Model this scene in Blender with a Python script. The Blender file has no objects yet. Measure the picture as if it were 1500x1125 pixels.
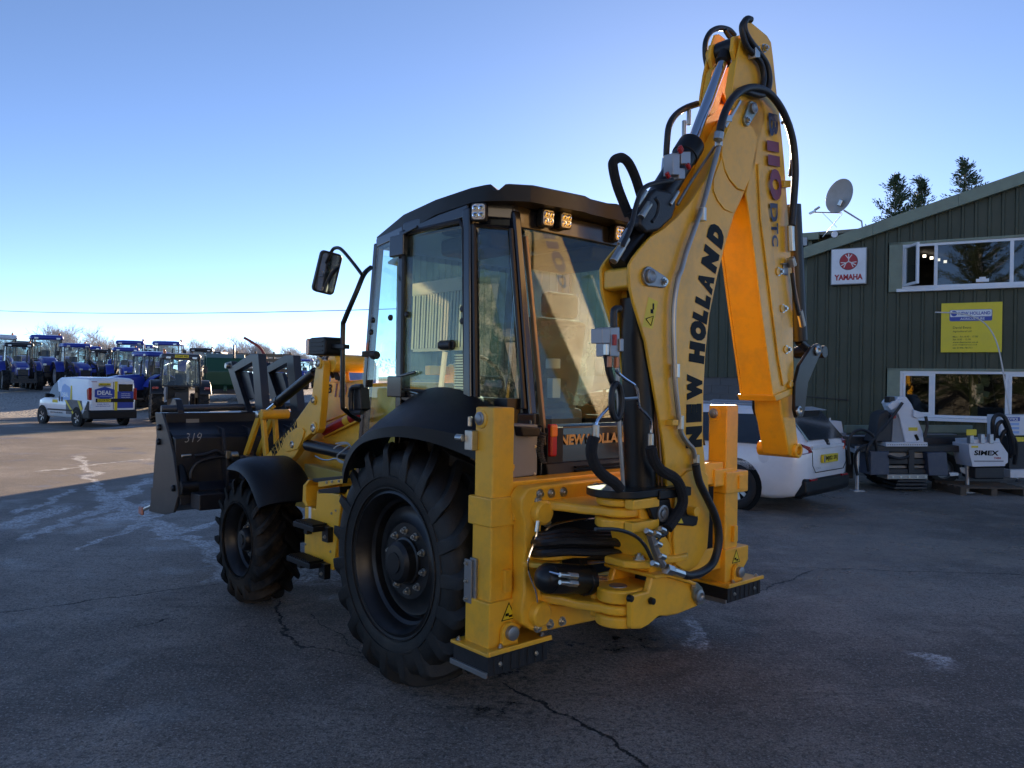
import bpy, math, random
from math import sin, cos, pi, radians, sqrt, atan2
from mathutils import Vector, Matrix
random.seed(7)
S = bpy.context.scene
COL = S.collection

# ------------------------------------------------------------------ camera
F, CAMH, ROLL = 1145.0, 1.7415, 0.0165          # focal length in photo pixels, eye height, roll
YAW, TX, TY = 0.7277, 0.1325, 5.214             # the digger's heading and rear axle on the yard
cam = bpy.data.cameras.new('camera')
cam.lens = 36 * F / 1500; cam.sensor_width = 36; cam.clip_end = 6000; cam.clip_start = .05
camo = bpy.data.objects.new('camera', cam); COL.objects.link(camo)
cr, sr = cos(ROLL), sin(ROLL)
camo.matrix_world = Matrix(((cr, -sr, 0, 0), (0, 0, -1, 0), (sr, cr, 0, CAMH), (0, 0, 0, 1)))
S.camera = camo
S.view_settings.view_transform = 'Standard'; S.view_settings.look = 'None'
S.view_settings.exposure = 1.18; S.view_settings.gamma = 1
S.view_settings.use_white_balance = True; S.view_settings.white_balance_temperature = 7700; S.view_settings.white_balance_tint = 11   # the phone's shade setting
# ------------------------------------------------------------------ sky and sun
SUN_AZ, SUN_EL = radians(13.5), radians(15.2)   # azimuth clockwise from +Y
W = bpy.data.worlds.new('World'); S.world = W; W.use_nodes = True
nt = W.node_tree; nt.nodes.clear()
sk = nt.nodes.new('ShaderNodeTexSky'); sk.sky_type = 'NISHITA'; sk.sun_disc = False
sk.sun_elevation = SUN_EL; sk.sun_rotation = SUN_AZ; sk.altitude = 50
sk.air_density = 0.36; sk.dust_density = 0.03; sk.ozone_density = 3.2
bg = nt.nodes.new('ShaderNodeBackground'); bg.inputs[1].default_value = 0.15
wo = nt.nodes.new('ShaderNodeOutputWorld')
nt.links.new(sk.outputs[0], bg.inputs[0]); nt.links.new(bg.outputs[0], wo.inputs[0])
sl = bpy.data.lights.new('sun', 'SUN'); sl.energy = 5.0; sl.angle = radians(.53); sl.color = (1, .84, .66)
so = bpy.data.objects.new('sun', sl); COL.objects.link(so)
sd = Vector((sin(SUN_AZ) * cos(SUN_EL), cos(SUN_AZ) * cos(SUN_EL), sin(SUN_EL)))
so.rotation_euler = (-sd).to_track_quat('-Z', 'Y').to_euler()
so.location = (30, 100, 60)
S.cycles.max_bounces = 10; S.cycles.transparent_max_bounces = 16; S.cycles.glossy_bounces = 4; S.cycles.diffuse_bounces = 5
try: S.cycles.use_denoising = True
except Exception: pass
S.cycles.sample_clamp_indirect = 8

# ------------------------------------------------------------------ pixel -> place
_c, _s = cos(YAW), sin(YAW)
def ray(px, py):
    a, b = px - 750, py - 562.5
    u = a * cr + b * sr; w = -a * sr + b * cr
    return Vector((u / F, 1, -w / F))
def w2m(v): return Vector((-v[0] * _s + v[1] * _c, -v[0] * _c - v[1] * _s, v[2]))
OM = w2m((-TX, -TY, CAMH))
def mp(px, py, ax, val):                         # ray through a pixel meets a plane of the digger's own frame
    d = w2m(ray(px, py)); i = 'xyz'.index(ax)
    return OM + d * ((val - OM[i]) / d[i])
def TR(ax, val, pts):                            # outline on that plane, 2D
    o = []
    for p in pts:
        q = mp(p[0], p[1], ax, val)
        o.append({'x': (q.y, q.z), 'y': (q.x, q.z), 'z': (q.x, q.y)}[ax])
    return o
def PX(x, pts): return [mp(p[0], p[1], 'x', p[2] if len(p) > 2 else x) for p in pts]
def PY(y, pts): return [mp(p[0], p[1], 'y', p[2] if len(p) > 2 else y) for p in pts]
def gnd(px, py, z=0):
    d = ray(px, py); return Vector((0, 0, CAMH)) + d * ((z - CAMH) / d.z)
def far(px, py, Y):
    return Vector((0, 0, CAMH)) + ray(px, py) * Y

# ------------------------------------------------------------------ materials
MATS = {}
def mat(name, col, rough=.5, metal=0., var=.08, vs=6., bump=0., bs=80., coat=0., dirt=None, spec=.5, emit=None, rvar=.12, det=5):
    if name in MATS: return MATS[name]
    m = bpy.data.materials.new(name); m.use_nodes = True; MATS[name] = m
    t = m.node_tree; N = t.nodes; L = t.links; b = N['Principled BSDF']
    b.inputs['Metallic'].default_value = metal
    b.inputs['Coat Weight'].default_value = coat; b.inputs['Coat Roughness'].default_value = .08
    b.inputs['Specular IOR Level'].default_value = spec
    tc = N.new('ShaderNodeTexCoord')
    n = N.new('ShaderNodeTexNoise'); n.inputs['Scale'].default_value = vs; n.inputs['Detail'].default_value = det
    n.inputs['Roughness'].default_value = .62
    L.new(tc.outputs['Object'], n.inputs['Vector'])
    mx = N.new('ShaderNodeMix'); mx.data_type = 'RGBA'
    c1 = [max(0, c * (1 - var)) for c in col[:3]] + [1]; c2 = [min(1, c * (1 + var)) for c in col[:3]] + [1]
    mx.inputs['A'].default_value = c1; mx.inputs['B'].default_value = c2
    L.new(n.outputs[0], mx.inputs[0]); out = mx.outputs['Result']
    if dirt:
        dc, amt, ds = dirt
        n2 = N.new('ShaderNodeTexNoise'); n2.inputs['Scale'].default_value = ds; n2.inputs['Detail'].default_value = 8
        n2.inputs['Roughness'].default_value = .7
        L.new(tc.outputs['Object'], n2.inputs['Vector'])
        mr = N.new('ShaderNodeMapRange'); mr.inputs[1].default_value = .45; mr.inputs[2].default_value = .75
        mr.inputs[4].default_value = amt; L.new(n2.outputs[0], mr.inputs[0])
        m2 = N.new('ShaderNodeMix'); m2.data_type = 'RGBA'; m2.inputs['B'].default_value = list(dc) + [1]
        L.new(out, m2.inputs['A']); L.new(mr.outputs[0], m2.inputs[0]); out = m2.outputs['Result']
    L.new(out, b.inputs['Base Color'])
    r = N.new('ShaderNodeMapRange'); r.inputs[3].default_value = max(.02, rough * (1 - rvar)); r.inputs[4].default_value = min(1, rough * (1 + rvar))
    n3 = N.new('ShaderNodeTexNoise'); n3.inputs['Scale'].default_value = vs * 2.3; n3.inputs['Detail'].default_value = 6
    L.new(tc.outputs['Object'], n3.inputs['Vector']); L.new(n3.outputs[0], r.inputs[0]); L.new(r.outputs[0], b.inputs['Roughness'])
    if bump:
        nb = N.new('ShaderNodeTexNoise'); nb.inputs['Scale'].default_value = bs; nb.inputs['Detail'].default_value = 4
        L.new(tc.outputs['Object'], nb.inputs['Vector'])
        bp = N.new('ShaderNodeBump'); bp.inputs['Strength'].default_value = bump; bp.inputs['Distance'].default_value = .01
        L.new(nb.outputs[0], bp.inputs['Height']); L.new(bp.outputs[0], b.inputs['Normal'])
    if emit:
        b.inputs['Emission Color'].default_value = list(emit[0]) + [1]; b.inputs['Emission Strength'].default_value = emit[1]
    return m
def glassmat(name, tint, ior=1.5, rough=.01, film=0.0, filmcol=(.7, .8, .8), fs=4.):
    if name in MATS: return MATS[name]
    m = bpy.data.materials.new(name); m.use_nodes = True; MATS[name] = m
    t = m.node_tree; N = t.nodes; L = t.links; N.clear()
    o = N.new('ShaderNodeOutputMaterial'); tr = N.new('ShaderNodeBsdfTransparent'); tr.inputs[0].default_value = list(tint) + [1]
    gl = N.new('ShaderNodeBsdfGlossy'); gl.inputs['Roughness'].default_value = rough
    lw = N.new('ShaderNodeLayerWeight'); lw.inputs[0].default_value = .5; f0 = ((ior - 1) / (ior + 1)) ** 2
    pw = N.new('ShaderNodeMath'); pw.operation = 'POWER'; pw.inputs[1].default_value = 5.0; L.new(lw.outputs['Facing'], pw.inputs[0])
    fr = N.new('ShaderNodeMath'); fr.operation = 'MULTIPLY_ADD'; fr.inputs[1].default_value = 1 - f0; fr.inputs[2].default_value = f0; L.new(pw.outputs[0], fr.inputs[0])
    mx = N.new('ShaderNodeMixShader'); L.new(fr.outputs[0], mx.inputs[0])
    first = tr.outputs[0]
    if film:
        tl = N.new('ShaderNodeBsdfTranslucent'); tl.inputs[0].default_value = list(filmcol) + [1]
        df = N.new('ShaderNodeBsdfDiffuse'); df.inputs[0].default_value = list(filmcol) + [1]
        a = N.new('ShaderNodeMixShader'); a.inputs[0].default_value = .5; L.new(tl.outputs[0], a.inputs[1]); L.new(df.outputs[0], a.inputs[2])
        tc = N.new('ShaderNodeTexCoord'); n = N.new('ShaderNodeTexNoise'); n.inputs['Scale'].default_value = fs; n.inputs['Detail'].default_value = 9
        n.inputs['Roughness'].default_value = .7
        L.new(tc.outputs['Object'], n.inputs['Vector'])
        mr = N.new('ShaderNodeMapRange'); mr.inputs[1].default_value = .35; mr.inputs[2].default_value = .8; mr.inputs[4].default_value = film
        L.new(n.outputs[0], mr.inputs[0])
        b = N.new('ShaderNodeMixShader'); L.new(mr.outputs[0], b.inputs[0]); L.new(tr.outputs[0], b.inputs[1]); L.new(a.outputs[0], b.inputs[2])
        first = b.outputs[0]
    L.new(first, mx.inputs[1]); L.new(gl.outputs[0], mx.inputs[2]); L.new(mx.outputs[0], o.inputs[0])
    return m
YEL = mat('yellow_paint', (.92, .475, .035), .36, var=.07, vs=2.2, coat=.15, bump=.06, bs=38, dirt=((.40, .25, .07), .5, 5.5), rvar=.35, det=8)
BLKP = mat('black_paint', (.006, .006, .007), .38, var=.2, vs=5, coat=.05, dirt=((.035, .034, .033), .25, 7), spec=.4)
BLKC = mat('cab_paint', (.010, .012, .018), .20, var=.15, vs=4, coat=.5, dirt=((.03, .03, .032), .15, 6))
PLA = mat('black_plastic', (.0065, .0068, .0078), .46, var=.2, vs=9, bump=.08, bs=260, dirt=((.02, .02, .02), .3, 5), spec=.35)
RUB = mat('tyre_rubber', (.0065, .0062, .006), .6, var=.3, vs=7, bump=.2, bs=110, dirt=((.06, .05, .04), .5, 3.2), spec=.4)
RUBM = mat('tyre_rubber_muddy', (.005, .0047, .0044), .75, var=.25, vs=7, bump=.2, bs=110, dirt=((.085, .058, .038), .75, 3.5), spec=.2)
RIM = mat('rim_paint', (.008, .008, .009), .38, var=.15, vs=6, coat=.0, dirt=((.05, .048, .045), .3, 6))
STEEL = mat('zinc_steel', (.55, .54, .50), .32, 1., var=.15, vs=25)
CHROME = mat('chrome', (.75, .78, .84), .07, 1., var=.03, vs=5)
GREYST = mat('grey_steel', (.30, .30, .30), .42, .75, var=.12, vs=12)
HOSE = mat('hose_rubber', (.013, .013, .015), .42, var=.2, vs=30, bump=.2, bs=180)
SLEEVE = mat('hose_sleeve', (.011, .011, .013), .85, var=.3, vs=60, bump=.6, bs=420)
BUCK = mat('bucket_paint', (.013, .015, .022), .36, var=.2, vs=3, coat=.08, dirt=((.06, .055, .05), .3, 3.4))
BUCK_LIT = mat('bucket_paint_lit', (.045, .042, .040), .4, var=.18, vs=2.2, dirt=((.12, .10, .08), .55, 2.4))  # bucket paint again, lightened for the light on the side plates
RED = mat('red_paint', (.42, .02, .02), .35, var=.1)
WHITE = mat('white_paint', (.72, .73, .75), .35, var=.05, vs=3, coat=.2, dirt=((.42, .41, .40), .35, 4))
WHITED = mat('white_decal', (.75, .75, .74), .5)
BLKD = mat('black_decal', (.004, .004, .004), .5, spec=.15)
BLUED = mat('blue_decal', (.02, .06, .33), .4)
YELD = mat('yellow_sign', (.80, .60, .03), .45, var=.05, vs=2, dirt=((.55, .42, .08), .3, 3))
REDLENS = mat('red_lens', (.38, .012, .015), .15, coat=.6, var=.15, vs=40)
ORLENS = mat('orange_lens', (.75, .20, .02), .15, coat=.6, var=.15, vs=40)
LEDM = mat('lamp_face', (.62, .63, .62), .16, .2, var=.35, vs=70)
GLASS = glassmat('cab_glass', (.86, .97, .96), 1.5, film=.07, filmcol=(.42, .70, .66))
GLASSR = glassmat('rear_glass', (.76, .86, .86), 1.62, film=.025, filmcol=(.42, .75, .66))
GLASSD = glassmat('dark_glass', (.10, .12, .13), 1.6)
GLASSW = glassmat('window_glass', (.62, .65, .66), 1.62)
MIRR = mat('mirror_face', (.75, .78, .8), .03, 1., var=.02)

# ------------------------------------------------------------------ mesh helper
class MB:
    def __init__(s): s.v = []; s.f = []; s.m = []; s.cur = 0
    def add(s, vs, fs):
        o = len(s.v); s.v += [tuple(v) for v in vs]; s.f += [tuple(i + o for i in f) for f in fs]; s.m += [s.cur] * len(fs); return s
    def box(s, c, d, R=None):
        h = [x / 2 for x in d]
        vs = [Vector((x * h[0], y * h[1], z * h[2])) for x in (-1, 1) for y in (-1, 1) for z in (-1, 1)]
        if R is not None: vs = [R @ v for v in vs]
        vs = [v + Vector(c) for v in vs]
        return s.add(vs, [(0, 1, 3, 2), (4, 6, 7, 5), (0, 4, 5, 1), (2, 3, 7, 6), (0, 2, 6, 4), (1, 5, 7, 3)])
    def bb(s, a, b):
        return s.box([(x + y) / 2 for x, y in zip(a, b)], [abs(x - y) for x, y in zip(a, b)])
    def bar(s, p, q, w, h, up=(0, 0, 1)):
        p, q = Vector(p), Vector(q); d = q - p; L = d.length; d.normalize(); up = Vector(up)
        sd = d.cross(up)
        if sd.length < 1e-4: sd = d.cross(Vector((1, 0, 0)))
        sd.normalize(); u = sd.cross(d)
        vs = [e + sd * (a * w / 2) + u * (b * h / 2) for e in (p, q) for a, b in ((-1, -1), (1, -1), (1, 1), (-1, 1))]
        return s.add(vs, [(3, 2, 1, 0), (4, 5, 6, 7), (0, 1, 5, 4), (1, 2, 6, 5), (2, 3, 7, 6), (3, 0, 4, 7)])
    def prism(s, poly, ax, a, b, hole=None):
        n = len(poly)
        ar = sum(poly[i][0] * poly[(i + 1) % n][1] - poly[(i + 1) % n][0] * poly[i][1] for i in range(n))
        P = list(poly) if ar > 0 else list(poly)[::-1]
        if ax == 'y': P = P[::-1]
        lo, hi = min(a, b), max(a, b)
        def mk(p, t): return {'x': (t, p[0], p[1]), 'y': (p[0], t, p[1]), 'z': (p[0], p[1], t)}[ax]
        vs = [mk(p, lo) for p in P] + [mk(p, hi) for p in P]
        fs = [tuple(range(n))[::-1], tuple(range(n, 2 * n))] + [(i, (i + 1) % n, n + (i + 1) % n, n + i) for i in range(n)]
        return s.add(vs, fs)
    def loft(s, rings, closed=True, caps=True):
        n = len(rings[0]); vs = [v for r in rings for v in r]; fs = []
        for k in range(len(rings) - 1):
            for i in range(n if closed else n - 1):
                j = (i + 1) % n; fs.append((k * n + i, k * n + j, (k + 1) * n + j, (k + 1) * n + i))
        if caps and closed:
            fs.append(tuple(range(n))[::-1]); fs.append(tuple(range((len(rings) - 1) * n, len(rings) * n)))
        return s.add(vs, fs)
    def tube(s, pts, r, n=8, smooth=0, caps=True):
        P = [Vector(p) for p in pts]
        if smooth: P = spline(P, smooth)
        rs = r if isinstance(r, (list, tuple)) else [r] * len(P)
        t0 = (P[1] - P[0]).normalized(); u = t0.cross(Vector((0, 0, 1)))
        if u.length < .05: u = t0.cross(Vector((1, 0, 0)))
        u.normalize(); rings = []
        for i, p in enumerate(P):
            a = P[max(i - 1, 0)]; b = P[min(i + 1, len(P) - 1)]; t = (b - a).normalized()
            u = (u - t * u.dot(t)).normalized(); w = t.cross(u)
            rings.append([p + (u * cos(2 * pi * k / n) + w * sin(2 * pi * k / n)) * rs[i] for k in range(n)])
        return s.loft(rings, True, caps)
    def cyl(s, p, q, r, n=20, r2=None):
        return s.tube([p, q], [r, r if r2 is None else r2], n)
    def lathe(s, prof, c, ax, n=32, cap=True):                 # prof: (radius, offset along axis)
        A = {'x': Vector((1, 0, 0)), 'y': Vector((0, 1, 0)), 'z': Vector((0, 0, 1))}[ax] if isinstance(ax, str) else Vector(ax).normalized()
        u = A.cross(Vector((0, 0, 1)))
        if u.length < .1: u = A.cross(Vector((1, 0, 0)))
        u.normalize(); w = A.cross(u); c = Vector(c)
        rings = [[c + A * h + (u * cos(2 * pi * k / n) + w * sin(2 * pi * k / n)) * max(r, 1e-4) for k in range(n)] for r, h in prof]
        return s.loft(rings, True, cap)
    def quad(s, a, b, c, d): return s.add([a, b, c, d], [(0, 1, 2, 3)])
    def build(s, name, m, parent=None, bev=0., smooth=False, loc=None, seg=2, ang=35, props=None):
        me = bpy.data.meshes.new(name); me.from_pydata([tuple(v) for v in s.v], [], s.f)
        ml = m if isinstance(m, (list, tuple)) else [m]
        for x in ml: me.materials.append(x)
        if len(ml) > 1: me.polygons.foreach_set('material_index', s.m)
        me.validate(clean_customdata=False)
        import bmesh
        bm = bmesh.new(); bm.from_mesh(me); bmesh.ops.recalc_face_normals(bm, faces=bm.faces); bm.to_mesh(me); bm.free()
        if smooth or bev:
            me.polygons.foreach_set('use_smooth', [True] * len(me.polygons))
            me.set_sharp_from_angle(angle=radians(ang))
        o = bpy.data.objects.new(name, me); COL.objects.link(o)
        if parent is not None: o.parent = parent
        if loc is not None: o.location = loc
        if bev:
            b = o.modifiers.new('bevel', 'BEVEL'); b.width = bev; b.segments = seg; b.limit_method = 'ANGLE'; b.angle_limit = radians(30)
            b.harden_normals = True
        return o
def spline(P, k):
    P = [Vector(p) for p in P]; o = []
    for i in range(len(P) - 1):
        p0 = P[max(i - 1, 0)]; p1 = P[i]; p2 = P[i + 1]; p3 = P[min(i + 2, len(P) - 1)]
        for j in range(k):
            t = j / k
            o.append(.5 * ((2 * p1) + (p2 - p0) * t + (2 * p0 - 5 * p1 + 4 * p2 - p3) * t * t + (3 * p1 - p0 - 3 * p2 + p3) * t ** 3))
    return o + [P[-1]]
def empty(name, loc=(0, 0, 0), rz=0):
    o = bpy.data.objects.new(name, None); COL.objects.link(o); o.location = loc; o.rotation_euler = (0, 0, rz); o.empty_display_size = .2; return o
def tag(o, label=None, cat=None, group=None, kind=None):
    if label: o['label'] = label
    if cat: o['category'] = cat
    if group: o['group'] = group
    if kind: o['kind'] = kind
    return o
def copy_tree(o, parent=None):
    c = o.copy(); COL.objects.link(c)
    if parent is not None: c.parent = parent
    for ch in list(o.children): copy_tree(ch, c)
    return c
def share(src, loc, parent, rot=None):               # a copy that shares its mesh
    c = src.copy(); COL.objects.link(c); c.parent = parent; c.location = loc
    if rot is not None: c.rotation_euler = rot
    return c
_deps = None
def text(txt, m, parent, origin, right, up, size, width=None, bold=0., shear=0., ext=.0008, name='lettering', align='CENTER', spacing=1.):
    cu = bpy.data.curves.new(name, 'FONT'); cu.body = txt; cu.size = 1; cu.align_x = align; cu.align_y = 'CENTER'
    cu.offset = bold; cu.shear = shear; cu.extrude = 0; cu.space_character = spacing; cu.resolution_u = 3
    t = bpy.data.objects.new(name, cu); COL.objects.link(t)
    bpy.context.view_layer.update()
    me = bpy.data.meshes.new_from_object(t.evaluated_get(bpy.context.evaluated_depsgraph_get()))
    bpy.data.objects.remove(t); me.materials.clear(); me.materials.append(m); me.name = name
    xs = [v.co.x for v in me.vertices] or [0, 1]; ys = [v.co.y for v in me.vertices] or [0, 1]
    w = max(xs) - min(xs); h = max(ys) - min(ys); cx = (max(xs) + min(xs)) / 2; cy = (max(ys) + min(ys)) / 2
    if align != 'CENTER': cx = min(xs)
    R = Vector(right).normalized(); U = Vector(up).normalized(); Nn = R.cross(U)
    ky = size / h; kx = (width / w) if width else ky
    for v in me.vertices:
        v.co = Vector(origin) + R * ((v.co.x - cx) * kx) + U * ((v.co.y - cy) * ky) + Nn * ext
    o = bpy.data.objects.new(name, me); COL.objects.link(o)
    if parent is not None: o.parent = parent
    return o
def rrect(w, h, r, n=4, cx=0, cy=0):
    o = []
    for sx, sy, a0 in ((1, 1, 0), (-1, 1, 90), (-1, -1, 180), (1, -1, 270)):
        for k in range(n + 1):
            a = radians(a0 + 90 * k / n); o.append((cx + sx * (w / 2 - r) + r * cos(a), cy + sy * (h / 2 - r) + r * sin(a)))
    return o
def sstep(a, b, x):
    t = min(1, max(0, (x - a) / (b - a))); return t * t * (3 - 2 * t)
def gz(x, y):                                        # the yard rises gently beyond the parked van
    z = .95 * sstep(33, 46, y) + 1.6 * sstep(46, 130, y)
    return z
# ================================================================== THE SETTING
def ground_material():
    m = bpy.data.materials.new('yard_surface'); m.use_nodes = True
    t = m.node_tree; N = t.nodes; L = t.links; b = N['Principled BSDF']
    tc = N.new('ShaderNodeTexCoord'); P = tc.outputs['Object']
    def val(x):
        n = N.new('ShaderNodeValue'); n.outputs[0].default_value = x; return n.outputs[0]
    def mth(op, a, b_=None, c=None, clamp=False):
        n = N.new('ShaderNodeMath'); n.operation = op; n.use_clamp = clamp
        for i, x in enumerate((a, b_, c)):
            if x is None: continue
            if isinstance(x, (int, float)): n.inputs[i].default_value = x
            else: L.new(x, n.inputs[i])
        return n.outputs[0]
    def noise(scale, det=6, rough=.6, vec=P, out=0):
        n = N.new('ShaderNodeTexNoise'); n.inputs['Scale'].default_value = scale; n.inputs['Detail'].default_value = det
        n.inputs['Roughness'].default_value = rough; L.new(vec, n.inputs['Vector']); return n.outputs[out]
    def rng(x, a, b_, c=0., d=1., sm=True):
        n = N.new('ShaderNodeMapRange'); n.interpolation_type = 'SMOOTHSTEP' if sm else 'LINEAR'
        for i, q in enumerate((a, b_, c, d)): n.inputs[i + 1].default_value = q
        L.new(x, n.inputs[0]); return n.outputs[0]
    def mix(f, a, b_):
        n = N.new('ShaderNodeMix'); n.data_type = 'RGBA'
        for k, x in (('A', a), ('B', b_)):
            if isinstance(x, tuple): n.inputs[k].default_value = (*x, 1)
            else: L.new(x, n.inputs[k])
        L.new(f, n.inputs[0]); return n.outputs['Result']
    def warp(scale, amp):
        c = noise(scale, 5, .65, out=1)
        s = N.new('ShaderNodeVectorMath'); s.operation = 'SUBTRACT'; L.new(c, s.inputs[0]); s.inputs[1].default_value = (.5, .5, .5)
        k = N.new('ShaderNodeVectorMath'); k.operation = 'SCALE'; L.new(s.outputs[0], k.inputs[0]); k.inputs['Scale'].default_value = amp
        a = N.new('ShaderNodeVectorMath'); a.operation = 'ADD'; L.new(k.outputs[0], a.inputs[0]); L.new(P, a.inputs[1])
        return a.outputs[0]
    def streak(Pv, a, b_, w, soft=.5):
        a = Vector((a[0], a[1], 0)); b_ = Vector((b_[0], b_[1], 0)); d = b_ - a; Ln = d.length; d.normalize(); n_ = Vector((-d.y, d.x, 0))
        s = N.new('ShaderNodeVectorMath'); s.operation = 'SUBTRACT'; L.new(Pv, s.inputs[0]); s.inputs[1].default_value = a
        def dot(v):
            q = N.new('ShaderNodeVectorMath'); q.operation = 'DOT_PRODUCT'; L.new(s.outputs[0], q.inputs[0]); q.inputs[1].default_value = v; return q.outputs['Value']
        u = dot(d); v = mth('ABSOLUTE', dot(n_))
        f = rng(v, w * soft, w, 1, 0)
        e = mth('MULTIPLY', rng(u, -w * 1.5, w, 0, 1), rng(u, Ln - w, Ln + w * 1.5, 1, 0))
        return mth('MULTIPLY', f, e)
    def maxall(l):
        o = l[0]
        for x in l[1:]: o = mth('MAXIMUM', o, x)
        return o
    sep = N.new('ShaderNodeSeparateXYZ'); L.new(P, sep.inputs[0]); X, Y = sep.outputs[0], sep.outputs[1]
    big = noise(.35, 7, .65); mid = noise(2.2, 8, .7); fine = noise(95, 3, .7)
    col = mix(rng(big, .40, .60), (.185, .155, .130), (.42, .355, .300))
    col = mix(mth('MULTIPLY', rng(mid, .5, .7), .6), col, (.48, .41, .345))
    col = mix(mth('MULTIPLY', rng(noise(.9, 9, .75), .57, .72), .60), col, (.095, .083, .075))
    vor = N.new('ShaderNodeTexVoronoi'); vor.inputs['Scale'].default_value = 46; L.new(P, vor.inputs['Vector'])
    agg = mth('MULTIPLY', rng(vor.outputs['Distance'], .0, .35, 1, 0), rng(noise(14, 4), .45, .7))
    col = mix(mth('MULTIPLY', agg, .95), col, (.60, .55, .50))
    col = mix(mth('MULTIPLY', rng(fine, .42, .62), .6), col, (.055, .048, .043))
    col = mix(mth('MULTIPLY', rng(noise(30, 4, .8), .50, .60), .75), col, (.075, .068, .062))
    col = mix(mth('MULTIPLY', rng(noise(52, 3, .8), .56, .62), .8), col, (.46, .43, .39))
    col = mix(mth('MULTIPLY', rng(noise(9, 6, .75), .53, .66), .6), col, (.085, .076, .07))
    sw_ = noise(1.0, 7, .7, vec=warp(.25, 2.0)); mpg = N.new('ShaderNodeMapping'); mpg.inputs['Rotation'].default_value = (0, 0, .55); mpg.inputs['Scale'].default_value = (.5, 7, 1); L.new(P, mpg.inputs[0])
    col = mix(mth('MULTIPLY', rng(noise(1.3, 8, .75, vec=mpg.outputs[0]), .52, .68), .4), col, (.08, .07, .062))
    # brown tone mixed in patches over the yard's far left
    left_tone = mth('MULTIPLY', mth('MULTIPLY', rng(X, -3.2, -6.5), rng(Y, 8.5, 11.5)), rng(noise(.6, 8, .7), .3, .62))
    col = mix(mth('MULTIPLY', left_tone, .85), col, (.175, .148, .122))
    # gravel beyond the tarmac
    gw = noise(.4, 6, .7)
    yg = mth('ADD', Y, mth('MULTIPLY', gw, 4.))
    grav = mth('MULTIPLY', rng(yg, 33.2, 36.2), rng(X, 14, 8))
    gv = N.new('ShaderNodeTexVoronoi'); gv.inputs['Scale'].default_value = 9; L.new(P, gv.inputs['Vector'])
    gcol = mix(rng(gv.outputs['Distance'], .1, .6), (.62, .58, .53), (.30, .275, .245))
    gcol = mix(rng(noise(1.2, 6), .4, .7), gcol, (.42, .385, .34))
    col = mix(grav, col, gcol)
    field = rng(Y, 88, 96)
    col = mix(field, col, (.07, .085, .035))
    # frost and salt left in wheel tracks
    wp = warp(1.3, .9); G = lambda px, py: gnd(px, py)
    tr = [streak(wp, G(115, 668), G(150, 722), .10), streak(wp, G(150, 722), G(214, 762), .22), streak(wp, G(214, 762), G(318, 812), .13),
          streak(wp, G(10, 772), G(95, 742), .22), streak(wp, G(40, 790), G(130, 752), .12), streak(wp, G(118, 762), G(225, 700), .14),
          streak(wp, G(150, 765), G(232, 735), .2), streak(wp, G(230, 790), G(330, 762), .12), streak(wp, G(170, 780), G(250, 752), .08), streak(wp, G(20, 752), G(120, 716), .08), streak(wp, G(120, 800), G(215, 770), .06), streak(wp, G(60, 690), G(220, 672), .07),
          streak(wp, G(425, 838), G(520, 850), .45), streak(wp, G(300, 800), G(320, 850), .12), streak(wp, G(985, 905), G(1015, 945), .09),
          streak(wp, G(1345, 960), G(1385, 980), .10), streak(wp, G(150, 628), G(200, 624), .5)]
    fr = mth('MULTIPLY', maxall(tr), mth('MULTIPLY', rng(noise(7, 9, .8), .36, .56), rng(noise(31, 5, .8), .40, .58)))
    fr = mth('MAXIMUM', fr, mth('MULTIPLY', maxall(tr[4:12]), rng(noise(19, 6, .8), .56, .64)))
    col = mix(mth('MULTIPLY', fr, .95), col, (.78, .79, .80))
    # cracks and repairs
    wc = warp(4.0, .22)
    ck = [streak(wc, G(405, 880), G(412, 920), .014), streak(wc, G(412, 920), G(445, 948), .02), streak(wc, G(445, 948), G(540, 962), .009),
          streak(wc, G(735, 1000), G(800, 1035), .012), streak(wc, G(800, 1035), G(880, 1075), .016), streak(wc, G(880, 1075), G(960, 1130), .012),
          streak(wc, G(-40, 903), G(320, 855), .012), streak(wc, G(195, 918), G(255, 905), .01), streak(wc, G(1120, 830), G(1500, 842), .01),
          streak(wc, G(1100, 870), G(1190, 835), .012), streak(wc, G(455, 900), G(530, 955), .007)]
    cm = mth('MULTIPLY', maxall(ck), rng(noise(6, 5), .3, .45))
    col = mix(mth('MULTIPLY', cm, .9), col, (.006, .006, .007))
    # oil drips below the hydraulics
    oil = [streak(wp, G(690, 1010), G(790, 965), .3), streak(wp, G(800, 960), G(1000, 930), .25), streak(wp, G(640, 1020), G(760, 1050), .14)]
    om = mth('MULTIPLY', maxall(oil), rng(noise(9, 8, .75), .47, .58))
    col = mix(mth('MULTIPLY', om, .8), col, (.009, .009, .01))
    L.new(col, b.inputs['Base Color'])
    # damp in the shade by the office, dry elsewhere
    wet = mth('MULTIPLY', rng(noise(.55, 6, .7), .36, .62), mth('MULTIPLY', rng(X, .8, 3.0), rng(Y, 4.6, 7.0)))
    wet = mth('MAXIMUM', wet, mth('MULTIPLY', rng(noise(.9, 6, .7), .52, .66), .6))
    wet = mth('MAXIMUM', wet, om)
    wet = mth('MULTIPLY', wet, mth('SUBTRACT', 1, mth('MAXIMUM', grav, fr)))
    rr = N.new('ShaderNodeMapRange'); rr.inputs[3].default_value = .72; rr.inputs[4].default_value = .26; L.new(wet, rr.inputs[0]); 
    L.new(rr.outputs[0], b.inputs['Roughness']); b.inputs['Specular IOR Level'].default_value = .3
    bp = N.new('ShaderNodeBump'); bp.inputs['Strength'].default_value = .8; bp.inputs['Distance'].default_value = .012
    h = mth('ADD', mth('MULTIPLY', fine, .5), mth('ADD', mth('MULTIPLY', mid, 1.2), mth('MULTIPLY', cm, -2.5)))
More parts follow.
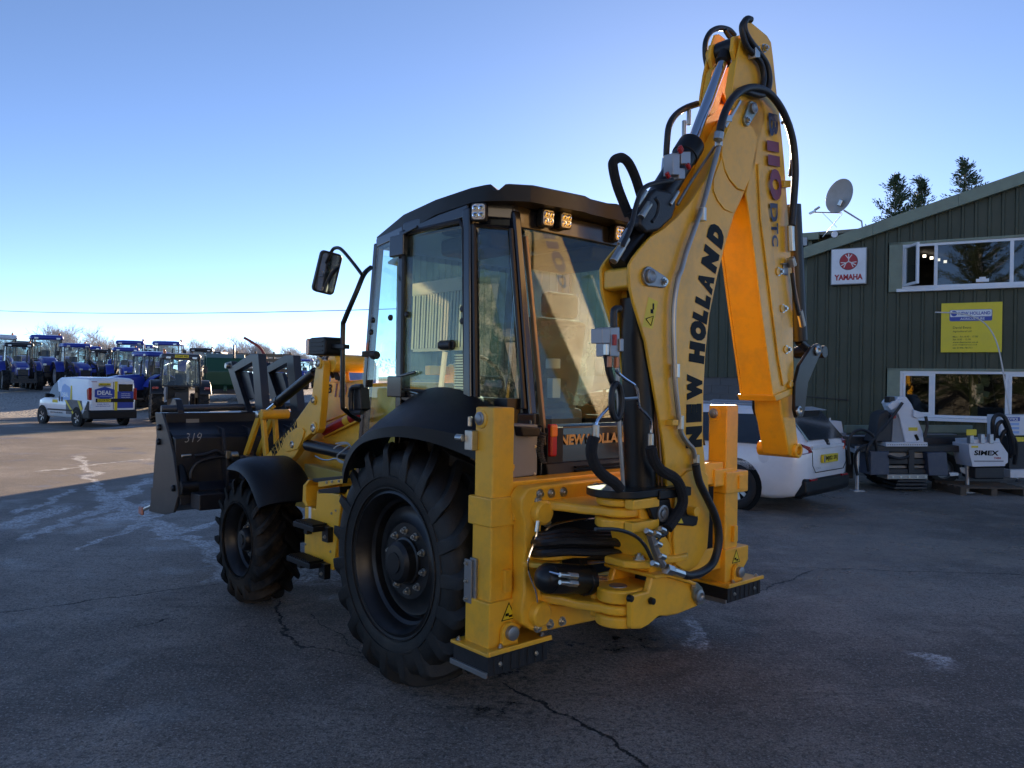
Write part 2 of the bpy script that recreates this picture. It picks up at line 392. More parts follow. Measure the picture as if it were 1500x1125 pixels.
    h = mth('ADD', h, mth('MULTIPLY', mth('MULTIPLY', gv.outputs['Distance'], grav), -6))
    h = mth('ADD', h, mth('MULTIPLY', vor.outputs['Distance'], -.5))
    L.new(h, bp.inputs['Height']); L.new(bp.outputs[0], b.inputs['Normal'])
    return m
xs = [-900, -500, -300, -200, -150] + [x for x in range(-120, 121, 6)] + [150, 200, 300, 500, 900]
ys = [-300, -150, -80, -40, -20] + [y for y in range(-10, 30, 4)] + [30 + 1.5 * k for k in range(14)] + [52, 56, 62, 70, 80, 90, 105, 130, 180, 260, 400, 700, 1200, 2500]
g = MB(); g.v = [(x, y, gz(x, y)) for y in ys for x in xs]
nx = len(xs); g.f = [(j * nx + i, j * nx + i + 1, (j + 1) * nx + i + 1, (j + 1) * nx + i) for j in range(len(ys) - 1) for i in range(nx - 1)]
g.m = [0] * len(g.f)
tag(g.build('ground', ground_material(), smooth=True), kind='structure')
# loose grit lying about the yard
gr = MB(); rg = random.Random(3)
for k in range(1500):
    y = 1.9 + 13 * rg.random() ** 1.6; x = (rg.random() - .5) * (1.5 * y + 1.5); s_ = rg.choice((.003, .004, .005, .006, .009)) * (1.6 if rg.random() < .06 else 1)
    pts = [Vector((rg.uniform(.6, 1.2) * s_ * cos(a), rg.uniform(.6, 1.2) * s_ * sin(a), 0)) + Vector((x, y, .0005)) for a in (0, 1.57, 3.14, 4.71)]
    gr.add(pts + [Vector((x + rg.uniform(-.3, .3) * s_, y, s_ * rg.uniform(.4, .9)))], [(0, 1, 4), (1, 2, 4), (2, 3, 4), (3, 0, 4)])
tag(gr.build('grit', mat('grit_stone', (.14, .135, .13), .8, var=.5, vs=3)), 'loose grit and small stones on the tarmac', 'grit', kind='stuff')

# ------------------------------------------------------------------ vegetation
BARK = mat('twig_bark', (.50, .48, .47), .9, var=.25, vs=2)
def bare_tree_mesh(seed, h=8.0):
    r = random.Random(seed); mb = MB(); tr = MB()
    def grow(p, d, ln, rad, lev):
        n = 3; pts = [p]
        for k in range(n):
            d = (d + Vector((r.uniform(-1, 1), r.uniform(-1, 1), r.uniform(-.25, .6))) * (.13 + .05 * lev)).normalized()
            pts.append(pts[-1] + d * (ln / n))
        (tr if lev < 1 else mb).tube(pts, [rad * (1 - .45 * i / n) for i in range(n + 1)], 6 if lev < 2 else 3, caps=False)
        if lev >= 5: return
        nk = (6, 5, 5, 4, 4)[lev]
        for k in range(nk):
            t = r.uniform(.35, 1.0) if lev else r.uniform(.45, 1)
            q = pts[min(n, int(t * n))]
            a = r.uniform(0, 2 * pi); sp = r.uniform(.55, 1.25)
            side = d.cross(Vector((cos(a), sin(a), .3))).normalized()
            nd = (d + side * sp).normalized(); nd.z += .12; nd.normalize()
            grow(q, nd, ln * r.uniform(.55, .8), rad * .50, lev + 1)
    grow(Vector((0, 0, -.3)), Vector((0, 0, 1)), h * .34, h * .022, 0)
    zmax = max(v[2] for v in mb.v); k = h / zmax
    mb.v = [tuple(c * k for c in v) for v in mb.v]; tr.v = [tuple(c * k for c in v) for v in tr.v]
    return tr, mb
_tm = []
for sd_ in (11, 23, 37):
    a, b = bare_tree_mesh(sd_)
    root = empty('bare_tree')
    a.build('trunk', BARK, root, smooth=True); b.build('crown', BARK, root); _tm.append(root)
TREES = [(85, 468, 78, 0, 'bare broad winter tree behind the tall blue-roofed tractor', 1.0),
         (152, 475, 84, 1, 'bare winter tree with twiggy crown behind the loader tractors', 1.0),
         (25, 487, 100, 2, 'small bare tree above the white-roofed tractor', 1), (232, 494, 110, 0, 'distant bare tree above blue tractor cab roofs', 1),
         (277, 490, 92, 2, 'bare tree rising between the blue roofs and the green baler', 1), (340, 489, 88, 1, 'bare tree directly behind the green baler', 1.1),
         (368, 494, 96, 0, 'bare tree behind the raised red auger', 1.), (410, 502, 105, 2, 'bare tree behind the upright fork frames', 1.), (432, 504, 112, 1, 'bare tree behind the loader mast amber lamp', 1),
         (470, 512, 120, 0, 'low distant bare tree left of the cab mirror post', 1), (505, 516, 130, 2, 'farthest bare tree beside the cab windscreen pillar', 1)]
for i, (px, py, Y, k, lab, wx) in enumerate(TREES):
    o = _tm[k] if k in [q for q in range(3)] and not _tm[k].get('label') else copy_tree(_tm[k])
    p = far(px, py, Y); z0 = gz(0, Y); hgt = p.z - z0
    o.location = (p.x, p.y, z0); s_ = hgt / 8.0; o.scale = (s_ * 1.15 * wx, s_ * 1.15, s_); o.rotation_euler = (0, 0, i * 1.9)
    tag(o, lab, 'tree', 'bare trees behind the tractors')
for i in range(13):
    px = 12 + i * 41 + (i * 17) % 23; k = (i * 2 + 1) % 3; Y = 104 + (i * 7) % 30; o = copy_tree(_tm[k]); p = far(px, 497 + (i * 5) % 13 + max(0, px - 380) * .09, Y); z0 = gz(0, Y); s_ = (p.z - z0) / 8.0
    o.location = (p.x, p.y, z0); o.scale = (s_ * 1.3, s_ * 1.3, s_); o.rotation_euler = (0, 0, i * 2.3)
    tag(o, 'one of the far bare trees along the field hedge', 'tree', 'far bare trees along the hedge')
# distant hedge that closes the view under the trees
hb = MB(); rh = random.Random(5)
for k in range(5200):
    x = rh.uniform(-95, 60); y = 128 + rh.uniform(-2, 2); z = gz(0, y) + 2.4 * rh.random() ** .8 + .5 * sin(x * .23)
    a = rh.uniform(0, pi); l_ = rh.uniform(.15, .5)
    hb.add([(x, y, z), (x + l_ * cos(a), y + .2, z + l_ * sin(a)), (x + .12, y, z + .1)], [(0, 1, 2)])
tag(hb.build('hedge', mat('hedge_twigs', (.11, .095, .07), .9, var=.4, vs=1.)), 'long low winter hedge along the far field edge', 'hedge', kind='stuff')

CONF = mat('conifer_green', (.035, .062, .026), .75, var=.5, vs=2.2)
def conifer(h, seed, wid=.30):
    r = random.Random(seed); root = empty('conifer_tree'); tk = MB(); cw = MB()
    tk.tube([(0, 0, -.3), (0.05, 0, h * .5), (0, 0.04, h)], [h * .022, h * .013, .012], 7)
    nb = int(70 + h * 14)
    for k in range(nb):
        t = (k + r.random()) / nb; z = h * (.05 + .94 * t); ln = max(.25, h * wid * (1 - t) ** .75 * r.uniform(.65, 1.15)); a = r.uniform(0, 2 * pi)
        d = Vector((cos(a), sin(a), r.uniform(.15, .95))).normalized(); p = Vector((0, 0, z)); n = max(4, int(ln / .13))
        tk.tube([p, p + d * ln * .85], [.014, .004], 3, caps=False)
        for j in range(n):
            q = p + d * ln * (j + .5) / n; q.z += .12 * ln * ((j / n) ** 2)
            for m_ in range(11):
                e = (d + Vector((r.uniform(-1, 1), r.uniform(-1, 1), r.uniform(-.2, .9))) * .8).normalized()
                l_ = r.uniform(.09, .22) * (1.15 - .5 * j / n); w_ = e.cross(Vector((r.uniform(-1, 1), r.uniform(-1, 1), r.uniform(-1, 1)))).normalized() * l_ * .14
                b0 = q + Vector((r.uniform(-.12, .12), r.uniform(-.12, .12), r.uniform(-.08, .08)))
                cw.add([b0, b0 + e * l_ * .5 + w_, b0 + e * l_, b0 + e * l_ * .5 - w_], [(0, 1, 2, 3)])
    tk.build('trunk', BARK, root, smooth=True); cw.build('crown', CONF, root); return root
for i, (px, py, Y, wd, lab) in enumerate([(1312, 260, 30, .40, 'tall dark conifer behind the office roof beside the satellite dish'),
                                          (1350, 260, 31.5, .24, 'slim conifer top between two others behind the office roof'),
                                          (1416, 234, 30, .30, 'highest conifer top behind the office roof near the ridge')]):
    p = far(px, py, Y); c_ = conifer(p.z, 40 + i, wd); c_.location = (p.x, p.y, 0); tag(c_, lab, 'tree', 'conifers behind the office')
for i, (x, y, h_) in enumerate([(-4.5, -13, 15), (-8.5, -12, 13), (-1.0, -13.5, 12)]):   # these stand behind the photographer and show in the office windows
    c_ = conifer(h_, 60 + i, .30); c_.location = (x, y, 0)
    tag(c_, ['broad conifer reflected in the upper office window', 'conifer reflected at the edge of the office window', 'conifer reflected low in the office window'][i], 'tree', 'conifers across the yard')

# ------------------------------------------------------------------ office building, dark green cladding
GRN = mat('green_cladding', (.060, .068, .044), .5, var=.16, vs=1.5, dirt=((.10, .105, .075), .4, 1.6), spec=.3)
FLS = mat('pale_green_flashing', (.21, .25, .18), .5, var=.1, vs=2, dirt=((.12, .12, .09), .5, 2.5))
UPVC = mat('white_upvc', (.74, .75, .77), .3, var=.04)
DARKIN = mat('dark_interior', (.03, .028, .026), .8, var=.3, vs=2)
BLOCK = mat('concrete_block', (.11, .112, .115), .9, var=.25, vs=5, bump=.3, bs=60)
MORT = mat('mortar', (.16, .16, .155), .9)
OA, OD = Vector((7.0, 18.67)), Vector((.88, -.475)).normalized()
office = empty('office_building', (OA.x, OA.y, 0), atan2(OD.y, OD.x))
tag(office, 'dark green metal clad office with gable roof and white windows', 'building')
def wpt(px, py, A=OA, D=OD, off=0):                      # pixel -> (distance along wall, height); off metres in front of the wall
    n = Vector((-D.y, D.x)); A2 = A - n * off; d = ray(px, py)
    det = d.x * -D.y + D.x * d.y
    t = (A2.x * -D.y + D.x * A2.y) / det
    q = Vector((d.x * t, d.y * t)); return (q - A2).dot(D), CAMH + d.z * t
s0, z0 = wpt(1192, 364); s1, z1 = wpt(1500, 258)
slope = (z1 - z0) / (s1 - s0)
def roof_z(s): return z0 + slope * (s - s0)
wl = [wpt(1303, 357), wpt(1500, 345), wpt(1303, 427), wpt(1500, 420)]
U0, U1 = wl[0][0], s1 + 1.2; UZ1 = wl[0][1]; UZ0 = wl[2][1]
ll = [wpt(1300, 540), wpt(1300, 612)]
L0, L1 = ll[0][0], s1 + 1.2; LZ1 = ll[0][1]; LZ0 = ll[1][1]
PIT = .25; nb = int((s1 + 6.5) / PIT); HALF = s1 + 3.4
def rz_(s): return roof_z(s) if s < HALF else roof_z(2 * HALF - s)
def clad(mb, a, b, zl, zh):
    # one rib bay: flat pan with a raised rib
    w = b - a; pr = [(a, 0), (a + w * .70, 0), (a + w * .76, -.035), (a + w * .94, -.035), (b, 0)]
    for (xa, ya), (xb, yb) in zip(pr[:-1], pr[1:]):
        mb.add([(xa, ya, zl(xa)), (xb, yb, zl(xb)), (xb, yb, zh(xb)), (xa, ya, zh(xa))], [(0, 1, 2, 3)])
for k in range(0, nb, 4):
    strips = [[], [], []]
    for q in range(k, min(k + 4, nb)):
        a, b = q * PIT, (q + 1) * PIT; mid_ = (a + b) / 2
        segs = [(lambda s: 0., rz_)]
        if mid_ > U0 and mid_ < U1: segs = [(lambda s: 0., lambda s: UZ0), (lambda s: UZ1, rz_)]
        if mid_ > L0 and mid_ < L1:
            segs = [(lambda s: 0., lambda s: LZ0), (lambda s: LZ1, lambda s: UZ0), (lambda s: UZ1, rz_)] if (mid_ > U0 and mid_ < U1) else [(lambda s: 0., lambda s: LZ0), (lambda s: LZ1, rz_)]
        for i_, (zl, zh) in enumerate(segs): strips[i_].append((a, b, zl, zh))
    for st_ in strips:
        if st_:
            mb = MB()
            for q_ in st_: clad(mb, *q_)
            mb.build('cladding_sheet', GRN, office)
W_ = nb * PIT
mb = MB()                                                # the shell behind: side walls, back wall, roof, inner lining
mb.bb((0.0, .03, 0), (.05, 14, rz_(0) - .05)); mb.bb((W_ - .05, .03, 0), (W_, 14, rz_(W_) - .05)); mb.bb((0, 13.9, 0), (W_, 14, rz_(0)))
mb.build('side_wall', GRN, office)
mb = MB()
for a, b in ((-.25, HALF), (HALF, W_ + .25)):
    mb.add([(a, -.18, rz_(a) + .06), (b, -.18, rz_(b) + .06), (b, 14.2, rz_(b) + .06), (a, 14.2, rz_(a) + .06),
            (a, -.18, rz_(a)), (b, -.18, rz_(b)), (b, 14.2, rz_(b)), (a, 14.2, rz_(a))],
           [(0, 1, 2, 3), (4, 5, 6, 7), (0, 1, 5, 4), (3, 2, 6, 7), (0, 3, 7, 4), (1, 2, 6, 5)])
roof = mb.build('roof', mat('roof_sheet', (.16, .17, .14), .6, var=.2, vs=1), office)
vh = .27
for a, b in ((-.22, s1 * .33), (s1 * .33 + .003, s1 * .72), (s1 * .72 + .003, s1 + 1), (s1 + 1.003, HALF)):
    v = MB(); v.add([(a, -.20, roof_z(a) + .07), (b, -.20, roof_z(b) + .07), (b, -.20, roof_z(b) + .07 - vh), (a, -.20, roof_z(a) + .07 - vh),
                     (a, -.06, roof_z(a) + .07), (b, -.06, roof_z(b) + .07), (b, -.06, roof_z(b) + .07 - vh), (a, -.06, roof_z(a) + .07 - vh)],
                    [(0, 1, 2, 3), (4, 5, 6, 7), (0, 1, 5, 4), (3, 2, 6, 7), (0, 3, 7, 4), (1, 2, 6, 5)])
    v.build('verge_trim', FLS, roof, bev=.006)
# interior seen through the glass
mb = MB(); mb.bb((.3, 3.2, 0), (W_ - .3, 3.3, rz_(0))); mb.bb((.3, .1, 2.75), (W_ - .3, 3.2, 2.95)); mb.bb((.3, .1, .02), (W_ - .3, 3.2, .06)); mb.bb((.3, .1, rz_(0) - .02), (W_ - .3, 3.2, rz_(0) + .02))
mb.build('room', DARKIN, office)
for zz, zb in ((LZ1 - .10, LZ0 + .28),):
    mb = MB(); c_ = wpt(1427, 575); mb.bb((c_[0] - .06, .7, .1), (c_[0] + .1, .8, LZ1)); mb.build('yellow_post', mat('ochre', (.38, .27, .03), .6), office)
    mb = MB(); rj = random.Random(4)
    for k in range(8): mb.box((c_[0] + .17 + rj.uniform(-.08, .08), .6 + rj.uniform(-.05, .05), LZ0 + .42 + k * .08), (.16, .1, .13), Matrix.Rotation(rj.uniform(-.5, .5), 3, 'Y'))
    mb.build('hanging_jackets', mat('hi_vis', (.45, .48, .22), .8, var=.4, vs=9), office, bev=.02)
    mb = MB(); c_ = wpt(1384, 600); mb.bb((c_[0] - .12, .25, LZ0 + .05), (c_[0] + .16, .45, LZ0 + .22)); mb.build('cardboard_box', mat('cardboard', (.33, .22, .11), .8), office)
lm = mat('strip_light', (.9, .9, .85), .5, emit=((1, .97, .9), 1.1))
for k in range(4):
    mb = MB(); c_ = wpt(1352 + k * 11, 380); mb.bb((c_[0] - .02, 1.0 + .3 * k, c_[1] - .02 + .25), (c_[0] + .05, 1.25 + .3 * k, c_[1] + .26)); mb.build('strip_light', lm, office)
def frame_rect(mb, a, b, zl, zh, w, y0, y1):
    mb.bb((a, y0, zl), (a + w, y1, zh)); mb.bb((b - w, y0, zl), (b, y1, zh)); mb.bb((a + w, y0, zh - w), (b - w, y1, zh)); mb.bb((a + w, y0, zl), (b - w, y1, zl + w))
def window(a, b, zl, zh, bars, fl, openleaf):
    mb = MB(); mb.bb((a, -.075, zl - .06), (a + fl, .02, zh + .05)); mb.bb((a, -.075, zh), (b, .02, zh + .055)); 
    w = mb.build('window', FLS, office, bev=.004)
    a2 = a + fl
    f = MB(); frame_rect(f, a2, b, zl, zh, .06, -.05, .02)
    for x in bars: f.bb((x - .035, -.05, zl + .06), (x + .035, .02, zh - .06))
    f.build('window_frame', UPVC, w, bev=.005)
    s = MB(); s.bb((a + fl * .6, -.16, zl - .075), (b, .0, zl - .005)); s.build('sill', UPVC, w, bev=.006)
    e = [a2 + .03] + list(bars) + [b - .03]
    for i in range(len(e) - 1):
        if openleaf and i == 0:
            # casement standing open
            R = Matrix.Rotation(radians(-62), 3, 'Z'); wd = e[1] - e[0] - .05; lf = MB()
            frame_rect(lf, 0, wd, zl + .05, zh - .05, .055, -.025, .025)
            lf.v = [tuple(R @ Vector(q)) for q in lf.v]; lf.build('open_casement', UPVC, w, loc=(a2 + .05, -.06, 0))
            p = MB(); p.bb((.05, -.006, zl + .1), (wd - .05, .006, zh - .1)); p.v = [tuple(R @ Vector(q)) for q in p.v]; p.build('pane', GLASSW, w, loc=(a2 + .05, -.06, 0))
            continue
        if not openleaf and i % 2 == 0:
            lf = MB(); frame_rect(lf, e[i] + .035, e[i + 1] - .035, zl + .06, zh - .06, .05, -.066, -.02); lf.build('casement', UPVC, w, bev=.004)
        p = MB(); p.bb((e[i] + .03, -.022, zl + .05), (e[i + 1] - .03, -.012, zh - .05)); p.build('pane', GLASSW, w)
    return w
wu = window(U0, U1, UZ0 + .04, UZ1 - .05, [wpt(1371, 385)[0], wpt(1482, 385)[0], wpt(1482, 385)[0] + .75], wpt(1322, 385)[0] - U0, True)
wlw = window(L0, L1, LZ0 + .04, LZ1 - .05, [wpt(1367, 575)[0], wpt(1475, 575)[0], wpt(1475, 575)[0] + .75], wpt(1318, 575)[0] - L0, False)
c_ = wpt(1439, 411); mb = MB(); mb.bb((c_[0] - .12, -.045, c_[1] - .03), (c_[0] + .12, -.02, c_[1] + .035)); mb.bb((c_[0] - .06, -.045, c_[1] + .035), (c_[0] + .06, -.02, c_[1] + .075)); mb.build('window_vent', UPVC, wu)
# plinth and gutter outlet
mb = MB(); c_ = wpt(1185, 352)
mb.bb((-.35, -.22, c_[1] - .16), (.02, -.02, c_[1] + .04)); mb.build('gutter_end', GREYST, office, bev=.01)
mb = MB(); mb.tube([(-.1, -.16, c_[1] - .1), (-.12, -.18, c_[1] - .3), (-.3, -.18, c_[1] - .45), (-.55, -.1, c_[1] - .52), (-.62, -.08, c_[1] - .8), (-.62, -.08, .1)], .05, 8, 4); mb.build('downpipe', BLKP, office, smooth=True)
mb = MB(); a = wpt(1222, 318); mb.cyl((a[0], -.24, a[1] - .9), (a[0], -.19, a[1] - .9), .07, 16); a = wpt(1224, 346)
mb = MB(); mb.cyl((a[0], -.25, a[1]), (a[0], -.19, a[1]), .075, 18); mb.build('round_sensor', UPVC, office, bev=.01)
mb = MB(); a, b = wpt(1170, 580), wpt(1244, 586); mb.bar((a[0], -.06, a[1]), (b[0], -.06, b[1]), .02, .03); mb.build('cable_run', BLKP, office)

# signs on the wall ------------------------------------------------
def sign_frame(px0, py0, px1, py1):
    a, b = wpt(px0, py0), wpt(px1, py1); return a[0], b[0], b[1], a[1]
def on_wall(name, s):                                   # empty in the wall's own frame
    p = OA + OD * s; return empty(name, (p.x, p.y, 0), atan2(OD.y, OD.x))
x0, x1, zb, zt = sign_frame(1219, 367, 1270, 417)
ys_ = on_wall('motorcycle_sign', x0); w, h = x1 - x0, zt - zb
tag(ys_, 'square white box sign with red round emblem and red YAMAHA lettering', 'sign')
mb = MB(); mb.bb((0, -.19, zb), (w, -.03, zt)); mb.build('sign_box', GREYST, ys_, bev=.006)
mb = MB(); mb.bb((.02, -.205, zb + .02), (w - .02, -.188, zt - .02)); mb.build('sign_face', WHITE, ys_, bev=.003)
RD = mat('red_vinyl', (.42, .008, .015), .4); cx, cz, R_ = w * .5, zb + h * .63, w * .26
text('YAMAHA', RD, ys_, (cx, -.206, zb + h * .20), (1, 0, 0), (0, 0, 1), h * .16, w * .80, bold=.05, ext=.002)
mb = MB(); mb.lathe([(R_, 0), (R_, .004)], (cx, -.21, cz), 'y', 40); mb.build('emblem_ring', mat('dark_vinyl', (.03, .02, .02), .4), ys_)
mb = MB(); mb.lathe([(R_ * .95, 0), (R_ * .95, .004)], (cx, -.213, cz), 'y', 40); mb.build('emblem_disc', RD, ys_)
mb = MB()
for k in range(3):
    a = pi / 2 + k * 2 * pi / 3
    mb.bar((cx, -.2145, cz), (cx + R_ * .92 * cos(a), -.2145, cz + R_ * .92 * sin(a)), .003, R_ * .10, (0, -sin(a), cos(a)) if 0 else (-sin(a), 0, cos(a)))
    for s_ in (-1, 1):
        b = a + s_ * .42; mb.bar((cx + R_ * .30 * cos(a), -.2145, cz + R_ * .30 * sin(a)), (cx + R_ * .85 * cos(b), -.2145, cz + R_ * .85 * sin(b)), .003, R_ * .09, (-sin(b), 0, cos(b)))
mb.build('emblem_forks', WHITED, ys_)
x0, x1, zb, zt = sign_frame(1379, 445, 1467, 516)
ns = on_wall('dealer_sign', x0); w, h = x1 - x0, zt - zb
tag(ns, 'yellow dealer sign board with blue and white NEW HOLLAND panel and opening hours', 'sign')
mb = MB(); mb.bb((0, -.075, zb), (w, -.04, zt)); mb.build('board', YELD, ns, bev=.003)
mb = MB(); mb.prism(rrect(w * .70, h * .23, h * .03, 4, w * .49, zb + h * .745), 'y', -.079, -.074); mb.build('logo_panel', BLUED, ns)
mb = MB(); mb.prism(rrect(w * .68, h * .135, h * .02, 4, w * .49, zb + h * .785), 'y', -.081, -.077); mb.build('logo_white', WHITED, ns)
text('NEW HOLLAND', BLUED, ns, (w * .55, -.0815, zb + h * .785), (1, 0, 0), (0, 0, 1), h * .065, w * .52, bold=.03)
text('AGRICULTURE', WHITED, ns, (w * .52, -.0795, zb + h * .675), (1, 0, 0), (0, 0, 1), h * .05, w * .40, bold=.01)
mb = MB(); mb.lathe([(h * .055, 0), (h * .055, .002)], (w * .215, -.0835, zb + h * .785), 'y', 20); mb.build('logo_leaf', BLUED, ns)
INK = mat('brown_ink', (.10, .075, .01), .5)
for tx_, f_, sz in (('David Evans', .50, .048), ('Agricultural Ltd', .42, .048), ('Mon - Fri: 8.00 - 17.00', .315, .035), ('Sat: 8.00 - 12.00', .26, .035), ('www.deatractor.co.uk', .205, .035), ('email: info@deatractor.co.uk', .15, .035), ('tel: 01446 781711', .09, .035)):
    text(tx_, INK, ns, (w * .20, -.0755, zb + h * f_), (1, 0, 0), (0, 0, 1), h * sz, None, bold=.01, align='LEFT')
# satellite dish -----------------------------------------------------
b = wpt(1266, 325, off=.1); ds = on_wall('satellite_dish', b[0]); zb = roof_z(b[0]) + .06
tag(ds, 'grey satellite dish on a bent arm at the office roof verge', 'satellite dish')
def dl(px, py): q = wpt(px, py, off=.1); return Vector((q[0] - b[0], -.1, q[1]))
mb = MB(); mb.tube([(0, -.1, zb - .25), dl(1262, 324), dl(1236, 308)], .02, 8); mb.build('mast', STEEL, ds, smooth=True)
c_ = dl(1229, 287); _r = Matrix.Rotation(-atan2(OD.y, OD.x), 3, 'Z'); ax = (_r @ Vector((-.88, -.40, .10))).normalized(); mb = MB()
rd = (dl(1229, 262) - c_).length
mb.lathe([(rd * f_, .12 * (f_ ** 2) - .12 + k_) for f_, k_ in ((.02, 0), (.3, 0), (.55, 0), (.8, 0), (1, 0), (1.01, -.006), (.8, -.012), (.5, -.012), (.02, -.012))], c_, ax, 36)
mb.build('reflector', mat('dish_grey', (.42, .40, .37), .5, dirt=((.28, .25, .2), .5, 5)), ds, smooth=True, ang=60)
mb = MB(); mb.tube([dl(1233, 312), dl(1193, 311)], .015, 6); mb.tube([dl(1234, 313), dl(1205, 347)], .008, 5); mb.tube([dl(1205, 312), dl(1218, 325), dl(1226, 333)], .005, 5, 3); mb.build('boom_arm', STEEL, ds, smooth=True)
mb = MB(); mb.box(dl(1190, 311), (.16, .06, .05), Matrix.Rotation(-.4, 3, 'Y')); mb.cyl(dl(1193, 308), dl(1201, 303), .028, 10); mb.build('feed_horn', STEEL, ds, bev=.008)
mb = MB(); mb.box(dl(1231, 298) + Vector((0, -.05, 0)), (.10, .12, .16), Matrix.Rotation(.4, 3, 'Y')); mb.build('rear_bracket', STEEL, ds, bev=.02)

# ------------------------------------------------------------------ long shed behind the digger
SA, SD = Vector((-3.86, 25.8)), Vector((.855, -.52)).normalized()
shed = empty('green_shed', (SA.x, SA.y, 0), atan2(SD.y, SD.x))
tag(shed, 'long dark green clad shed on a concrete block base behind the digger', 'building')
SL = 12.9; BH = 2.025
def sz(s): return 5.6 + 1.8 * (1 - abs(s - 3.5) / 3.5) if s < 7 else 5.5
def sprof(a, b):
    return
for k in range(0, int(SL / .25), 4):
    mb = MB()
    for q in range(k, min(k + 4, int(SL / .25))): clad(mb, q * .25, (q + 1) * .25, lambda s: BH - .02, sz)
    mb.build('cladding_sheet', GRN, shed)
mb = MB(); mb.bb((0, .05, 0), (SL, .16, BH - .004)); mb.build('block_base', MORT, shed)
blk = None
s_l = wpt(1020, 600, SA, SD)[0]; q0 = int(s_l / .45)
for row in range(9):
    for q in range(q0, int(SL / .45)):
        xx = q * .45 + (.225 if row % 2 else 0)
        if blk is None:
            mb = MB(); mb.bb((-.22, 0, -.1075), (.22, .1, .1075)); blk = mb.build('block', BLOCK, shed, bev=.004, loc=(xx + .225, .035, row * .225 + .1125), seg=1)
        else: share(blk, (xx + .225, .035 + random.uniform(-.002, .002), row * .225 + .1125), shed)
mb = MB()
mb.prism([(0, 0), (7, 0), (7, 5.6), (3.5, 7.4), (0, 5.6)], 'y', .17, 12); mb.bb((7.003, .17, 0), (SL + 1.6, 12, 5.46)); mb.build('shed_body', GRN, shed)
mb = MB()
for a, b in ((-.2, 3.5), (3.5, 7.1)):
    mb.add([(a, -.2, sz(max(0, min(6.999, a))) + .02), (b, -.2, sz(min(6.999, b)) + .02), (b, 12.2, sz(min(6.999, b)) + .02), (a, 12.2, sz(max(0, a)) + .02)], [(0, 1, 2, 3)])
mb.add([(7.1, -.2, 5.52), (SL + 1.8, -.2, 5.52), (SL + 1.8, 12, 5.65), (7.1, 12, 5.65)], [(0, 1, 2, 3)])
o = mb.build('roof', MATS['roof_sheet'], shed); sm = o.modifiers.new('thick', 'SOLIDIFY'); sm.thickness = .08
mb = MB(); mb.bb((7.1, -.26, 5.33), (SL + .3, -.14, 5.51)); mb.build('gutter', FLS, shed, bev=.01)
mb = MB(); mb.bb((SL - .25, -.09, BH), (SL + .12, .0, 5.34)); mb.build('corner_flashing', FLS, shed, bev=.004)
# overhead cable, from the shed gable away over the yard
e = Vector((SA.x + .3, SA.y - .25, 4.15)); p_ = far(-60, 440, 48)
cb = MB(); pts = []
for k in range(41):
    t = k / 40; v = e.lerp(p_ + (p_ - e) * .6, t); v.z -= 1.1 * 4 * t * (1 - t) * .5; pts.append(v)
cb.tube(pts, .014, 5)
pole = empty('utility_pole', (pts[-1].x, pts[-1].y, gz(0, pts[-1].y)))
tag(pole, 'wooden pole carrying the thin overhead cable at the yard edge', 'pole')
mb = MB(); mb.cyl((0, 0, -.5), (0, 0, pts[-1].z - pole.location.z + .4), .13, 12, .1); mb.build('post', BARK, pole, smooth=True)
mb = MB(); mb.cyl((0, 0, pts[-1].z - pole.location.z - .05), (.0, 0, pts[-1].z - pole.location.z + .09), .05, 10); mb.build('insulator', WHITE, pole)
tag(cb.build('overhead_cable', BLKP), 'thin overhead cable running across the sky to the shed', 'cable')

# unseen pale building added behind the camera to bounce sunlight onto shaded faces
bounce_barn = empty('pale_bounce_barn', (-13.5, -17.0, 0), radians(3)); tag(bounce_barn, 'unseen pale clad building added behind the camera to bounce sunlight', 'building')
CRM = mat('cream_cladding', (.78, .73, .62), .6, var=.08, vs=1)
for k in range(26):
    mb = MB()
    for q in range(4): a_ = k + q * .25; mb.add([(a_, 0, 0), (a_ + .18, 0, 0), (a_ + .18, 0, 7.4), (a_, 0, 7.4), (a_ + .20, .035, 0), (a_ + .20, .035, 7.4), (a_ + .235, .035, 0), (a_ + .235, .035, 7.4), (a_ + .25, 0, 0), (a_ + .25, 0, 7.4)], [(0, 1, 2, 3), (1, 4, 5, 2), (4, 6, 7, 5), (6, 8, 9, 7)])
    mb.build('cladding_sheet', CRM, bounce_barn)
mb = MB(); mb.bb((0, .0, 0), (26, .12, 2.3)); mb.build('block_plinth', mat('dark_block', (.12, .115, .105), .9, var=.2, vs=2), bounce_barn)  # dark foot so the low office windows mirror less of it
mb = MB(); mb.prism([(0, 0), (0, 7.4), (-6, 9.2), (-12, 7.4), (-12, 0)], 'x', .02, 25.98); mb.v = [(x, y - .02, z) for x, y, z in mb.v]; mb.build('bounce_barn_body', GRN, bounce_barn)
mb = MB(); mb.bb((-.1, -.1, 7.4), (26.1, .12, 7.55)); mb.build('gutter', FLS, bounce_barn, bev=.01)
# ================================================================== THE BACKHOE LOADER (frame: x forward, y left, z up, origin under the rear axle)
BH_ = empty('backhoe_loader', (TX, TY, 0), YAW + pi / 2)
tag(BH_, 'yellow and black backhoe loader with folded rear boom and dark front bucket', 'backhoe loader')
def part(mb, name, m, par=None, bev=.006, smooth=False, **k): return mb.build(name, m, par if par is not None else BH_, bev=bev, smooth=smooth, **k)
def mirror(o, par=None):
    def cp(q, p_):
        c = q.copy(); COL.objects.link(c); c.parent = p_
        for ch in list(q.children): cp(ch, c)
        return c
    c = cp(o, par if par is not None else o.parent); c.scale = (1, -1, 1); return c
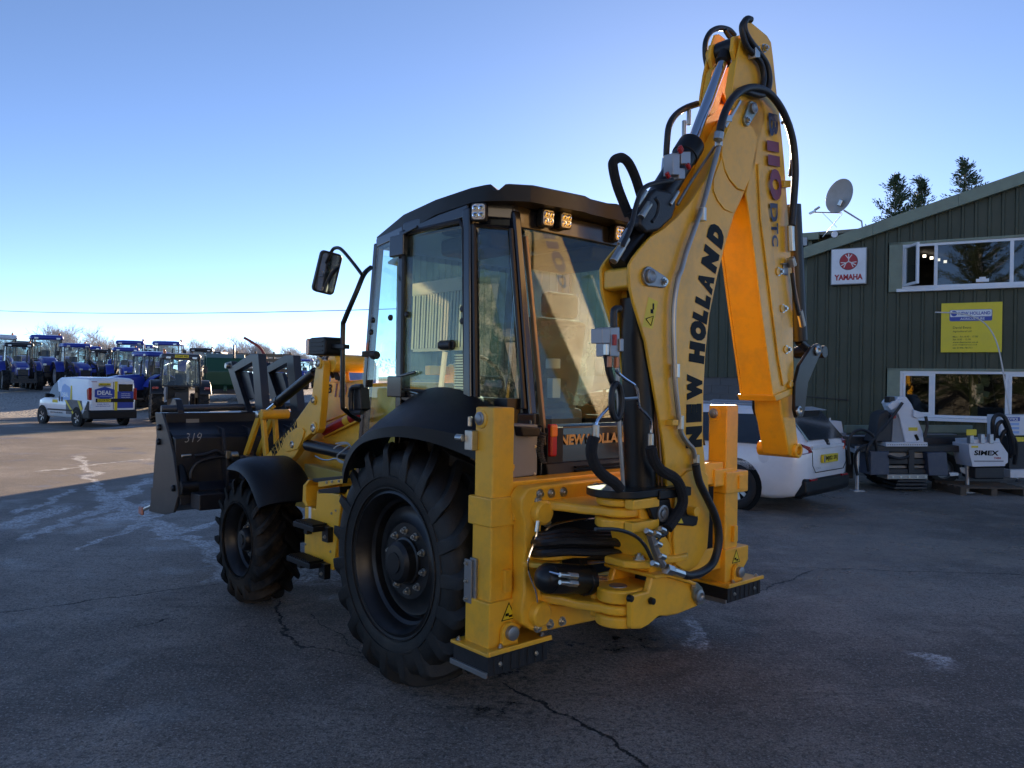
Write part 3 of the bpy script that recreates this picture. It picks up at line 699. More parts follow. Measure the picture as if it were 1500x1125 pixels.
# ---- bolt shared by all
_bolt = None
def bolt(p, axis, par, r=.016, h=.014, m=None):
    global _bolt
    rot = Vector((0, 0, 1)).rotation_difference(Vector(axis)).to_euler()
    if _bolt is None:
        mb = MB(); mb.cyl((0, 0, 0), (0, 0, .25), 1.35, 14); mb.cyl((0, 0, .25), (0, 0, 1.0), 1.0, 6); mb.cyl((0, 0, 1.0), (0, 0, 1.5), .5, 8)
        _bolt = mb.build('bolt', STEEL, par, smooth=True, ang=30); o = _bolt
    else: o = _bolt.copy(); COL.objects.link(o); o.parent = par
    o.location = p; o.rotation_euler = rot; o.scale = (r, r, h); return o

# ---- wheels ------------------------------------------------------
def make_wheel(R, Wd, rimR, nl, rm, hubin, nb, br, hubR, rub):
    root = empty('wheel'); root.parent = BH_
    prof = [(rimR - .015, .40 * Wd), (rimR + .012, .452 * Wd), (rimR + .03, .485 * Wd), (rimR + .05, .495 * Wd), (R - .19, .515 * Wd), (R - .13, .505 * Wd), (R - .085, .46 * Wd), (R - .06, .36 * Wd), (R - .052, 0)]
    full = prof + [(r, -y) for r, y in prof[-2::-1]]
    tb = MB(); n = 72
    tb.loft([[Vector((r * cos(2 * pi * k / n), y, r * sin(2 * pi * k / n))) for k in range(n)] for r, y in full], True, False)
    lw = 2 * pi / nl
    for sd in (-1, 1):
        for k in range(nl):
            f0 = lw * (k + (.5 if sd > 0 else 0)); rings = []
            q_ = R / .7; sec = [(.525, R - .20 * q_, R - .072 * q_, .66), (.515, R - .16 * q_, R - .052 * q_, .74), (.46, R - .10 * q_, R - .024 * q_, .84), (.36, R - .07, R - .006 * q_, .90), (.24, R - .06, R + .002, .90), (.10, R - .06, R + .003, .95), (-.02, R - .06, R + .003, 1.0)]
            for (yy, rb, rt, ws) in sec:
                t = (.525 - yy) / .545; fc = f0 - t * (.40 * Wd / R) * 1.55 * t ** .15
                hb, ht = .052 * ws * R / .7, .032 * ws * R / .7
                rings.append([Vector((r * cos(fc + a / r), sd * yy * Wd, r * sin(fc + a / r))) for r, a in ((rb, -hb), (rt, -ht), (rt, ht), (rb, hb))])
            tb.loft(rings)
    ty = tb.build('tyre', rub, root, smooth=True, ang=38)
    for r_, t_ in ((rimR + .028, .494), (R - .20, .519)):
        ring = MB(); ring.lathe([(r_ - .006, t_ * Wd - .006), (r_ - .004, t_ * Wd + .003), (r_ + .004, t_ * Wd + .003), (r_ + .006, t_ * Wd - .006)], (0, 0, 0), 'y', 64, cap=False); ring.build('sidewall_rib', rub, ty, smooth=True)
    rb = MB(); o = .455 * Wd
    rb.lathe([(rimR + .008, o - .02), (rimR + .010, o), (rimR - .004, o + .006), (rimR - .012, o - .01), (rimR - .030, o - .03), (rimR - .042, o - .085), (rimR - .060, o - .10), (rimR - .066, o - .15), (rimR - .085, o - .165),
              (rimR - .09, hubin + .005), (rimR - .12, hubin), (br + .06, hubin + .015), (br + .045, hubin + .03), (.02, hubin + .03), (.01, hubin - .02), (rimR - .1, hubin - .03), (rimR - .03, -o), (rimR + .008, -o)], (0, 0, 0), 'y', 56, cap=False)
    rm_ = rb.build('rim', rm, root, smooth=True, ang=32)
    hb = MB(); hb.lathe([(hubR * 1.12, hubin + .03), (hubR * 1.10, hubin + .045), (hubR, hubin + .05), (hubR * .97, hubin + .095), (hubR * .80, hubin + .115), (hubR * .50, hubin + .118), (hubR * .48, hubin + .125), (.001, hubin + .125)], (0, 0, 0), 'y', 40)
    hb.build('hub', rm, root, smooth=True, ang=35)
    for k in range(nb):
        a = 2 * pi * k / nb + .2; bolt((br * cos(a), hubin + .03, br * sin(a)), (0, 1, 0), root, .017, .022)
    return root
rw = make_wheel(.700, .405, .405, 19, RIM, .055, 10, .175, .125, RUB); rw.location = (0, .892, .70)
text('MITAS', mat('rubber_print', (.02, .02, .022), .5), rw.children[0], (.50, .212, -.05), (0, 0, -1), (1, 0, 0), .06, .22, bold=.02, ext=.001)
w2 = copy_tree(rw, BH_); w2.location = (0, -.892, .70); w2.rotation_euler = (0, 0, pi)
fw = make_wheel(.492, .34, .282, 17, RIM, .02, 8, .12, .09, RUBM); fw.location = (2.15, .93, .49); fw.rotation_euler = (0, .3, 0)
w2 = copy_tree(fw, BH_); w2.location = (2.15, -.93, .49); w2.rotation_euler = (0, .5, pi)

# ---- chassis -------------------------------------------------------
mb = MB(); mb.bb((-.72, -.36, .62), (2.75, .36, 1.0)); mb.bb((-.75, -.5, .55), (-.5, .5, 1.15)); mb.bb((.3, -.62, .58), (1.3, .60, .98)); ch = part(mb, 'chassis', YEL, bev=.012)
mb = MB(); mb.cyl((0, -.82, .70), (0, .82, .70), .13, 20); mb.box((0, 0, .70), (.36, .5, .36)); mb.lathe([(.13, -.09), (.24, -.05), (.26, .02), (.2, .1)], (0, .70, .7), 'y'); part(mb, 'rear_axle', BLKP)
mb = MB(); mb.cyl((2.15, -.8, .49), (2.15, .8, .49), .085, 16); mb.box((2.15, 0, .5), (.3, .4, .26)); part(mb, 'front_axle', BLKP)
mb = MB(); mb.bb((1.35, .36, .74), (1.95, .60, .80)); mb.bar((1.3, .62, 1.02), (2.0, .58, 1.02), .08, .10); part(mb, 'side_beam', mat('olive_yellow', (.42, .30, .07), .5), ch)
# ---- engine hood and loader tower ---------------------------------
mb = MB(); mb.prism([(1.0, 1.0), (1.0, 1.745), (2.10, 1.70), (2.55, 1.35), (2.95, 1.22), (3.0, .75), (2.6, .7)], 'y', -.40, .40); hood = part(mb, 'engine_hood', YEL, bev=.03, seg=3)
pl = TR('y', .425, [(474, 560), (530, 556), (530, 602), (494, 620), (484, 632), (474, 636)])
mb = MB(); mb.prism(pl, 'y', .405, .43); part(mb, 'side_cover', YEL, hood, bev=.008)
pl = TR('y', .47, [(468, 628), (535, 596), (535, 700), (455, 690), (455, 650)])
mb = MB(); mb.prism(pl, 'y', .30, .47); part(mb, 'loader_tower', YEL, bev=.012)
a = mp(477, 632, 'y', .49); b = mp(535, 603, 'y', .49)
mb = MB(); mb.cyl(a, b, .042, 18); rc = part(mb, 'red_cylinder', RED, bev=.004)
mb = MB(); mb.cyl(a.lerp(b, .55), a.lerp(b, .68), .0435, 18); part(mb, 'yellow_band', YEL, rc, bev=0, smooth=True)
mb = MB(); mb.bar(mp(470, 621, 'y', .50), mp(535, 594, 'y', .50), .02, .018); mb.bar(mp(474, 640, 'y', .50), mp(535, 611, 'y', .50), .02, .018); part(mb, 'cylinder_guard', YEL)
q = [mp(x, y, 'y', .433) for x, y in ((482.5, 569), (502, 572), (520, 575))]
for tx_, px, py, w_, m_ in (('B', 482.5, 569.5, .085, BLKD), ('110', 499, 572, .19, mat('maroon_decal', (.20, .015, .03), .4)), ('D', 513, 575, .075, BLKD)):
    p = mp(px, py, 'y', .433); text(tx_, m_, hood, p, (-1, 0, 0), (0, 0, 1), .075 if tx_ != '110' else .11, w_, bold=.03, shear=.25, ext=.001)
# ---- loader arm (the left one is traced, the right one mirrored) -----
arm = TR('y', .66, [(463, 531), (467, 526), (473, 528), (474.5, 534), (470, 600), (467, 629), (463, 635), (457, 634), (447, 642), (432, 668), (425, 676), (390, 668), (404, 648), (424, 628), (443, 602), (456, 583)])
tail = TR('y', .66, [(447, 642), (425, 676), (378, 700), (350, 735), (340, 735), (352, 700), (392, 664), (424, 628)])
mb = MB(); mb.prism(arm, 'y', .60, .66); mb.prism(tail, 'y', .603, .657); mb.bar((1.74, .63, 1.85), (1.76, .40, 1.85), .08, .08); la = part(mb, 'loader_arm', YEL, bev=.008)
dbl = TR('y', .668, [(443, 627), (446, 632), (443, 644), (436, 658), (420, 662), (413, 657), (416, 643), (425, 633), (434, 627)])
mb = MB(); mb.prism(dbl, 'y', .659, .672); part(mb, 'doubler_plate', YEL, la, bev=.005)
for px, py, r in ((468, 532, .03), (460.5, 586, .026), (460.5, 627, .032), (430, 651, .03)):
    p = mp(px, py, 'y', .66); m_ = MB(); m_.lathe([(r, 0), (r, .016), (r * .75, .022), (r * .7, .014), (.001, .014)], p, 'y', 20); part(m_, 'pin', STEEL, la, bev=0, smooth=True)
    m_ = MB(); m_.lathe([(r * 1.5, 0), (r * 1.45, .01), (r, .012)], p, 'y', 20); part(m_, 'pin_collar', YEL, la, bev=0, smooth=True)
PTH = [(399, 658), (404.5, 652), (411.5, 645), (417, 636.5), (421, 631), (425, 626), (428, 622), (431, 617), (434, 611.5), (438.5, 604), ]
for ch_, (px, py) in zip('NEWHOLLAND', [(400 + 33.5 * t, 662 - 43 * t) for t in (0, .10, .215, .345, .455, .555, .64, .74, .86, .98)]):
    p = mp(px, py, 'y', .6605); d_ = mp(432, 617.5, 'y', .66) - mp(399, 660.5, 'y', .66); d_.normalize()
    text(ch_, BLKD, la, p, d_, Vector((0, 1, 0)).cross(d_) * 1 if False else d_.cross(Vector((0, -1, 0))), .092, .044 if ch_ not in 'W' else .058, bold=.07, shear=.0, ext=.001)
mirror(la)
# bell crank links in front of the arm
lk = MB(); y1 = .56
for a_, b_, w_ in (((382, 604), (360, 668), .065), ((385, 606), (390, 668), .06)):
    lk.bar(mp(*a_, 'y', y1), mp(*b_, 'y', y1), .035, w_, (0, 0, 1))
lk.bar(mp(402, 606, 'y', .40), mp(406, 660, 'y', .40), .035, .06); lk.bar(mp(401, 606, 'y', .40), mp(378, 668, 'y', .40), .035, .065)
lk.cyl(mp(382, 607, 'y', .60), mp(382, 607, 'y', .60) + Vector((0, -.26, 0)), .045, 18)
li = part(lk, 'tilt_linkage', YEL, bev=.006)
p = mp(380.5, 607, 'y', .58); m_ = MB(); m_.lathe([(.032, 0), (.032, .03), (.022, .035), (.001, .035)], p, 'y', 18); part(m_, 'pin', STEEL, li, bev=0, smooth=True)
mirror(li)
a, b, c = mp(462, 545, 'y', .50), mp(407, 589, 'y', .50), mp(388, 605, 'y', .50)
mb = MB(); mb.cyl(a, b, .043, 22); mb.lathe([(.048, 0), (.048, .05)], b - (b - a).normalized() * .05, (b - a), 20); tc_ = part(mb, 'tilt_cylinder', BLKP, bev=.004)
mb = MB(); mb.cyl(b, c, .022, 14); part(mb, 'rod', CHROME, tc_, bev=0, smooth=True)
mb = MB(); mb.tube(PY(.52, [(463, 541), (440, 557), (418, 573), (411, 580)]), .009, 8, 4); part(mb, 'cylinder_pipe', BLKP, tc_, bev=0, smooth=True)
mirror(tc_)
a, b = mp(451, 652, 'y', .62), mp(514, 666, 'y', .62)
mb = MB(); mb.cyl(a, b, .046, 22); mb.cyl(b, b + Vector((-.15, 0, 0)), .05, 16); lc = part(mb, 'lift_cylinder', BLKP, bev=.004)
mb = MB(); mb.cyl(a, a + (a - b).normalized() * .22, .024, 14); part(mb, 'rod', CHROME, lc, bev=0, smooth=True); mirror(lc)
# hoses round the lift cylinder
WIREM = mat('pale_hose', (.40, .38, .36), .5)
for k, pts in enumerate([[(492, 650), (505, 648), (512, 652), (503, 660), (494, 668), (497, 676), (507, 678), (515, 676)], [(489, 657), (497, 652), (509, 650), (516, 657)], [(462, 668), (472, 673), (482, 674), (492, 672), (505, 678)]]):
    mb = MB(); mb.tube(PY(.70, pts), .006, 6, 5); part(mb, 'hose', WIREM if k < 2 else STEEL, bev=0, smooth=True)
for pts in ([(470, 522), (476, 512), (484, 507)], [(474, 527), (484, 545), (488, 552)], [(484, 524), (491, 545), (494, 555)], [(478, 528), (486, 515), (492, 512)], [(489, 520), (494, 512), (497, 508), (499, 516), (492, 540), (497, 556)]):
    mb = MB(); mb.tube(PY(.55, pts), .016, 7, 5); part(mb, 'hose', HOSE, bev=0, smooth=True)
mb = MB(); mb.cyl((1.62, .25, 1.88), (1.62, .6, 1.88), .07, 16); mb.prism(TR('y', .5, [(480, 560), (484, 530), (496, 528), (500, 560)]), 'y', .42, .48); part(mb, 'arm_pivot', YEL, bev=.006)
# ---- front fender ---------------------------------------------------
def fender_front():
    rings = []; C = Vector((2.15, 0, .49))
    for k in range(15):
        a = radians(76 + 70 * k / 14); R = .625 + .03 * sin(pi * k / 14); e = 1 - (abs(k - 7) / 7) ** 4 * .35
        def P(r, y): return (C.x + r * cos(a), y, C.z + r * sin(a))
        rings.append([P(R - .03, .70), P(R, .74), P(R + .005, .98), P(R - .01, 1.07), P(R - .045, 1.125), P(R - .10 * e, 1.14), P(R - .105 * e, 1.125), P(R - .06, 1.10), P(R - .035, 1.05), P(R - .025, .75)])
    mb = MB(); mb.loft(rings); return mb
ff = part(fender_front(), 'front_fender', PLA, bev=0, smooth=True, ang=55); mirror(ff)
mb = MB(); mb.bar((2.15, .66, .95), (2.15, .8, 1.08), .06, .03); mb.bar((1.85, .55, .55), (1.75, .74, .9), .05, .05); part(mb, 'fender_bracket', BLKP, ff)
# ---- rear fender -----------------------------------------------------
inn = [(507, 672), (516, 643), (534, 612), (560, 588), (592, 569), (625, 567), (660, 577), (696, 598)]
top = [(504, 684), (510, 664), (526, 643), (552, 627), (592, 621), (634, 625), (672, 632), (700, 641)]
bot = [(502, 708), (506, 685), (521, 657), (544, 644), (582, 640), (622, 646), (660, 658), (700, 675)]
def spl2(l): return spline([Vector((x, y, 0)) for x, y in l], 4)
rings = []
for i_, t_, b_ in zip(spl2(inn), spl2(top), spl2(bot)):
    _k = max(0, (t_.x - 560) / 140); yo_ = 1.12 - .13 * _k ** 1.3
    A = mp(i_.x, i_.y, 'y', .78); T = mp(t_.x, t_.y, 'y', yo_); B = mp(b_.x, b_.y, 'y', yo_ + .02)
    A.x = A.x * .5 + T.x * .5
    M1 = A.lerp(T, .55); M1.z += .012; M2 = A.lerp(T, .9); M2.z += .006
    dn = Vector((0, -.012, -.02))
    rings.append([A + Vector((0, -.1, -.02)), A, M1, M2, T, T.lerp(B, .15) + Vector((0, .012, 0)), B, B + Vector((0, -.03, 0)), T + Vector((0, -.04, -.03)), M1 + Vector((0, 0, -.035)), A + Vector((0, -.1, -.05))])
mb = MB(); mb.loft(rings)
rf = part(mb, 'rear_fender', PLA, bev=0, smooth=True, ang=30); mirror(rf)
mb = MB(); mb.bb((-.55, .60, .95), (.45, .70, 1.66)); part(mb, 'wheel_arch_wall', BLKP, rf, bev=0)
# ---- side tank and steps ---------------------------------------------
tk = TR('y', 1.0, [(446, 742), (462.5, 745), (464, 719), (496, 724), (499.5, 735), (488, 836), (464, 827), (445.5, 817)])
mb = MB(); mb.prism(tk, 'y', .66, 1.0); mb.prism(TR('y', .98, [(498, 730), (504, 716), (508, 735), (505, 830), (489, 834)]), 'y', .66, .955); tank = part(mb, 'side_tank', YEL, bev=.008)
mb = MB(); mb.prism(TR('y', 1.0, [(442, 711), (449, 703), (463, 706), (464, 745), (446, 742), (441, 735)]), 'y', .66, .70); part(mb, 'filler_recess', YEL, tank, bev=.004)
ed = TR('y', 1.0, [(442, 711), (449, 703), (452, 703), (446, 712), (446, 734), (449, 742), (446, 742), (441, 735)])
mb = MB(); mb.prism(ed, 'y', .66, .99); part(mb, 'recess_rim', YEL, tank, bev=.003)
p = mp(457, 725, 'y', .80); mb = MB(); mb.lathe([(.05, -.08), (.055, -.02), (.055, .03), (.04, .05), (.001, .05)], p, (.2, 1, .25), 7); part(mb, 'filler_cap', mat('blue_plastic', (.015, .05, .36), .4), tank, bev=.006)
mb = MB(); mb.prism(TR('y', .97, [(449, 702), (502, 697), (504, 702), (463, 707)]), 'y', .62, .97); part(mb, 'upper_tread', PLA, tank, bev=.004)
mb = MB(); mb.prism(TR('y', 1.0, [(463, 706), (503, 701), (503, 708), (463, 714)]), 'y', .94, .985); pr_ = part(mb, 'tread_plate', YEL, tank, bev=.003)
for px in (479, 487, 497): bolt(mp(px, 706.5 - (px - 480) * .1, 'y', .985), (0, 1, 0), tank, .008, .008)
mb = MB(); mb.prism(TR('y', 1.0, [(466, 717), (497, 713), (498, 722), (466, 724)]), 'y', .72, 1.0); part(mb, 'mat', PLA, tank, bev=.004)
for px, py in ((492, 748), (449, 762), (448, 797), (484.5, 808), (486, 752)): bolt(mp(px, py, 'y', 1.0), (0, 1, 0), tank, .007, .006)
mb = MB(); p = mp(454, 753, 'y', 1.001); mb.bb((p.x - .018, 1.0, p.z - .05), (p.x + .018, 1.002, p.z + .05)); part(mb, 'label', WHITED, tank, bev=0)
for (xa, xb, zz, yo) in ((.86, 1.17, .745, .99), (.88, 1.24, .50, 1.0)):
    st = MB(); st.bb((xa + .02, yo + .01, zz), (xb, yo + .13, zz + .035))
    for k in range(11): st.box((xa + .05 + k * (xb - xa - .08) / 10, yo + .07, zz + .041), (.012, .11, .014))
    st.bb((xa - .03, yo + .002, zz - .07), (xa + .05, yo + .05, zz + .03)); st.bb((xb - .05, yo - .05, zz - .06), (xb, yo + .05, zz + .02))
    s_ = part(st, 'step', BLKP, tank, bev=.004); bolt((xa + .005, yo + .05, zz - .035), (0, 1, 0), s_, .01, .01, None)
# ---- bucket -----------------------------------------------------------
BY = 1.17
side = TR('y', BY, [(227, 604), (237, 605), (246, 635), (253, 665), (258, 702), (260, 728), (254, 751), (240, 754), (218, 749), (223, 719), (226, 672), (229, 638)])
x0b = min(p[0] for p in side); zlo = min(p[1] for p in side)
bk_side = MB(); bk_side.prism(side, 'y', BY - .025, BY); bk_side2 = MB(); bk_side2.prism(side, 'y', -BY, -BY + .025)
# shell: back plate, curved floor
sh = [(side[1][0] + .25, 1.41), (side[1][0] + .02, 1.41), (side[1][0], 1.30), (side[1][0] - .02, 1.27), (3.46, 1.20), (3.42, .80), (side[5][0] + .02, .74), (side[5][0] + .01, .62), (side[6][0] + .02, side[6][1] + .01), (side[8][0], side[8][1] + .01), (side[8][0], side[8][1] + .04), (side[6][0] + .06, side[6][1] + .05), (side[5][0] + .06, .70), (3.47, .78), (3.51, 1.20), (side[1][0] + .06, 1.37), (side[1][0] + .25, 1.38)]
mb = MB(); mb.prism(sh, 'y', -BY + .026, BY - .026); bucket = part(mb, 'bucket', BUCK, bev=.006)
part(bk_side, 'side_plate', BUCK_LIT, bucket, bev=.006); part(bk_side2, 'side_plate', BUCK_LIT, bucket, bev=.006)
mb = MB(); mb.bb((side[1][0] - .015, -BY + .03, 1.29), (side[1][0] + .2, BY - .03, 1.418)); part(mb, 'top_band', BUCK, bucket, bev=.012)
for y in (.72, .47, .05, -.3, -.7):
    mb = MB(); mb.prism([(3.60, 1.30), (3.44, 1.20), (3.41, .80), (3.30, .74), (3.30, .95), (3.44, 1.28)], 'y', y - .012, y + .012); part(mb, 'rib', BUCK, bucket, bev=.003)
a, b = mp(247, 632, 'y', 1.10), mp(272, 715, 'y', 1.10)
mb = MB(); mb.cyl(a.lerp(b, .35), b, .045, 20); mb.cyl(b + Vector((0, .05, 0)), b + Vector((0, -.10, 0)), .06, 18); mb.box(a, (.1, .1, .1)); cc = part(mb, 'clam_cylinder', BLKP, bucket, bev=.005)
mb = MB(); mb.cyl(a, a.lerp(b, .36), .024, 16); part(mb, 'rod', CHROME, cc, bev=0, smooth=True)
mb = MB(); mb.bb((3.02, .86, .60), (3.24, 1.08, .74)); part(mb, 'clam_bracket', BUCK, bucket, bev=.01)
for px, py, r in ((235, 626, .03), (234, 647, .03), (255.5, 715, .03)):
    p = mp(px, py, 'y', BY); mb = MB(); mb.lathe([(r, 0), (r, .02), (r * .6, .03), (.001, .03)], p, 'y', 16); part(mb, 'pivot_cap', BLKP, bucket, bev=0, smooth=True)
mb = MB(); mb.cyl(mp(236, 599, 'y', 1.15), mp(236, 599, 'y', 1.15) + Vector((-.1, -1.6, .03)), .034, 18); fs = part(mb, 'fork_shaft', mat('shaft_steel', (.10, .105, .115), .4, .6), bucket, bev=.003)
p = mp(257, 600, 'y', 1.0); mb = MB(); mb.prism([(p.x - .14, p.z - .09), (p.x + .14, p.z - .09), (p.x + .13, p.z + .02), (p.x + .02, p.z + .11), (p.x - .05, p.z + .10), (p.x - .13, p.z)], 'y', .96, 1.02); part(mb, 'shaft_bracket', BUCK, bucket, bev=.005)
_xs = side[1][0] - .016; p = mp(282, 619, 'x', _xs); mb = MB(); mb.bb((_xs - .004, p.y - .06, p.z - .035), (_xs + .002, p.y + .06, p.z + .035)); part(mb, 'data_plate', mat('alloy_plate', (.35, .34, .32), .4, .6), bucket, bev=0)
text('319', mat('chalk', (.42, .42, .42), .9), bucket, mp(283, 641, 'x', 3.435), (0, -1, 0), (-.1, 0, 1), .085, .15, bold=-.012, ext=.004, shear=.2)
for pts in ([(285, 668), (300, 666), (316, 661), (325, 665), (333, 669)], [(280, 700), (281, 690), (290, 678), (310, 671), (332, 669)]):
    mb = MB(); mb.tube(PX(3.30, pts), .016, 8, 5); part(mb, 'hose', HOSE, bucket, bev=0, smooth=True)
mb = MB(); p = mp(333, 666, 'x', 3.30); mb.box(p, (.05, .04, .07)); part(mb, 'hose_fitting', STEEL, bucket, bev=.004); mb = MB(); mb.cyl(mp(266, 668, 'x', 3.30), mp(280, 667, 'x', 3.30), .013, 10); part(mb, 'hose_fitting', STEEL, bucket, bev=.004)
mb = MB(); p = mp(222, 724, 'y', BY); mb.bb((p.x - .02, BY - .06, p.z - .14), (p.x + .09, BY - .02, p.z + .06)); part(mb, 'side_cutter', BUCK_LIT, bucket, bev=.004)
a = mp(225, 740, 'y', BY - .03); b = mp(212, 746, 'y', BY - .03)
mb = MB(); mb.cyl(a, b, .018, 10); mk = part(mb, 'marker_arm', STEEL, bucket, bev=.003)
mb = MB(); c = mp(207, 748, 'y', BY - .03); mb.box(c, (.10, .03, .08)); part(mb, 'red_marker', mat('red_white_marker', (.5, .22, .18), .5, var=.6, vs=18), mk, bev=.01)
# fork frames folded up on the bucket
for (dx, yy) in ((0, .36), (53, 0.0)):
    def FT(l): return TR('y', .36, l)
    off = 0 if dx == 0 else -.36
    fk = MB()
    for pl, t_ in (([(374, 519), (384, 518.5), (391, 604), (380, 604)], .04), ([(371, 519), (384, 518.5), (383, 526), (349, 545), (344, 537)], .038), ([(335, 531), (343, 529), (367, 604), (357, 604)], .03)):
        P_ = FT(pl); fk.prism(P_, 'y', .36 - t_ + off, .36 + t_ + off)
    f_ = part(fk, 'fork_frame', BUCK, bucket, bev=.006)
    q_ = MB(); q_.prism(FT([(347, 544), (361, 545), (371, 584), (357, 584)]), 'y', .30 + off, .34 + off); part(q_, 'fork_blade', BUCK, f_, bev=.004)
    p = mp(338.5, 536, 'y', .36); q_ = MB(); q_.cyl((p.x, .42 + off, p.z), (p.x, .28 + off, p.z), .03, 14); part(q_, 'pin', STEEL, f_, bev=.004)
mb = MB(); mb.bb((3.0, -.75, .66), (3.22, .75, .80)); mb.bb((2.75, .55, .60), (3.2, .66, 1.05)); mb.bb((2.75, -.66, .60), (3.2, -.55, 1.05)); part(mb, 'quick_hitch', BUCK, bucket, bev=.01)
mb = MB(); p = mp(347, 668, 'y', .62); mb.lathe([(.045, 0), (.045, .06), (.03, .07), (.001, .07)], p, 'y', 16); part(mb, 'hitch_pin', STEEL, bucket, bev=0, smooth=True)

# ---- cab -----------------------------------------------------------------
V = Vector
At, Ab = V((.87, .66, 2.70)), V((1.03, .68, 1.08)); Am = At.lerp(Ab, .585)
Dt, Db = V((.44, .725, 2.72)), V((.42, .745, 1.10))
Bt, Bb = V((-.255, .745, 2.75)), V((-.315, .76, 1.52))
Ct, Cb = V((-.405, .55, 2.74)), V((-.605, .55, 1.36))
def my_(v): return V((v.x, -v.y, v.z))
cab = empty('cab'); cab.parent = BH_
fr = MB()
for s_ in (1, -1):
    q = (lambda v: v) if s_ > 0 else my_
    fr.bar(q(At), q(Ab), .055, .06, (0, 1, 0)); fr.bar(q(Dt), q(Db), .06, .085, (0, 1, 0)); fr.bar(q(Bt), q(Bb), .07, .085, (0, 1, 0)); fr.bar(q(Ct), q(Cb), .07, .06, (0, 1, 0))
    fr.bar(q(At), q(Dt), .05, .07); fr.bar(q(Dt), q(Bt), .055, .10); fr.bar(q(Bt), q(Ct), .055, .10)
    fr.bar(q(V((.42, .745, 1.66))), q(Bb + V((0, 0, .05))), .05, .07)
fr.bar(Ct, my_(Ct), .055, .14); fr.bar(At, my_(At), .05, .07); fr.bar(Ab, my_(Ab), .05, .07)
part(fr, 'cab_frame', BLKC, cab, bev=.014, seg=3)
# header band under the roof
hd = MB()
ring0 = [V((.88, .64, 2.66)), V((.44, .70, 2.68)), V((-.26, .72, 2.66)), V((-.43, .56, 2.65)), V((-.45, 0, 2.65)), V((-.43, -.56, 2.65)), V((-.26, -.72, 2.66)), V((.44, -.70, 2.68)), V((.88, -.64, 2.66))]
ring1 = [v + V((0, 0, .12)) for v in ring0]
hd.loft([ring0, ring1]); part(hd, 'header', BLKC, cab, bev=.01)
# roof
ol = [(.95, 0, 2.70, 2.77), (.94, .58, 2.69, 2.755), (.90, .66, 2.685, 2.75), (.45, .74, 2.705, 2.825), (.05, .775, 2.76, 2.85), (-.30, .78, 2.775, 2.86), (-.39, .745, 2.775, 2.868), (-.42, .72, 2.775, 2.835), (-.445, .70, 2.775, 2.835), (-.475, .675, 2.775, 2.868), (-.56, .56, 2.775, 2.865), (-.60, .15, 2.775, 2.865)]
ol2 = ol + [(-.585, .08, 2.775, 2.86), (-.585, -.08, 2.775, 2.86)] + [(a, -b, c, d) for a, b, c, d in ol[:0:-1]]
lo = [V((a, b, c)) for a, b, c, d in ol2]; hi = [V((a, b, d)) for a, b, c, d in ol2]
in1 = [V((a * .965 - .01, b * .95, d + .010)) for a, b, c, d in ol2]; in2 = [V((a * .80, b * .80, min(2.885, d + .018))) for a, b, c, d in ol2]; in3 = [V((a * .3, b * .3, 2.89)) for a, b, c, d in ol2]
un = [V((a * .94, b * .92, c)) for a, b, c, d in ol2]
rm = MB(); rm.loft([un, lo, hi, in1, in2, in3]); roofc = part(rm, 'cab_roof', PLA, cab, bev=0, smooth=True, ang=28)
# glazing, each pane its own
def pane(pts, name='pane', m=GLASS, th=.006, par=cab):
    P = [V(p) for p in pts]; n = (P[1] - P[0]).cross(P[2] - P[0]).normalized() * th
    g_ = MB(); k = len(P); g_.add(P + [p + n for p in P], [tuple(range(k)), tuple(range(k, 2 * k))[::-1]] + [(i, (i + 1) % k, k + (i + 1) % k, k + i) for i in range(k)])
    return g_.build(name, m, par)
def ins(a, b, t): return a.lerp(b, t)
for s_ in (1, -1):
    q = (lambda v: v) if s_ > 0 else my_
    A2 = At.lerp(Ab, .585)
    pane([q(At + V((-.02, .02, -.03))), q(A2 + V((-.02, .02, 0))), q(V((.44, .765, 1.765))), q(Dt + V((.02, .02, -.04)))], 'front_side_pane')
    pane([q(A2 + V((-.02, .02, -.05))), q(Ab + V((-.02, .02, .03))), q(V((.44, .765, 1.12))), q(V((.44, .765, 1.715)))], 'lower_side_pane')
    pane([q(V((.38, .765, 2.64))), q(V((.36, .77, 1.72))), q(V((.10, .775, 1.70))), q(V((-.20, .775, 1.64))), q(V((-.265, .77, 1.62))), q(V((-.225, .765, 2.62))), q(V((-.20, .765, 2.66))), q(V((.3, .765, 2.67)))], 'rear_side_pane')
    bz = lambda t, z: Bb.lerp(Cb, t)
    p0, p1 = Bt.lerp(Bb, .08).lerp(Ct.lerp(Cb, .08), .16), Bt.lerp(Bb, .08).lerp(Ct.lerp(Cb, .08), .84)
    p2, p3 = Bt.lerp(Bb, .93).lerp(Ct.lerp(Cb, .80), .84), Bt.lerp(Bb, .93).lerp(Ct.lerp(Cb, .82), .16)
    nrm = V((-.6, .6, 0)) * .05
    pane([q(p + nrm * .9) for p in (p0, p1, p2, p3)], 'corner_pane', GLASSR)
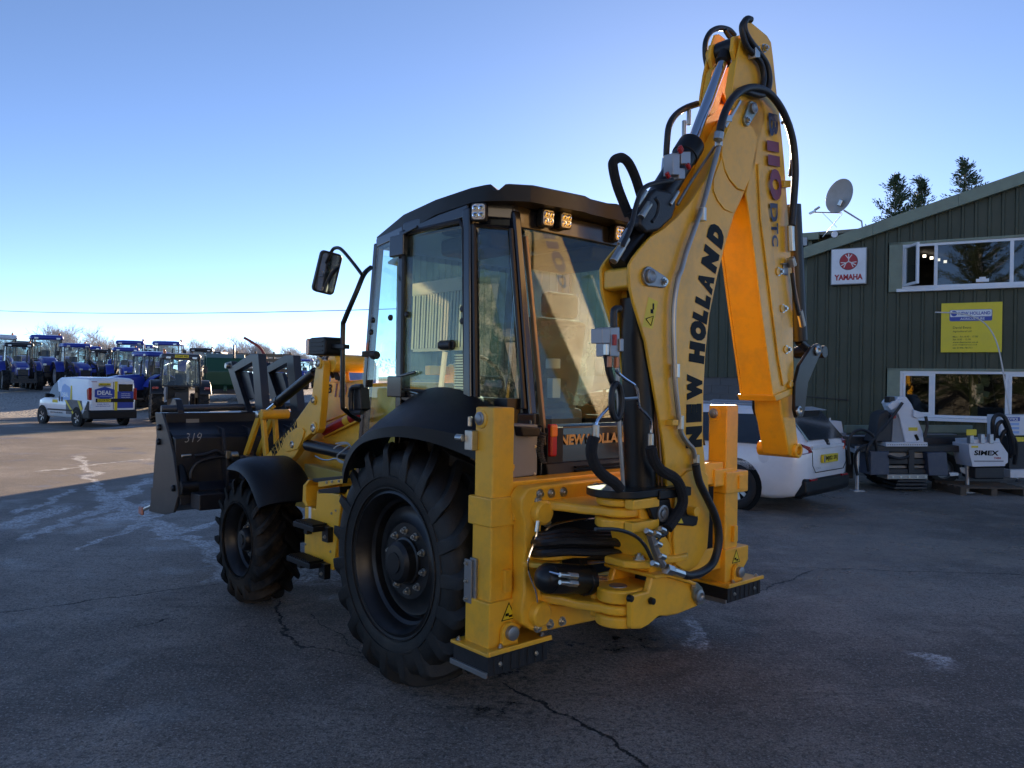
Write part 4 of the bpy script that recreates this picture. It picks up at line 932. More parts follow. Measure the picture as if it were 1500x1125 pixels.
# window rubber seals
sl_ = MB()
pts = [V((.385, .775, 2.66)), V((.365, .785, 1.70)), V((.10, .79, 1.685)), V((-.22, .79, 1.615)), V((-.29, .785, 1.60)), V((-.235, .78, 2.64)), V((-.20, .78, 2.685)), V((.36, .775, 2.69))]
sl_.tube(pts + [pts[0]], .016, 6); part(sl_, 'window_seal', HOSE, cab, bev=0, smooth=True)
p0, p1 = Bt.lerp(Bb, .08).lerp(Ct.lerp(Cb, .08), .08), Bt.lerp(Bb, .08).lerp(Ct.lerp(Cb, .08), .92); p2, p3 = Bt.lerp(Bb, .95).lerp(Ct.lerp(Cb, .82), .92), Bt.lerp(Bb, .95).lerp(Ct.lerp(Cb, .84), .08)
sl_ = MB(); sl_.tube([p + V((-.6, .6, 0)) * .05 for p in (p0, p1, p2, p3, p0)], .014, 6); part(sl_, 'window_seal', HOSE, cab, bev=0, smooth=True)
RWt, RWb = V((-.445, .50, 2.64)), V((-.63, .50, 1.545))
pane([RWt, RWb, my_(RWb), my_(RWt)], 'rear_pane', GLASSR)
pane([V((.96, .62, 2.64)), V((.96, -.62, 2.64)), V((1.10, -.64, 1.75)), V((1.10, .64, 1.75))], 'windscreen')
# rear pillar's inner edge, boom reflection painted in as copper tone; pillar hinges
mb = MB(); mb.bar(V((-.452, .495, 2.60)), V((-.645, .495, 1.40)), .02, .03); part(mb, 'window_slide', mat('reflection_trim', (.30, .19, .10), .4, .3), cab, bev=.004)
for zz in (2.62, 1.72):
    mb = MB(); mb.bb((.34, .775, zz - .075), (.50, .815, zz + .06)); mb.bar((.36, .80, zz + .06), (.20, .80, zz + .085), .02, .02); part(mb, 'door_hinge', BLKC, cab, bev=.008)
for p in (V((.52, .79, 2.16)), V((.33, .79, 2.17)), V((-.24, .79, 2.17)), V((-.24, .79, 2.10)), V((.80, .75, 2.16)), V((.82, .75, 2.08))):
    mb = MB(); mb.lathe([(.02, 0), (.02, .012), (.012, .02), (.001, .02)], p - V((0, .015, 0)), 'y', 14); part(mb, 'glass_clamp', HOSE, cab, bev=0, smooth=True)
mb = MB(); mb.box((.80, .765, 1.93), (.14, .04, .04)); mb.cyl((.70, .765, 1.92), (.76, .765, 1.92), .028, 12); part(mb, 'window_latch', HOSE, cab, bev=.006)
mb = MB(); mb.cyl((-.05, .79, 1.965), (-.16, .79, 1.965), .03, 12); mb.box((-.1, .79, 1.965), (.16, .02, .04)); part(mb, 'window_latch', HOSE, cab, bev=.006)
# lower rear body of the cab
lb = MB(); lb.prism([(-.66, 1.10), (-.64, 1.50), (-.60, 1.52), (-.56, 1.10)], 'y', -.53, .53); body = part(lb, 'rear_body_panel', BLKC, cab, bev=.012)
lb = MB(); lb.loft([[V((-.33, .79, z)), V((-.63, .56, z)), V((-.60, .50, z)), V((-.28, .70, z))] for z in (1.0, 1.58)]); part(lb, 'corner_panel', BLKC, cab, bev=.01)
lb = MB(); lb.prism([(-.72, 1.18), (-.68, 1.30), (-.6, 1.30), (-.6, 1.16)], 'y', -.5, .52); vent = part(lb, 'engine_cover', PLA, cab, bev=.01)
for k in range(4):
    m_ = MB(); m_.box((-.705, .10, 1.205 + k * .022), (.02, .42, .008)); part(m_, 'vent_slot', BLKD, vent, bev=0)
TANL = mat('tan_letter', (.52, .35, .13), .4)
text('NEW HOLLAND', TANL, body, (-.652, .07, 1.425), (0, -1, 0), (-.05, 0, 1), .062, .62, bold=.04, ext=.004)
pq = mp(814, 646, 'x', -.70)
mb = MB(); mb.bb((-.69, pq.y - .028, pq.z - .09), (-.65, pq.y + .028, pq.z + .095)); tl = part(mb, 'tail_lamp', REDLENS, cab, bev=.012)
mb = MB(); mb.bb((-.694, pq.y - .026, pq.z + .02), (-.66, pq.y + .026, pq.z + .09)); part(mb, 'indicator', ORLENS, tl, bev=.01)
mirror(tl, cab)
mb = MB(); mb.bb((-.67, .37, .98), (-.60, .50, 1.5)); part(mb, 'lamp_housing', PLA, cab, bev=.01)
# grey box and its connector behind the leg
a = TR('x', -.72, [(752, 622), (788, 622), (787, 696), (752, 700)])
mb = MB(); mb.prism(a, 'x', -.72, -.55); gb = part(mb, 'control_box', mat('grey_box', (.24, .25, .26), .5, var=.1), BH_, bev=.006)
a = TR('x', -.75, [(757, 624), (786, 626), (786, 639), (760, 639)]); mb = MB(); mb.prism(a, 'x', -.78, -.72); part(mb, 'connector_block', PLA, gb, bev=.008)
for px, py in ((784, 654), (783, 694)): bolt(mp(px, py, 'x', -.72), (-1, 0, 0), gb, .006, .006)
mb = MB(); pts = [mp(797, 632, 'x', -.72)]
import itertools
for k in range(90):
    t = k / 89; c_ = mp(796 - 6 * sin(t * 3) * 1, 634 + 44 * t, 'x', -.72); pts.append(c_ + V((.018 * cos(k * .9), .018 * sin(k * .9), 0)))
mb.tube(pts[1:], .007, 5); part(mb, 'coiled_cable', HOSE, BH_, bev=0, smooth=True)
# work lamps on the header
_lamp = []
def worklamp(p, n, s_=.088, warm=False):
    n = V(n).normalized(); R = V((0, 0, 1)).cross(n).normalized(); U = n.cross(R); rot = Matrix((R, U, n)).transposed()
    o = empty('work_lamp'); o.parent = cab; o.location = p; o.rotation_euler = rot.to_euler()
    h = MB(); h.prism(rrect(s_ * 1.15, s_ * 1.3, s_ * .2), 'z', -.05, .0); h.build('lamp_housing', PLA, o, bev=.006)
    f = MB(); f.prism(rrect(s_ * .95, s_ * 1.1, s_ * .22), 'z', .0, .006); f.build('lamp_lens', LEDM, o, bev=.002)
    for i in (-1, 1):
        for j in (-1, 1):
            e = MB(); e.lathe([(s_ * .20, .006), (s_ * .21, .011), (s_ * .15, .012), (s_ * .07, .007), (.001, .007)], (i * s_ * .22, j * s_ * .25, 0), 'z', 14); e.build('led_cup', CHROME, o, smooth=True)
for px, py, x, n in ((701, 310, None, (-.6, .8, -.05)), (803, 319, -.50, (-1, .12, -.08)), (829, 323, -.50, (-1, .12, -.08)), (908, 342, -.50, (-1, .1, -.08))):
    p = mp(px, py, 'y', .775) if x is None else mp(px, py, 'x', x)
    worklamp(p, n, .080)
# inside: floor, seat, wheel, dash, striped sun blind, sheets
INT = mat('cab_interior', (.035, .035, .036), .7, var=.3)
mb = MB(); mb.bb((-.6, -.7, 1.0), (1.0, .7, 1.08)); mb.bb((.70, -.35, 1.08), (.95, .35, 1.62)); part(mb, 'cab_floor', INT, cab, bev=.01)
SEAT = mat('seat_fabric', (.16, .17, .18), .8, var=.3, vs=12)
mb = MB(); mb.box((.0, .0, 1.52), (.5, .5, .14)); mb.box((-.18, 0, 1.86), (.14, .46, .62), Matrix.Rotation(-.15, 3, 'Y')); mb.box((0, 0, 1.28), (.3, .3, .36)); seat = part(mb, 'seat', SEAT, cab, bev=.04, seg=3)
mb = MB(); mb.box((-.25, 0, 2.25), (.09, .28, .16)); part(mb, 'headrest', SEAT, seat, bev=.03)
mb = MB(); mb.tube([(-.05, .30, 1.68), (.22, .30, 1.70)], .035, 8); part(mb, 'armrest', INT, seat, bev=0, smooth=True)
PLS = glassmat('clear_sheet', (.75, .82, .8), 1.3, .15, film=.55, filmcol=(.72, .78, .72), fs=7)
mb = MB(); rs = random.Random(2); ps = []
for k in range(9):
    z = 1.62 + .075 * k; ps.append([V((-.30 + .02 * rs.uniform(-1, 1) + .03 * sin(k), y, z + .02 * rs.uniform(-1, 1))) for y in (-.28, -.15, 0, .15, .28)])
mb.loft(ps, False, False); o = mb.build('seat_cover', PLS, cab, smooth=True)
mb = MB(); wr = .19; mb.tube([V((.52 + .09 * sin(a), wr * cos(a), 1.78 + wr * .85 * sin(a))) for a in [2 * pi * k / 24 for k in range(25)]], .014, 8); mb.bar((.52, -.18, 1.78), (.52, .18, 1.78), .03, .02); mb.cyl((.52, 0, 1.78), (.72, 0, 1.55), .03, 12); part(mb, 'steering_wheel', INT, cab, bev=0, smooth=True)
mb = MB(); mb.bb((-.42, -.42, 1.08), (-.28, -.22, 1.55)); mb.bb((-.42, .22, 1.08), (-.28, .42, 1.55)); mb.cyl((-.35, .3, 1.55), (-.38, .3, 1.72), .012, 8); mb.cyl((-.35, -.3, 1.55), (-.38, -.3, 1.72), .012, 8); mb.lathe([(.03, 0), (.035, .03), (.02, .06), (.001, .065)], (-.38, .3, 1.70), 'z', 12); part(mb, 'backhoe_console', INT, cab, bev=.02)
mb = MB(); mb.cyl((-.40, .20, 1.84), (-.40, .20, 1.90), .045, 14); mb.box((-.40, .19, 1.72), (.05, .07, .12)); part(mb, 'cab_gauge', WHITED, cab, bev=.004)
CREAM = mat('cream_cloth', (.72, .66, .52), .85, var=.1, vs=12)
_n = CREAM.node_tree; _b = _n.nodes['Principled BSDF']; _t = _n.nodes.new('ShaderNodeBsdfTranslucent'); _t.inputs[0].default_value = (.80, .74, .60, 1); _x = _n.nodes.new('ShaderNodeMixShader'); _x.inputs[0].default_value = .55
_n.links.new(_b.outputs[0], _x.inputs[1]); _n.links.new(_t.outputs[0], _x.inputs[2]); _n.links.new(_x.outputs[0], _n.nodes['Material Output'].inputs[0])   # thin cloth lets light through
DKS = mat('dark_stripe', (.05, .045, .04), .9)
def blind(xa, xb, ya, za, zb, tilt, nst, horiz=False):
    o = empty('sun_blind'); o.parent = cab
    N_ = nst
    for k in range(N_):
        for j, m_ in ((0, CREAM), (1, DKS)):
            t0, t1 = (k + .58 * j) / N_, (k + .58 + .42 * j) / N_
            q_ = MB()
            if not horiz:
                z = lambda t, top: (za if top else zb) + tilt * t * (1 if top else .6)
                w_ = .012 if j == 0 else .004
                q_.add([(xa + (xb - xa) * t0, ya + w_, z(t0, 1)), (xa + (xb - xa) * t1, ya + w_, z(t1, 1)), (xa + (xb - xa) * t1 + .015, ya + w_, z(t1, 0)), (xa + (xb - xa) * t0 + .015, ya + w_, z(t0, 0))], [(0, 1, 2, 3)])
            else:
                z0_ = za + (zb - za) * t0; z1_ = za + (zb - za) * t1; w_ = .012 if j == 0 else .004
                q_.add([(xa, ya + w_, z0_ + tilt), (xb, ya + w_, z0_), (xb, ya + w_, z1_), (xa, ya + w_, z1_ + tilt)], [(0, 1, 2, 3)])
            ob = q_.build('cloth_stripe', m_, o); sd_ = ob.modifiers.new('t', 'SOLIDIFY'); sd_.thickness = .003
    return o
bl = blind(.34, -.23, .715, 2.29, 1.95, .0, 19)
hm = MB(); hm.bb((-.235, .722, 2.29), (.345, .735, 2.37)); hm.bb((-.25, .722, 1.935), (.33, .735, 1.955)); part(hm, 'blind_hem', CREAM, cab, bev=.003)
blind(-.08, -.26, .70, 1.66, 1.92, .0, 16, True)
mb = MB(); mb.bar((.02, .71, 1.93), (.06, .71, 1.68), .01, .04); part(mb, 'blind_cord', CREAM, cab, bev=0)
mb = MB(); mb.bb((.25, .3, 2.55), (-.25, .6, 2.66)); mb.bb((.3, -.6, 2.56), (-.35, -.2, 2.66)); part(mb, 'headliner', INT, cab, bev=.03)
# mirror, its hoop, and the front lamp
hp = [mp(x, y, 'y', yy) for x, y, yy in ((543, 392, .74), (533, 402, .84), (522, 428, .90), (505, 468, .93), (502.5, 480, .93), (502, 540, .93), (502, 590, .92), (505, 600, .90), (520, 612, .80), (526, 615, .74))]
mb = MB(); mb.tube(hp, .017, 10, 5); hoop = part(mb, 'mirror_hoop', BLKP, cab, bev=0, smooth=True)
mb = MB(); mb.tube([mp(x, y, 'y', .92) for x, y in ((530, 402), (518, 386), (503, 368), (495, 363), (488, 365), (484, 372))], .012, 9, 5); part(mb, 'mirror_arm', BLKP, hoop, bev=0, smooth=True)
mc = mp(480.5, 400, 'y', .95); Rm = Matrix.Rotation(radians(8), 3, 'X') 
# the mirror faces back towards the driver and the camera
nm = ((OM - mc).normalized() + (V((-1.35, .62, 1.75)) - mc).normalized()).normalized(); Rr = V((0, 0, 1)).cross(nm).normalized(); Ur = nm.cross(Rr); Rot = Matrix((Rr, Ur, nm)).transposed() @ Matrix.Rotation(radians(-9), 3, 'Z')
mir = empty('mirror'); mir.parent = cab; mir.location = mc; mir.rotation_euler = Rot.to_euler()
mb = MB(); mb.prism(rrect(.155, .29, .03), 'z', -.05, .0); mb.build('mirror_shell', PLA, mir, bev=.012, seg=3)
mb = MB(); mb.prism(rrect(.13, .26, .022), 'z', .0, .003); mb.build('mirror_glass', MIRR, mir)
p = mp(474, 508, 'y', .95)
mb = MB(); mb.prism(rrect(.24, .125, .03, 4, p.x - .03, p.z), 'y', .86, 1.02); fl_ = part(mb, 'front_lamp', PLA, cab, bev=.014)
mb = MB(); mb.prism(rrect(.05, .115, .02, 3, p.x + .115, p.z), 'y', .865, 1.015); part(mb, 'indicator', ORLENS, fl_, bev=.01)
for k in range(3): m_ = MB(); m_.box((p.x - .03, 1.02, p.z - .03 + .03 * k), (.18, .008, .010)); part(m_, 'lamp_fin', PLA, fl_, bev=.002)
mb = MB(); mb.bar(mp(488, 507, 'y', .95), mp(508, 508, 'y', .93), .05, .03); part(mb, 'lamp_bracket', BLKP, fl_, bev=.004)
# grab handle at the door
hh = [mp(x, y, 'y', .86) for x, y in ((530, 566), (518, 567), (514.5, 574), (514, 596), (517, 604), (530, 604))]
mb = MB(); mb.tube(hh, .017, 8, 4); part(mb, 'grab_handle', HOSE, cab, bev=0, smooth=True)
mb = MB(); mb.prism(TR('y', .80, [(523, 567), (534, 567), (536, 600), (525, 606)]), 'y', .76, .84); part(mb, 'handle_block', HOSE, cab, bev=.012)
# ---- stabiliser legs -------------------------------------------------------
XR, YO, AL, SP = -.855, 1.058, .143, 2.05
RUBP = mat('pad_rubber', (.010, .010, .012), .6, var=.3, vs=12, bump=.2, bs=60)
def leg():
    o = empty('stabiliser_leg'); o.parent = BH_
    yi = YO - AL
    t = MB(); t.bb((XR, yi, .95), (XR + AL, YO, 1.623)); part(t, 'upper_tube', YEL, o, bev=.010, seg=3)
    t = MB(); t.bb((XR - .004, yi - .006, .62), (XR + AL + .004, YO + .006, 1.07)); part(t, 'lower_tube', YEL, o, bev=.010, seg=3)
    t = MB(); t.bb((XR - .022, yi - .10, 1.03), (XR + AL + .02, YO + .024, 1.175)); part(t, 'collar', YEL, o, bev=.008)
    t = MB(); t.prism([(YO + .03, .66), (YO + .03, .375), (YO - .03, .355), (yi + .03, .44), (yi - .04, .50), (yi - .11, .56), (yi - .11, .66)], 'x', XR - .026, XR + AL + .02); part(t, 'foot_sleeve', YEL, o, bev=.006)
    t = MB(); t.bb((XR - .035, yi - .02, 1.055), (XR - .015, yi + .03, 1.15)); part(t, 'guide_pad', YEL, o, bev=.004); t = MB(); t.bb((XR - .03, yi + .03, .70), (XR - .002, yi + .075, .81)); part(t, 'guide_pad', YEL, o, bev=.004)
    t = MB(); t.bb((XR + AL + .0, YO + .006, .62), (XR + AL - .05, YO + .022, .86)); t.bb((XR + AL - .03, YO + .022, .63), (XR + AL + .03, YO + .034, .85)); part(t, 'wear_plate', GREYST, o, bev=.004)
    for z in (.65, .74, .83): bolt((XR + AL + .01, YO + .034, z), (0, 1, 0), o, .010, .01)
    t = MB(); t.lathe([(.034, 0), (.034, .012), (.024, .016), (.024, .022), (.012, .026), (.001, .026)], (XR + AL * .68, YO, 1.565), 'y', 24); part(t, 'top_pin', GREYST, o, bev=0, smooth=True)
    t = MB(); t.lathe([(.048, 0), (.046, .006), (.034, .008)], (XR + AL * .66, YO, 1.562), 'y', 24); part(t, 'pin_collar', YEL, o, bev=0, smooth=True)
    f = empty('foot'); f.parent = o
    pl = MB(); pl.bb((XR - .085, yi - .20, .422), (XR + AL + .07, YO + .085, .44)); pl.bb((XR - .095, yi - .20, .426), (XR - .078, YO + .085, .452)); part(pl, 'foot_plate', YEL, f, bev=.006)
    lg = MB(); prof = [(yi + .0, .42), (yi + .11, .42), (yi + .105, .50)] + [(yi + .055 + .05 * cos(a), .505 + .05 * sin(a)) for a in [pi * k / 8 for k in range(9)]] + [(yi + .005, .5)]
    lg.prism(prof, 'x', XR - .055, XR - .030); part(lg, 'foot_lug', YEL, f, bev=.004)
    pn = MB(); pn.lathe([(.036, 0), (.036, -.03), (.028, -.034), (.001, -.034)], (XR - .05, yi + .055, .505), 'x', 22); part(pn, 'foot_pin', GREYST, f, bev=0, smooth=True)
    rb = MB(); rb.bb((XR - .075, yi - .185, .325), (XR + AL + .06, YO + .07, .423))
    for k in range(7): rb.box((XR - .077, yi - .165 + k * .055, .372), (.006, .03, .085))
    part(rb, 'rubber_pad', RUBP, f, bev=.006)
    st = MB(); st.bb((XR - .07, YO + .07, .318), (XR + AL + .07, YO + .085, .345)); part(st, 'pad_strip', GREYST, f, bev=.002)
    for x, y in ((XR - .05, yi - .17), (XR - .05, yi + .115), (XR + AL + .03, YO + .06)): bolt((x, y, .442), (0, 0, 1), f, .012, .012)
    for y in (yi - .1, YO - .0): bolt((XR - .08, y, .375), (-1, 0, 0), f, .009, .008)
    # warning triangle
    c = V((XR - .0275, yi + .045, .60)); tr = MB(); tr.add([c + V((0, -.05, -.04)), c + V((0, .05, -.04)), c + V((0, 0, .05))], [(0, 1, 2)]); part(tr, 'warning_label', BLKD, o, bev=0)
    tr = MB(); c2 = c + V((-.001, 0, 0)); tr.add([c2 + V((0, -.041, -.035)), c2 + V((0, .041, -.035)), c2 + V((0, 0, .039))], [(0, 1, 2)]); part(tr, 'label_face', YELD, o, bev=0)
    tr = MB(); c3 = c + V((-.002, 0, -.016)); tr.box(c3 + V((0, .012, .004)), (.001, .022, .014)); tr.box(c3 + V((0, -.012, -.006)), (.001, .024, .012)); part(tr, 'label_print', BLKD, o, bev=0)
    return o
lg1 = leg()
lg2 = copy_tree(lg1, BH_); lg2.location = (0, -SP, 0)
mb = MB(); p = mp(688, 642, 'y', 1.09); mb.bb((p.x - .03, 1.06, p.z - .06), (p.x + .03, 1.10, p.z + .04)); mb.cyl(p + V((0, .0, .06)), p + V((0, .0, .11)), .012, 10); mb.cyl(p + V((.03, .02, 0)), p + V((.07, .03, 0)), .02, 10); part(mb, 'leg_valve', STEEL, lg1, bev=.004)
# ---- rear frame -------------------------------------------------------------
mb = MB(); mb.bb((-.845, -.98, 1.10), (-.72, .92, 1.245)); mb.bb((-.845, -.98, .53), (-.72, .92, .68)); mb.bb((-.74, -.95, .56), (-.70, .92, 1.22))
mb.bb((-.86, -1.08, 1.085), (-.70, -.86, 1.20)); frm = part(mb, 'rear_frame', YEL, bev=.008)
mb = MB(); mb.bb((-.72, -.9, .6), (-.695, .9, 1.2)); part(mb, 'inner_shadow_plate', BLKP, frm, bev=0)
mb = MB(); mb.tube([(-.7, .93, 1.24), (-.78, .93, 1.32), (-.80, .88, 1.30)], .03, 8); part(mb, 'lifting_eye', YEL, frm, bev=0, smooth=True)
mb = MB(); mb.bb((-.862, -.84, .69), (-.848, .90, 1.09)); part(mb, 'shade_backing', mat('shade_black', (.006, .006, .006), .8, spec=.2), frm, bev=0)  # black sheet standing in for the shade behind the carriage
# ---- sliding carriage with its two arms --------------------------------------
KX, KY = -1.285, .60
XC = -.955
car_o = TR('x', XC, [(758, 730), (764, 719), (776, 714), (870, 702), (935, 697), (935, 722), (868, 735), (800, 742), (794, 760), (793, 868), (800, 882), (812, 886), (870, 888), (935, 884), (935, 894), (880, 908), (790, 927), (772, 925), (760, 917), (757, 896), (762, 870), (762, 765), (757, 750)])
car_o = [(y - (.03 if y > .9 else 0), z) for y, z in car_o]
mb = MB(); mb.prism(car_o, 'x', XC, -.86); car = part(mb, 'carriage', YEL, bev=.014, seg=3)
for px, py in ((790.5, 723.5), (807, 722.5), (825, 720.5), (788, 734), (800.5, 765), (798.5, 881), (787, 919), (805, 914), (823, 910), (872, 713), (888, 712)):
    bolt(mp(px, py, 'x', XC), (-1, 0, 0), car, .019, .016)
for px, py in ((790.5, 750), (787.5, 898)):
    p = mp(px, py, 'x', XC); m_ = MB(); m_.lathe([(.066, .01), (.062, -.035), (.05, -.045), (.001, -.045)], p, 'x', 26); part(m_, 'locking_piston', YEL, car, bev=0, smooth=True)
def armpoly(r=.105):
    pts = [(XC + .03, .81), (XC - .03, .80), (XC - .10, .765), (XC - .20, KY + .15), (KX + .03, KY + r)]
    pts += [(KX + r * cos(a), KY + r * sin(a)) for a in [pi / 2 + pi * k / 10 for k in range(11)]]
    pts += [(XC - .14, KY - .16), (XC - .05, KY - .26), (XC + .03, KY - .30)]
    return pts
for z0_, z1_ in ((1.105, 1.152), (.632, .68)):
    m_ = MB(); m_.prism(armpoly(), 'z', z0_, z1_); part(m_, 'carriage_arm', YEL, car, bev=.016, seg=3)
for _p, _a, _b in (([(XC + .02, .93), (XC - .05, .92), (XC - .12, .87), (XC - .13, .80), (XC - .10, .76), (XC + .02, .75)], .835, .862), ([(XC + .02, .88), (XC - .07, .86), (XC - .12, .78), (XC - .12, .70), (XC - .155, .64), (XC - .15, .56), (XC - .10, .47), (XC + .02, .44)], .866, .893)):
    m_ = MB(); m_.prism(_p, 'z', _a, _b); part(m_, 'cylinder_lug', YEL, car, bev=.008)
for q in ((XC - .06, .83), (XC - .07, .79)): bolt((*q, .894), (0, 0, 1), car, .02, .03)
# king pins
for z0_, z1_ in ((1.03, 1.24), (.58, .76)):
    m_ = MB(); m_.cyl((KX, KY, z0_), (KX, KY, z1_), .045, 20); part(m_, 'king_pin', GREYST, car, bev=.004)
# ---- swing post (turned to the machine's right) ----------------------------------
def yoke(r, ext_, w):
    return [(KX + r * cos(a), KY + r * sin(a)) for a in [k * pi / 12 for k in range(13)]] + [(KX - w, KY - ext_), (KX + w, KY - ext_)]
sw = empty('swing_post'); sw.parent = BH_
for z0_, z1_, r, ex_ in ((1.158, 1.198, .115, .26), (1.05, 1.10, .12, .26), (.687, .755, .105, .2), (.572, .628, .11, .16)):
    m_ = MB(); m_.prism(yoke(r, ex_, r * .96), 'z', z0_, z1_); part(m_, 'yoke', YEL, sw, bev=.014, seg=3)
for z0_ in (1.176, 1.068):
    m_ = MB(); m_.bb((KX - .155, KY - .12, z0_ - .022), (KX - .10, KY + .08, z0_ + .026)); part(m_, 'yoke_boss', YEL, sw, bev=.006)
low = TR('x', -1.425, [(926, 888), (926, 872), (950, 866), (956, 843), (975, 840), (1000, 846), (1016, 852), (1027, 861), (1030, 876), (1021, 889), (994, 900), (979, 903), (966, 903), (951, 916), (940, 922), (926, 922)])
m_ = MB(); m_.prism(low, 'x', -1.425, -1.385); m_.prism(low, 'x', -1.19, -1.15)
web = TR('x', -1.40, [(926, 888), (926, 874), (952, 868), (985, 872), (978, 898), (966, 902), (951, 915), (940, 921), (926, 921)]); m_.prism(web, 'x', -1.385, -1.19); part(m_, 'lower_fork', YEL, sw, bev=.012, seg=3)
flg = TR('x', -1.44, [(956, 842), (975, 839), (1002, 846), (1018, 853), (1016, 857), (1000, 852), (975, 845), (957, 848)]); m_ = MB(); m_.prism(flg, 'x', -1.455, -1.12); part(m_, 'fork_flange', YEL, sw, bev=.008)
colm = TR('x', -1.40, [(936, 742), (952, 746), (958, 764), (972, 778), (982, 795), (988, 842), (955, 845), (949, 805), (942, 775)])
m_ = MB(); m_.prism(colm, 'x', -1.40, -1.17); part(m_, 'post_column', YEL, sw, bev=.012, seg=3)
p = mp(1019.5, 866, 'x', -1.43); q = mp(1023, 874, 'x', -1.43)
m_ = MB(); cc_ = TR('x', -1.43, [(1012, 856), (1018, 852), (1026, 860), (1030, 874), (1027, 884), (1020, 886), (1014, 876)]); m_.prism(cc_, 'x', -1.443, -1.425); kp = part(m_, 'pin_keeper', mat('olive_zinc', (.36, .37, .30), .35, .8), sw, bev=.004)
m_ = MB(); pc = mp(1023.5, 873, 'x', -1.443); m_.lathe([(.034, 0), (.034, -.012), (.020, -.016), (.012, -.008), (.001, -.008)], pc, 'x', 24); part(m_, 'foot_pin', GREYST, sw, bev=0, smooth=True); bolt(mp(1016, 859, 'x', -1.443), (-1, 0, 0), sw, .011, .012)
for px, py, m2 in ((921, 876, BLKP), (953, 880, BLKP)): m_ = MB(); pp = mp(px, py, 'x', -1.43); m_.lathe([(.018, 0), (.016, -.02), (.001, -.022)], pp, 'x', 12); part(m_, 'grease_cap', BLKP, sw, bev=0, smooth=True)
# swing cylinders
a_, b_, c_ = mp(803, 847, 'x', -1.15), mp(862, 848.5, 'x', -1.15), mp(924, 850, 'x', -1.15)
m_ = MB(); m_.lathe([(.001, -.06), (.035, -.055), (.060, -.038), (.072, -.01), (.072, .0)], a_, (b_ - a_), 22); m_.cyl(a_, b_, .072, 24); m_.cyl(b_ + V((0, .045, 0)), b_, .077, 22); sc = part(m_, 'swing_cylinder', BLKP, bev=.006)
m_ = MB(); m_.cyl(b_, c_, .0215, 18); part(m_, 'rod', mat('satin_chrome', (.80, .82, .85), .22, .9, var=.03), sc, bev=0, smooth=True)
m_ = MB(); m_.box(c_ + V((0, -.06, -.005)), (.10, .15, .095)); part(m_, 'rod_eye', BLKP, sc, bev=.008)
for (ya, yb, zz, xo) in ((.80, .40, .82, -.99),):
    m_ = MB(); m_.cyl((xo, ya, zz), (xo, ya - .22, zz), .062, 22); m_.box((xo, ya - .20, zz), (.13, .06, .13)); sc = part(m_, 'swing_cylinder', BLKP, bev=.006)
    m_ = MB(); m_.cyl((xo, ya - .20, zz), (xo - .06, yb - .12, zz), .025, 16); part(m_, 'rod', CHROME, sc, bev=0, smooth=True)
    m_ = MB(); m_.cyl((xo - .06, yb - .10, zz), (xo - .07, yb - .20, zz), .045, 16); part(m_, 'rod_eye', BLKP, sc, bev=.006)
for py in (843, 854):
    a_, b_ = mp(820, py - 1, 'x', -1.245), mp(845, py + 1, 'x', -1.245); m_ = MB(); m_.cyl(a_, b_, .012, 10); m_.cyl(a_.lerp(b_, .5), b_, .017, 6); part(m_, 'pipe_fitting', STEEL, car, bev=.002)
m_ = MB(); m_.tube(PX(-1.245, [(798, 835, -1.1), (806, 838, -1.2), (822, 842)]), .006, 6, 3); part(m_, 'steel_pipe', CHROME, car, bev=0, smooth=True)
lug = [(KX + .08, KY + .02), (KX - .06, KY + .03), (KX - .12, KY - .01), (KX - .145, KY - .07), (KX - .125, KY - .15), (KX - .125, KY - .21), (KX - .155, KY - .28), (KX - .155, KY - .36), (KX - .12, KY - .41), (KX + .08, KY - .42)]
m_ = MB(); m_.prism(lug, 'z', .855, .893); part(m_, 'cylinder_fork', YEL, sw, bev=.012)
for y in (KY - .06, KY - .32): bolt((KX - .08, y, .893), (0, 0, 1), sw, .022, .02)
# black stop plate on top and boom lock
m_ = MB(); tp = [(KX + .16 * cos(a), KY + .17 * sin(a)) for a in [k * pi / 10 for k in range(11)]] + [(KX - .16, KY - .32), (KX + .16, KY - .32)]; m_.prism(tp, 'z', 1.205, 1.243); m_.bb((KX - .17, KY - .36, 1.19), (KX + .17, KY - .10, 1.235)); tpp = part(m_, 'top_plate', BLKP, sw, bev=.006)
sp_ = TR('x', -1.42, [(944, 735), (978, 730), (981, 748), (979, 762), (966, 770), (952, 778), (947, 785), (955, 762)]); m_ = MB(); m_.prism(sp_, 'x', -1.435, -1.405); m_.prism(sp_, 'x', -1.17, -1.14); part(m_, 'cylinder_bracket', BLKP, sw, bev=.006)
pc = mp(970, 752, 'x', -1.435); m_ = MB(); m_.lathe([(.042, 0), (.042, -.01), (.032, -.012), (.030, -.004), (.020, -.004), (.018, -.012), (.001, -.014)], pc, 'x', 24); part(m_, 'bracket_pin', GREYST, sw, bev=0, smooth=True)
lk_ = TR('x', -1.43, [(975, 742), (1000, 748), (1012, 743), (1019, 745), (1022, 760), (1020, 769), (1015, 771), (985, 768), (974, 760)]); m_ = MB(); m_.prism(lk_, 'x', -1.435, -1.412); hk = part(m_, 'boom_lock', BLKP, bev=.005)
pc = mp(1009, 748, 'x', -1.43); m_ = MB(); m_.cyl(pc, pc + V((-.05, 0, 0)), .024, 16); part(m_, 'lock_pin', YEL, hk, bev=.004)
tr = [mp(x, y, 'x', -1.437) for x, y in ((986, 766), (1001, 766.5), (994, 748))]; m_ = MB(); m_.add(tr, [(0, 1, 2)]); part(m_, 'lock_label', YELD, hk, bev=0)
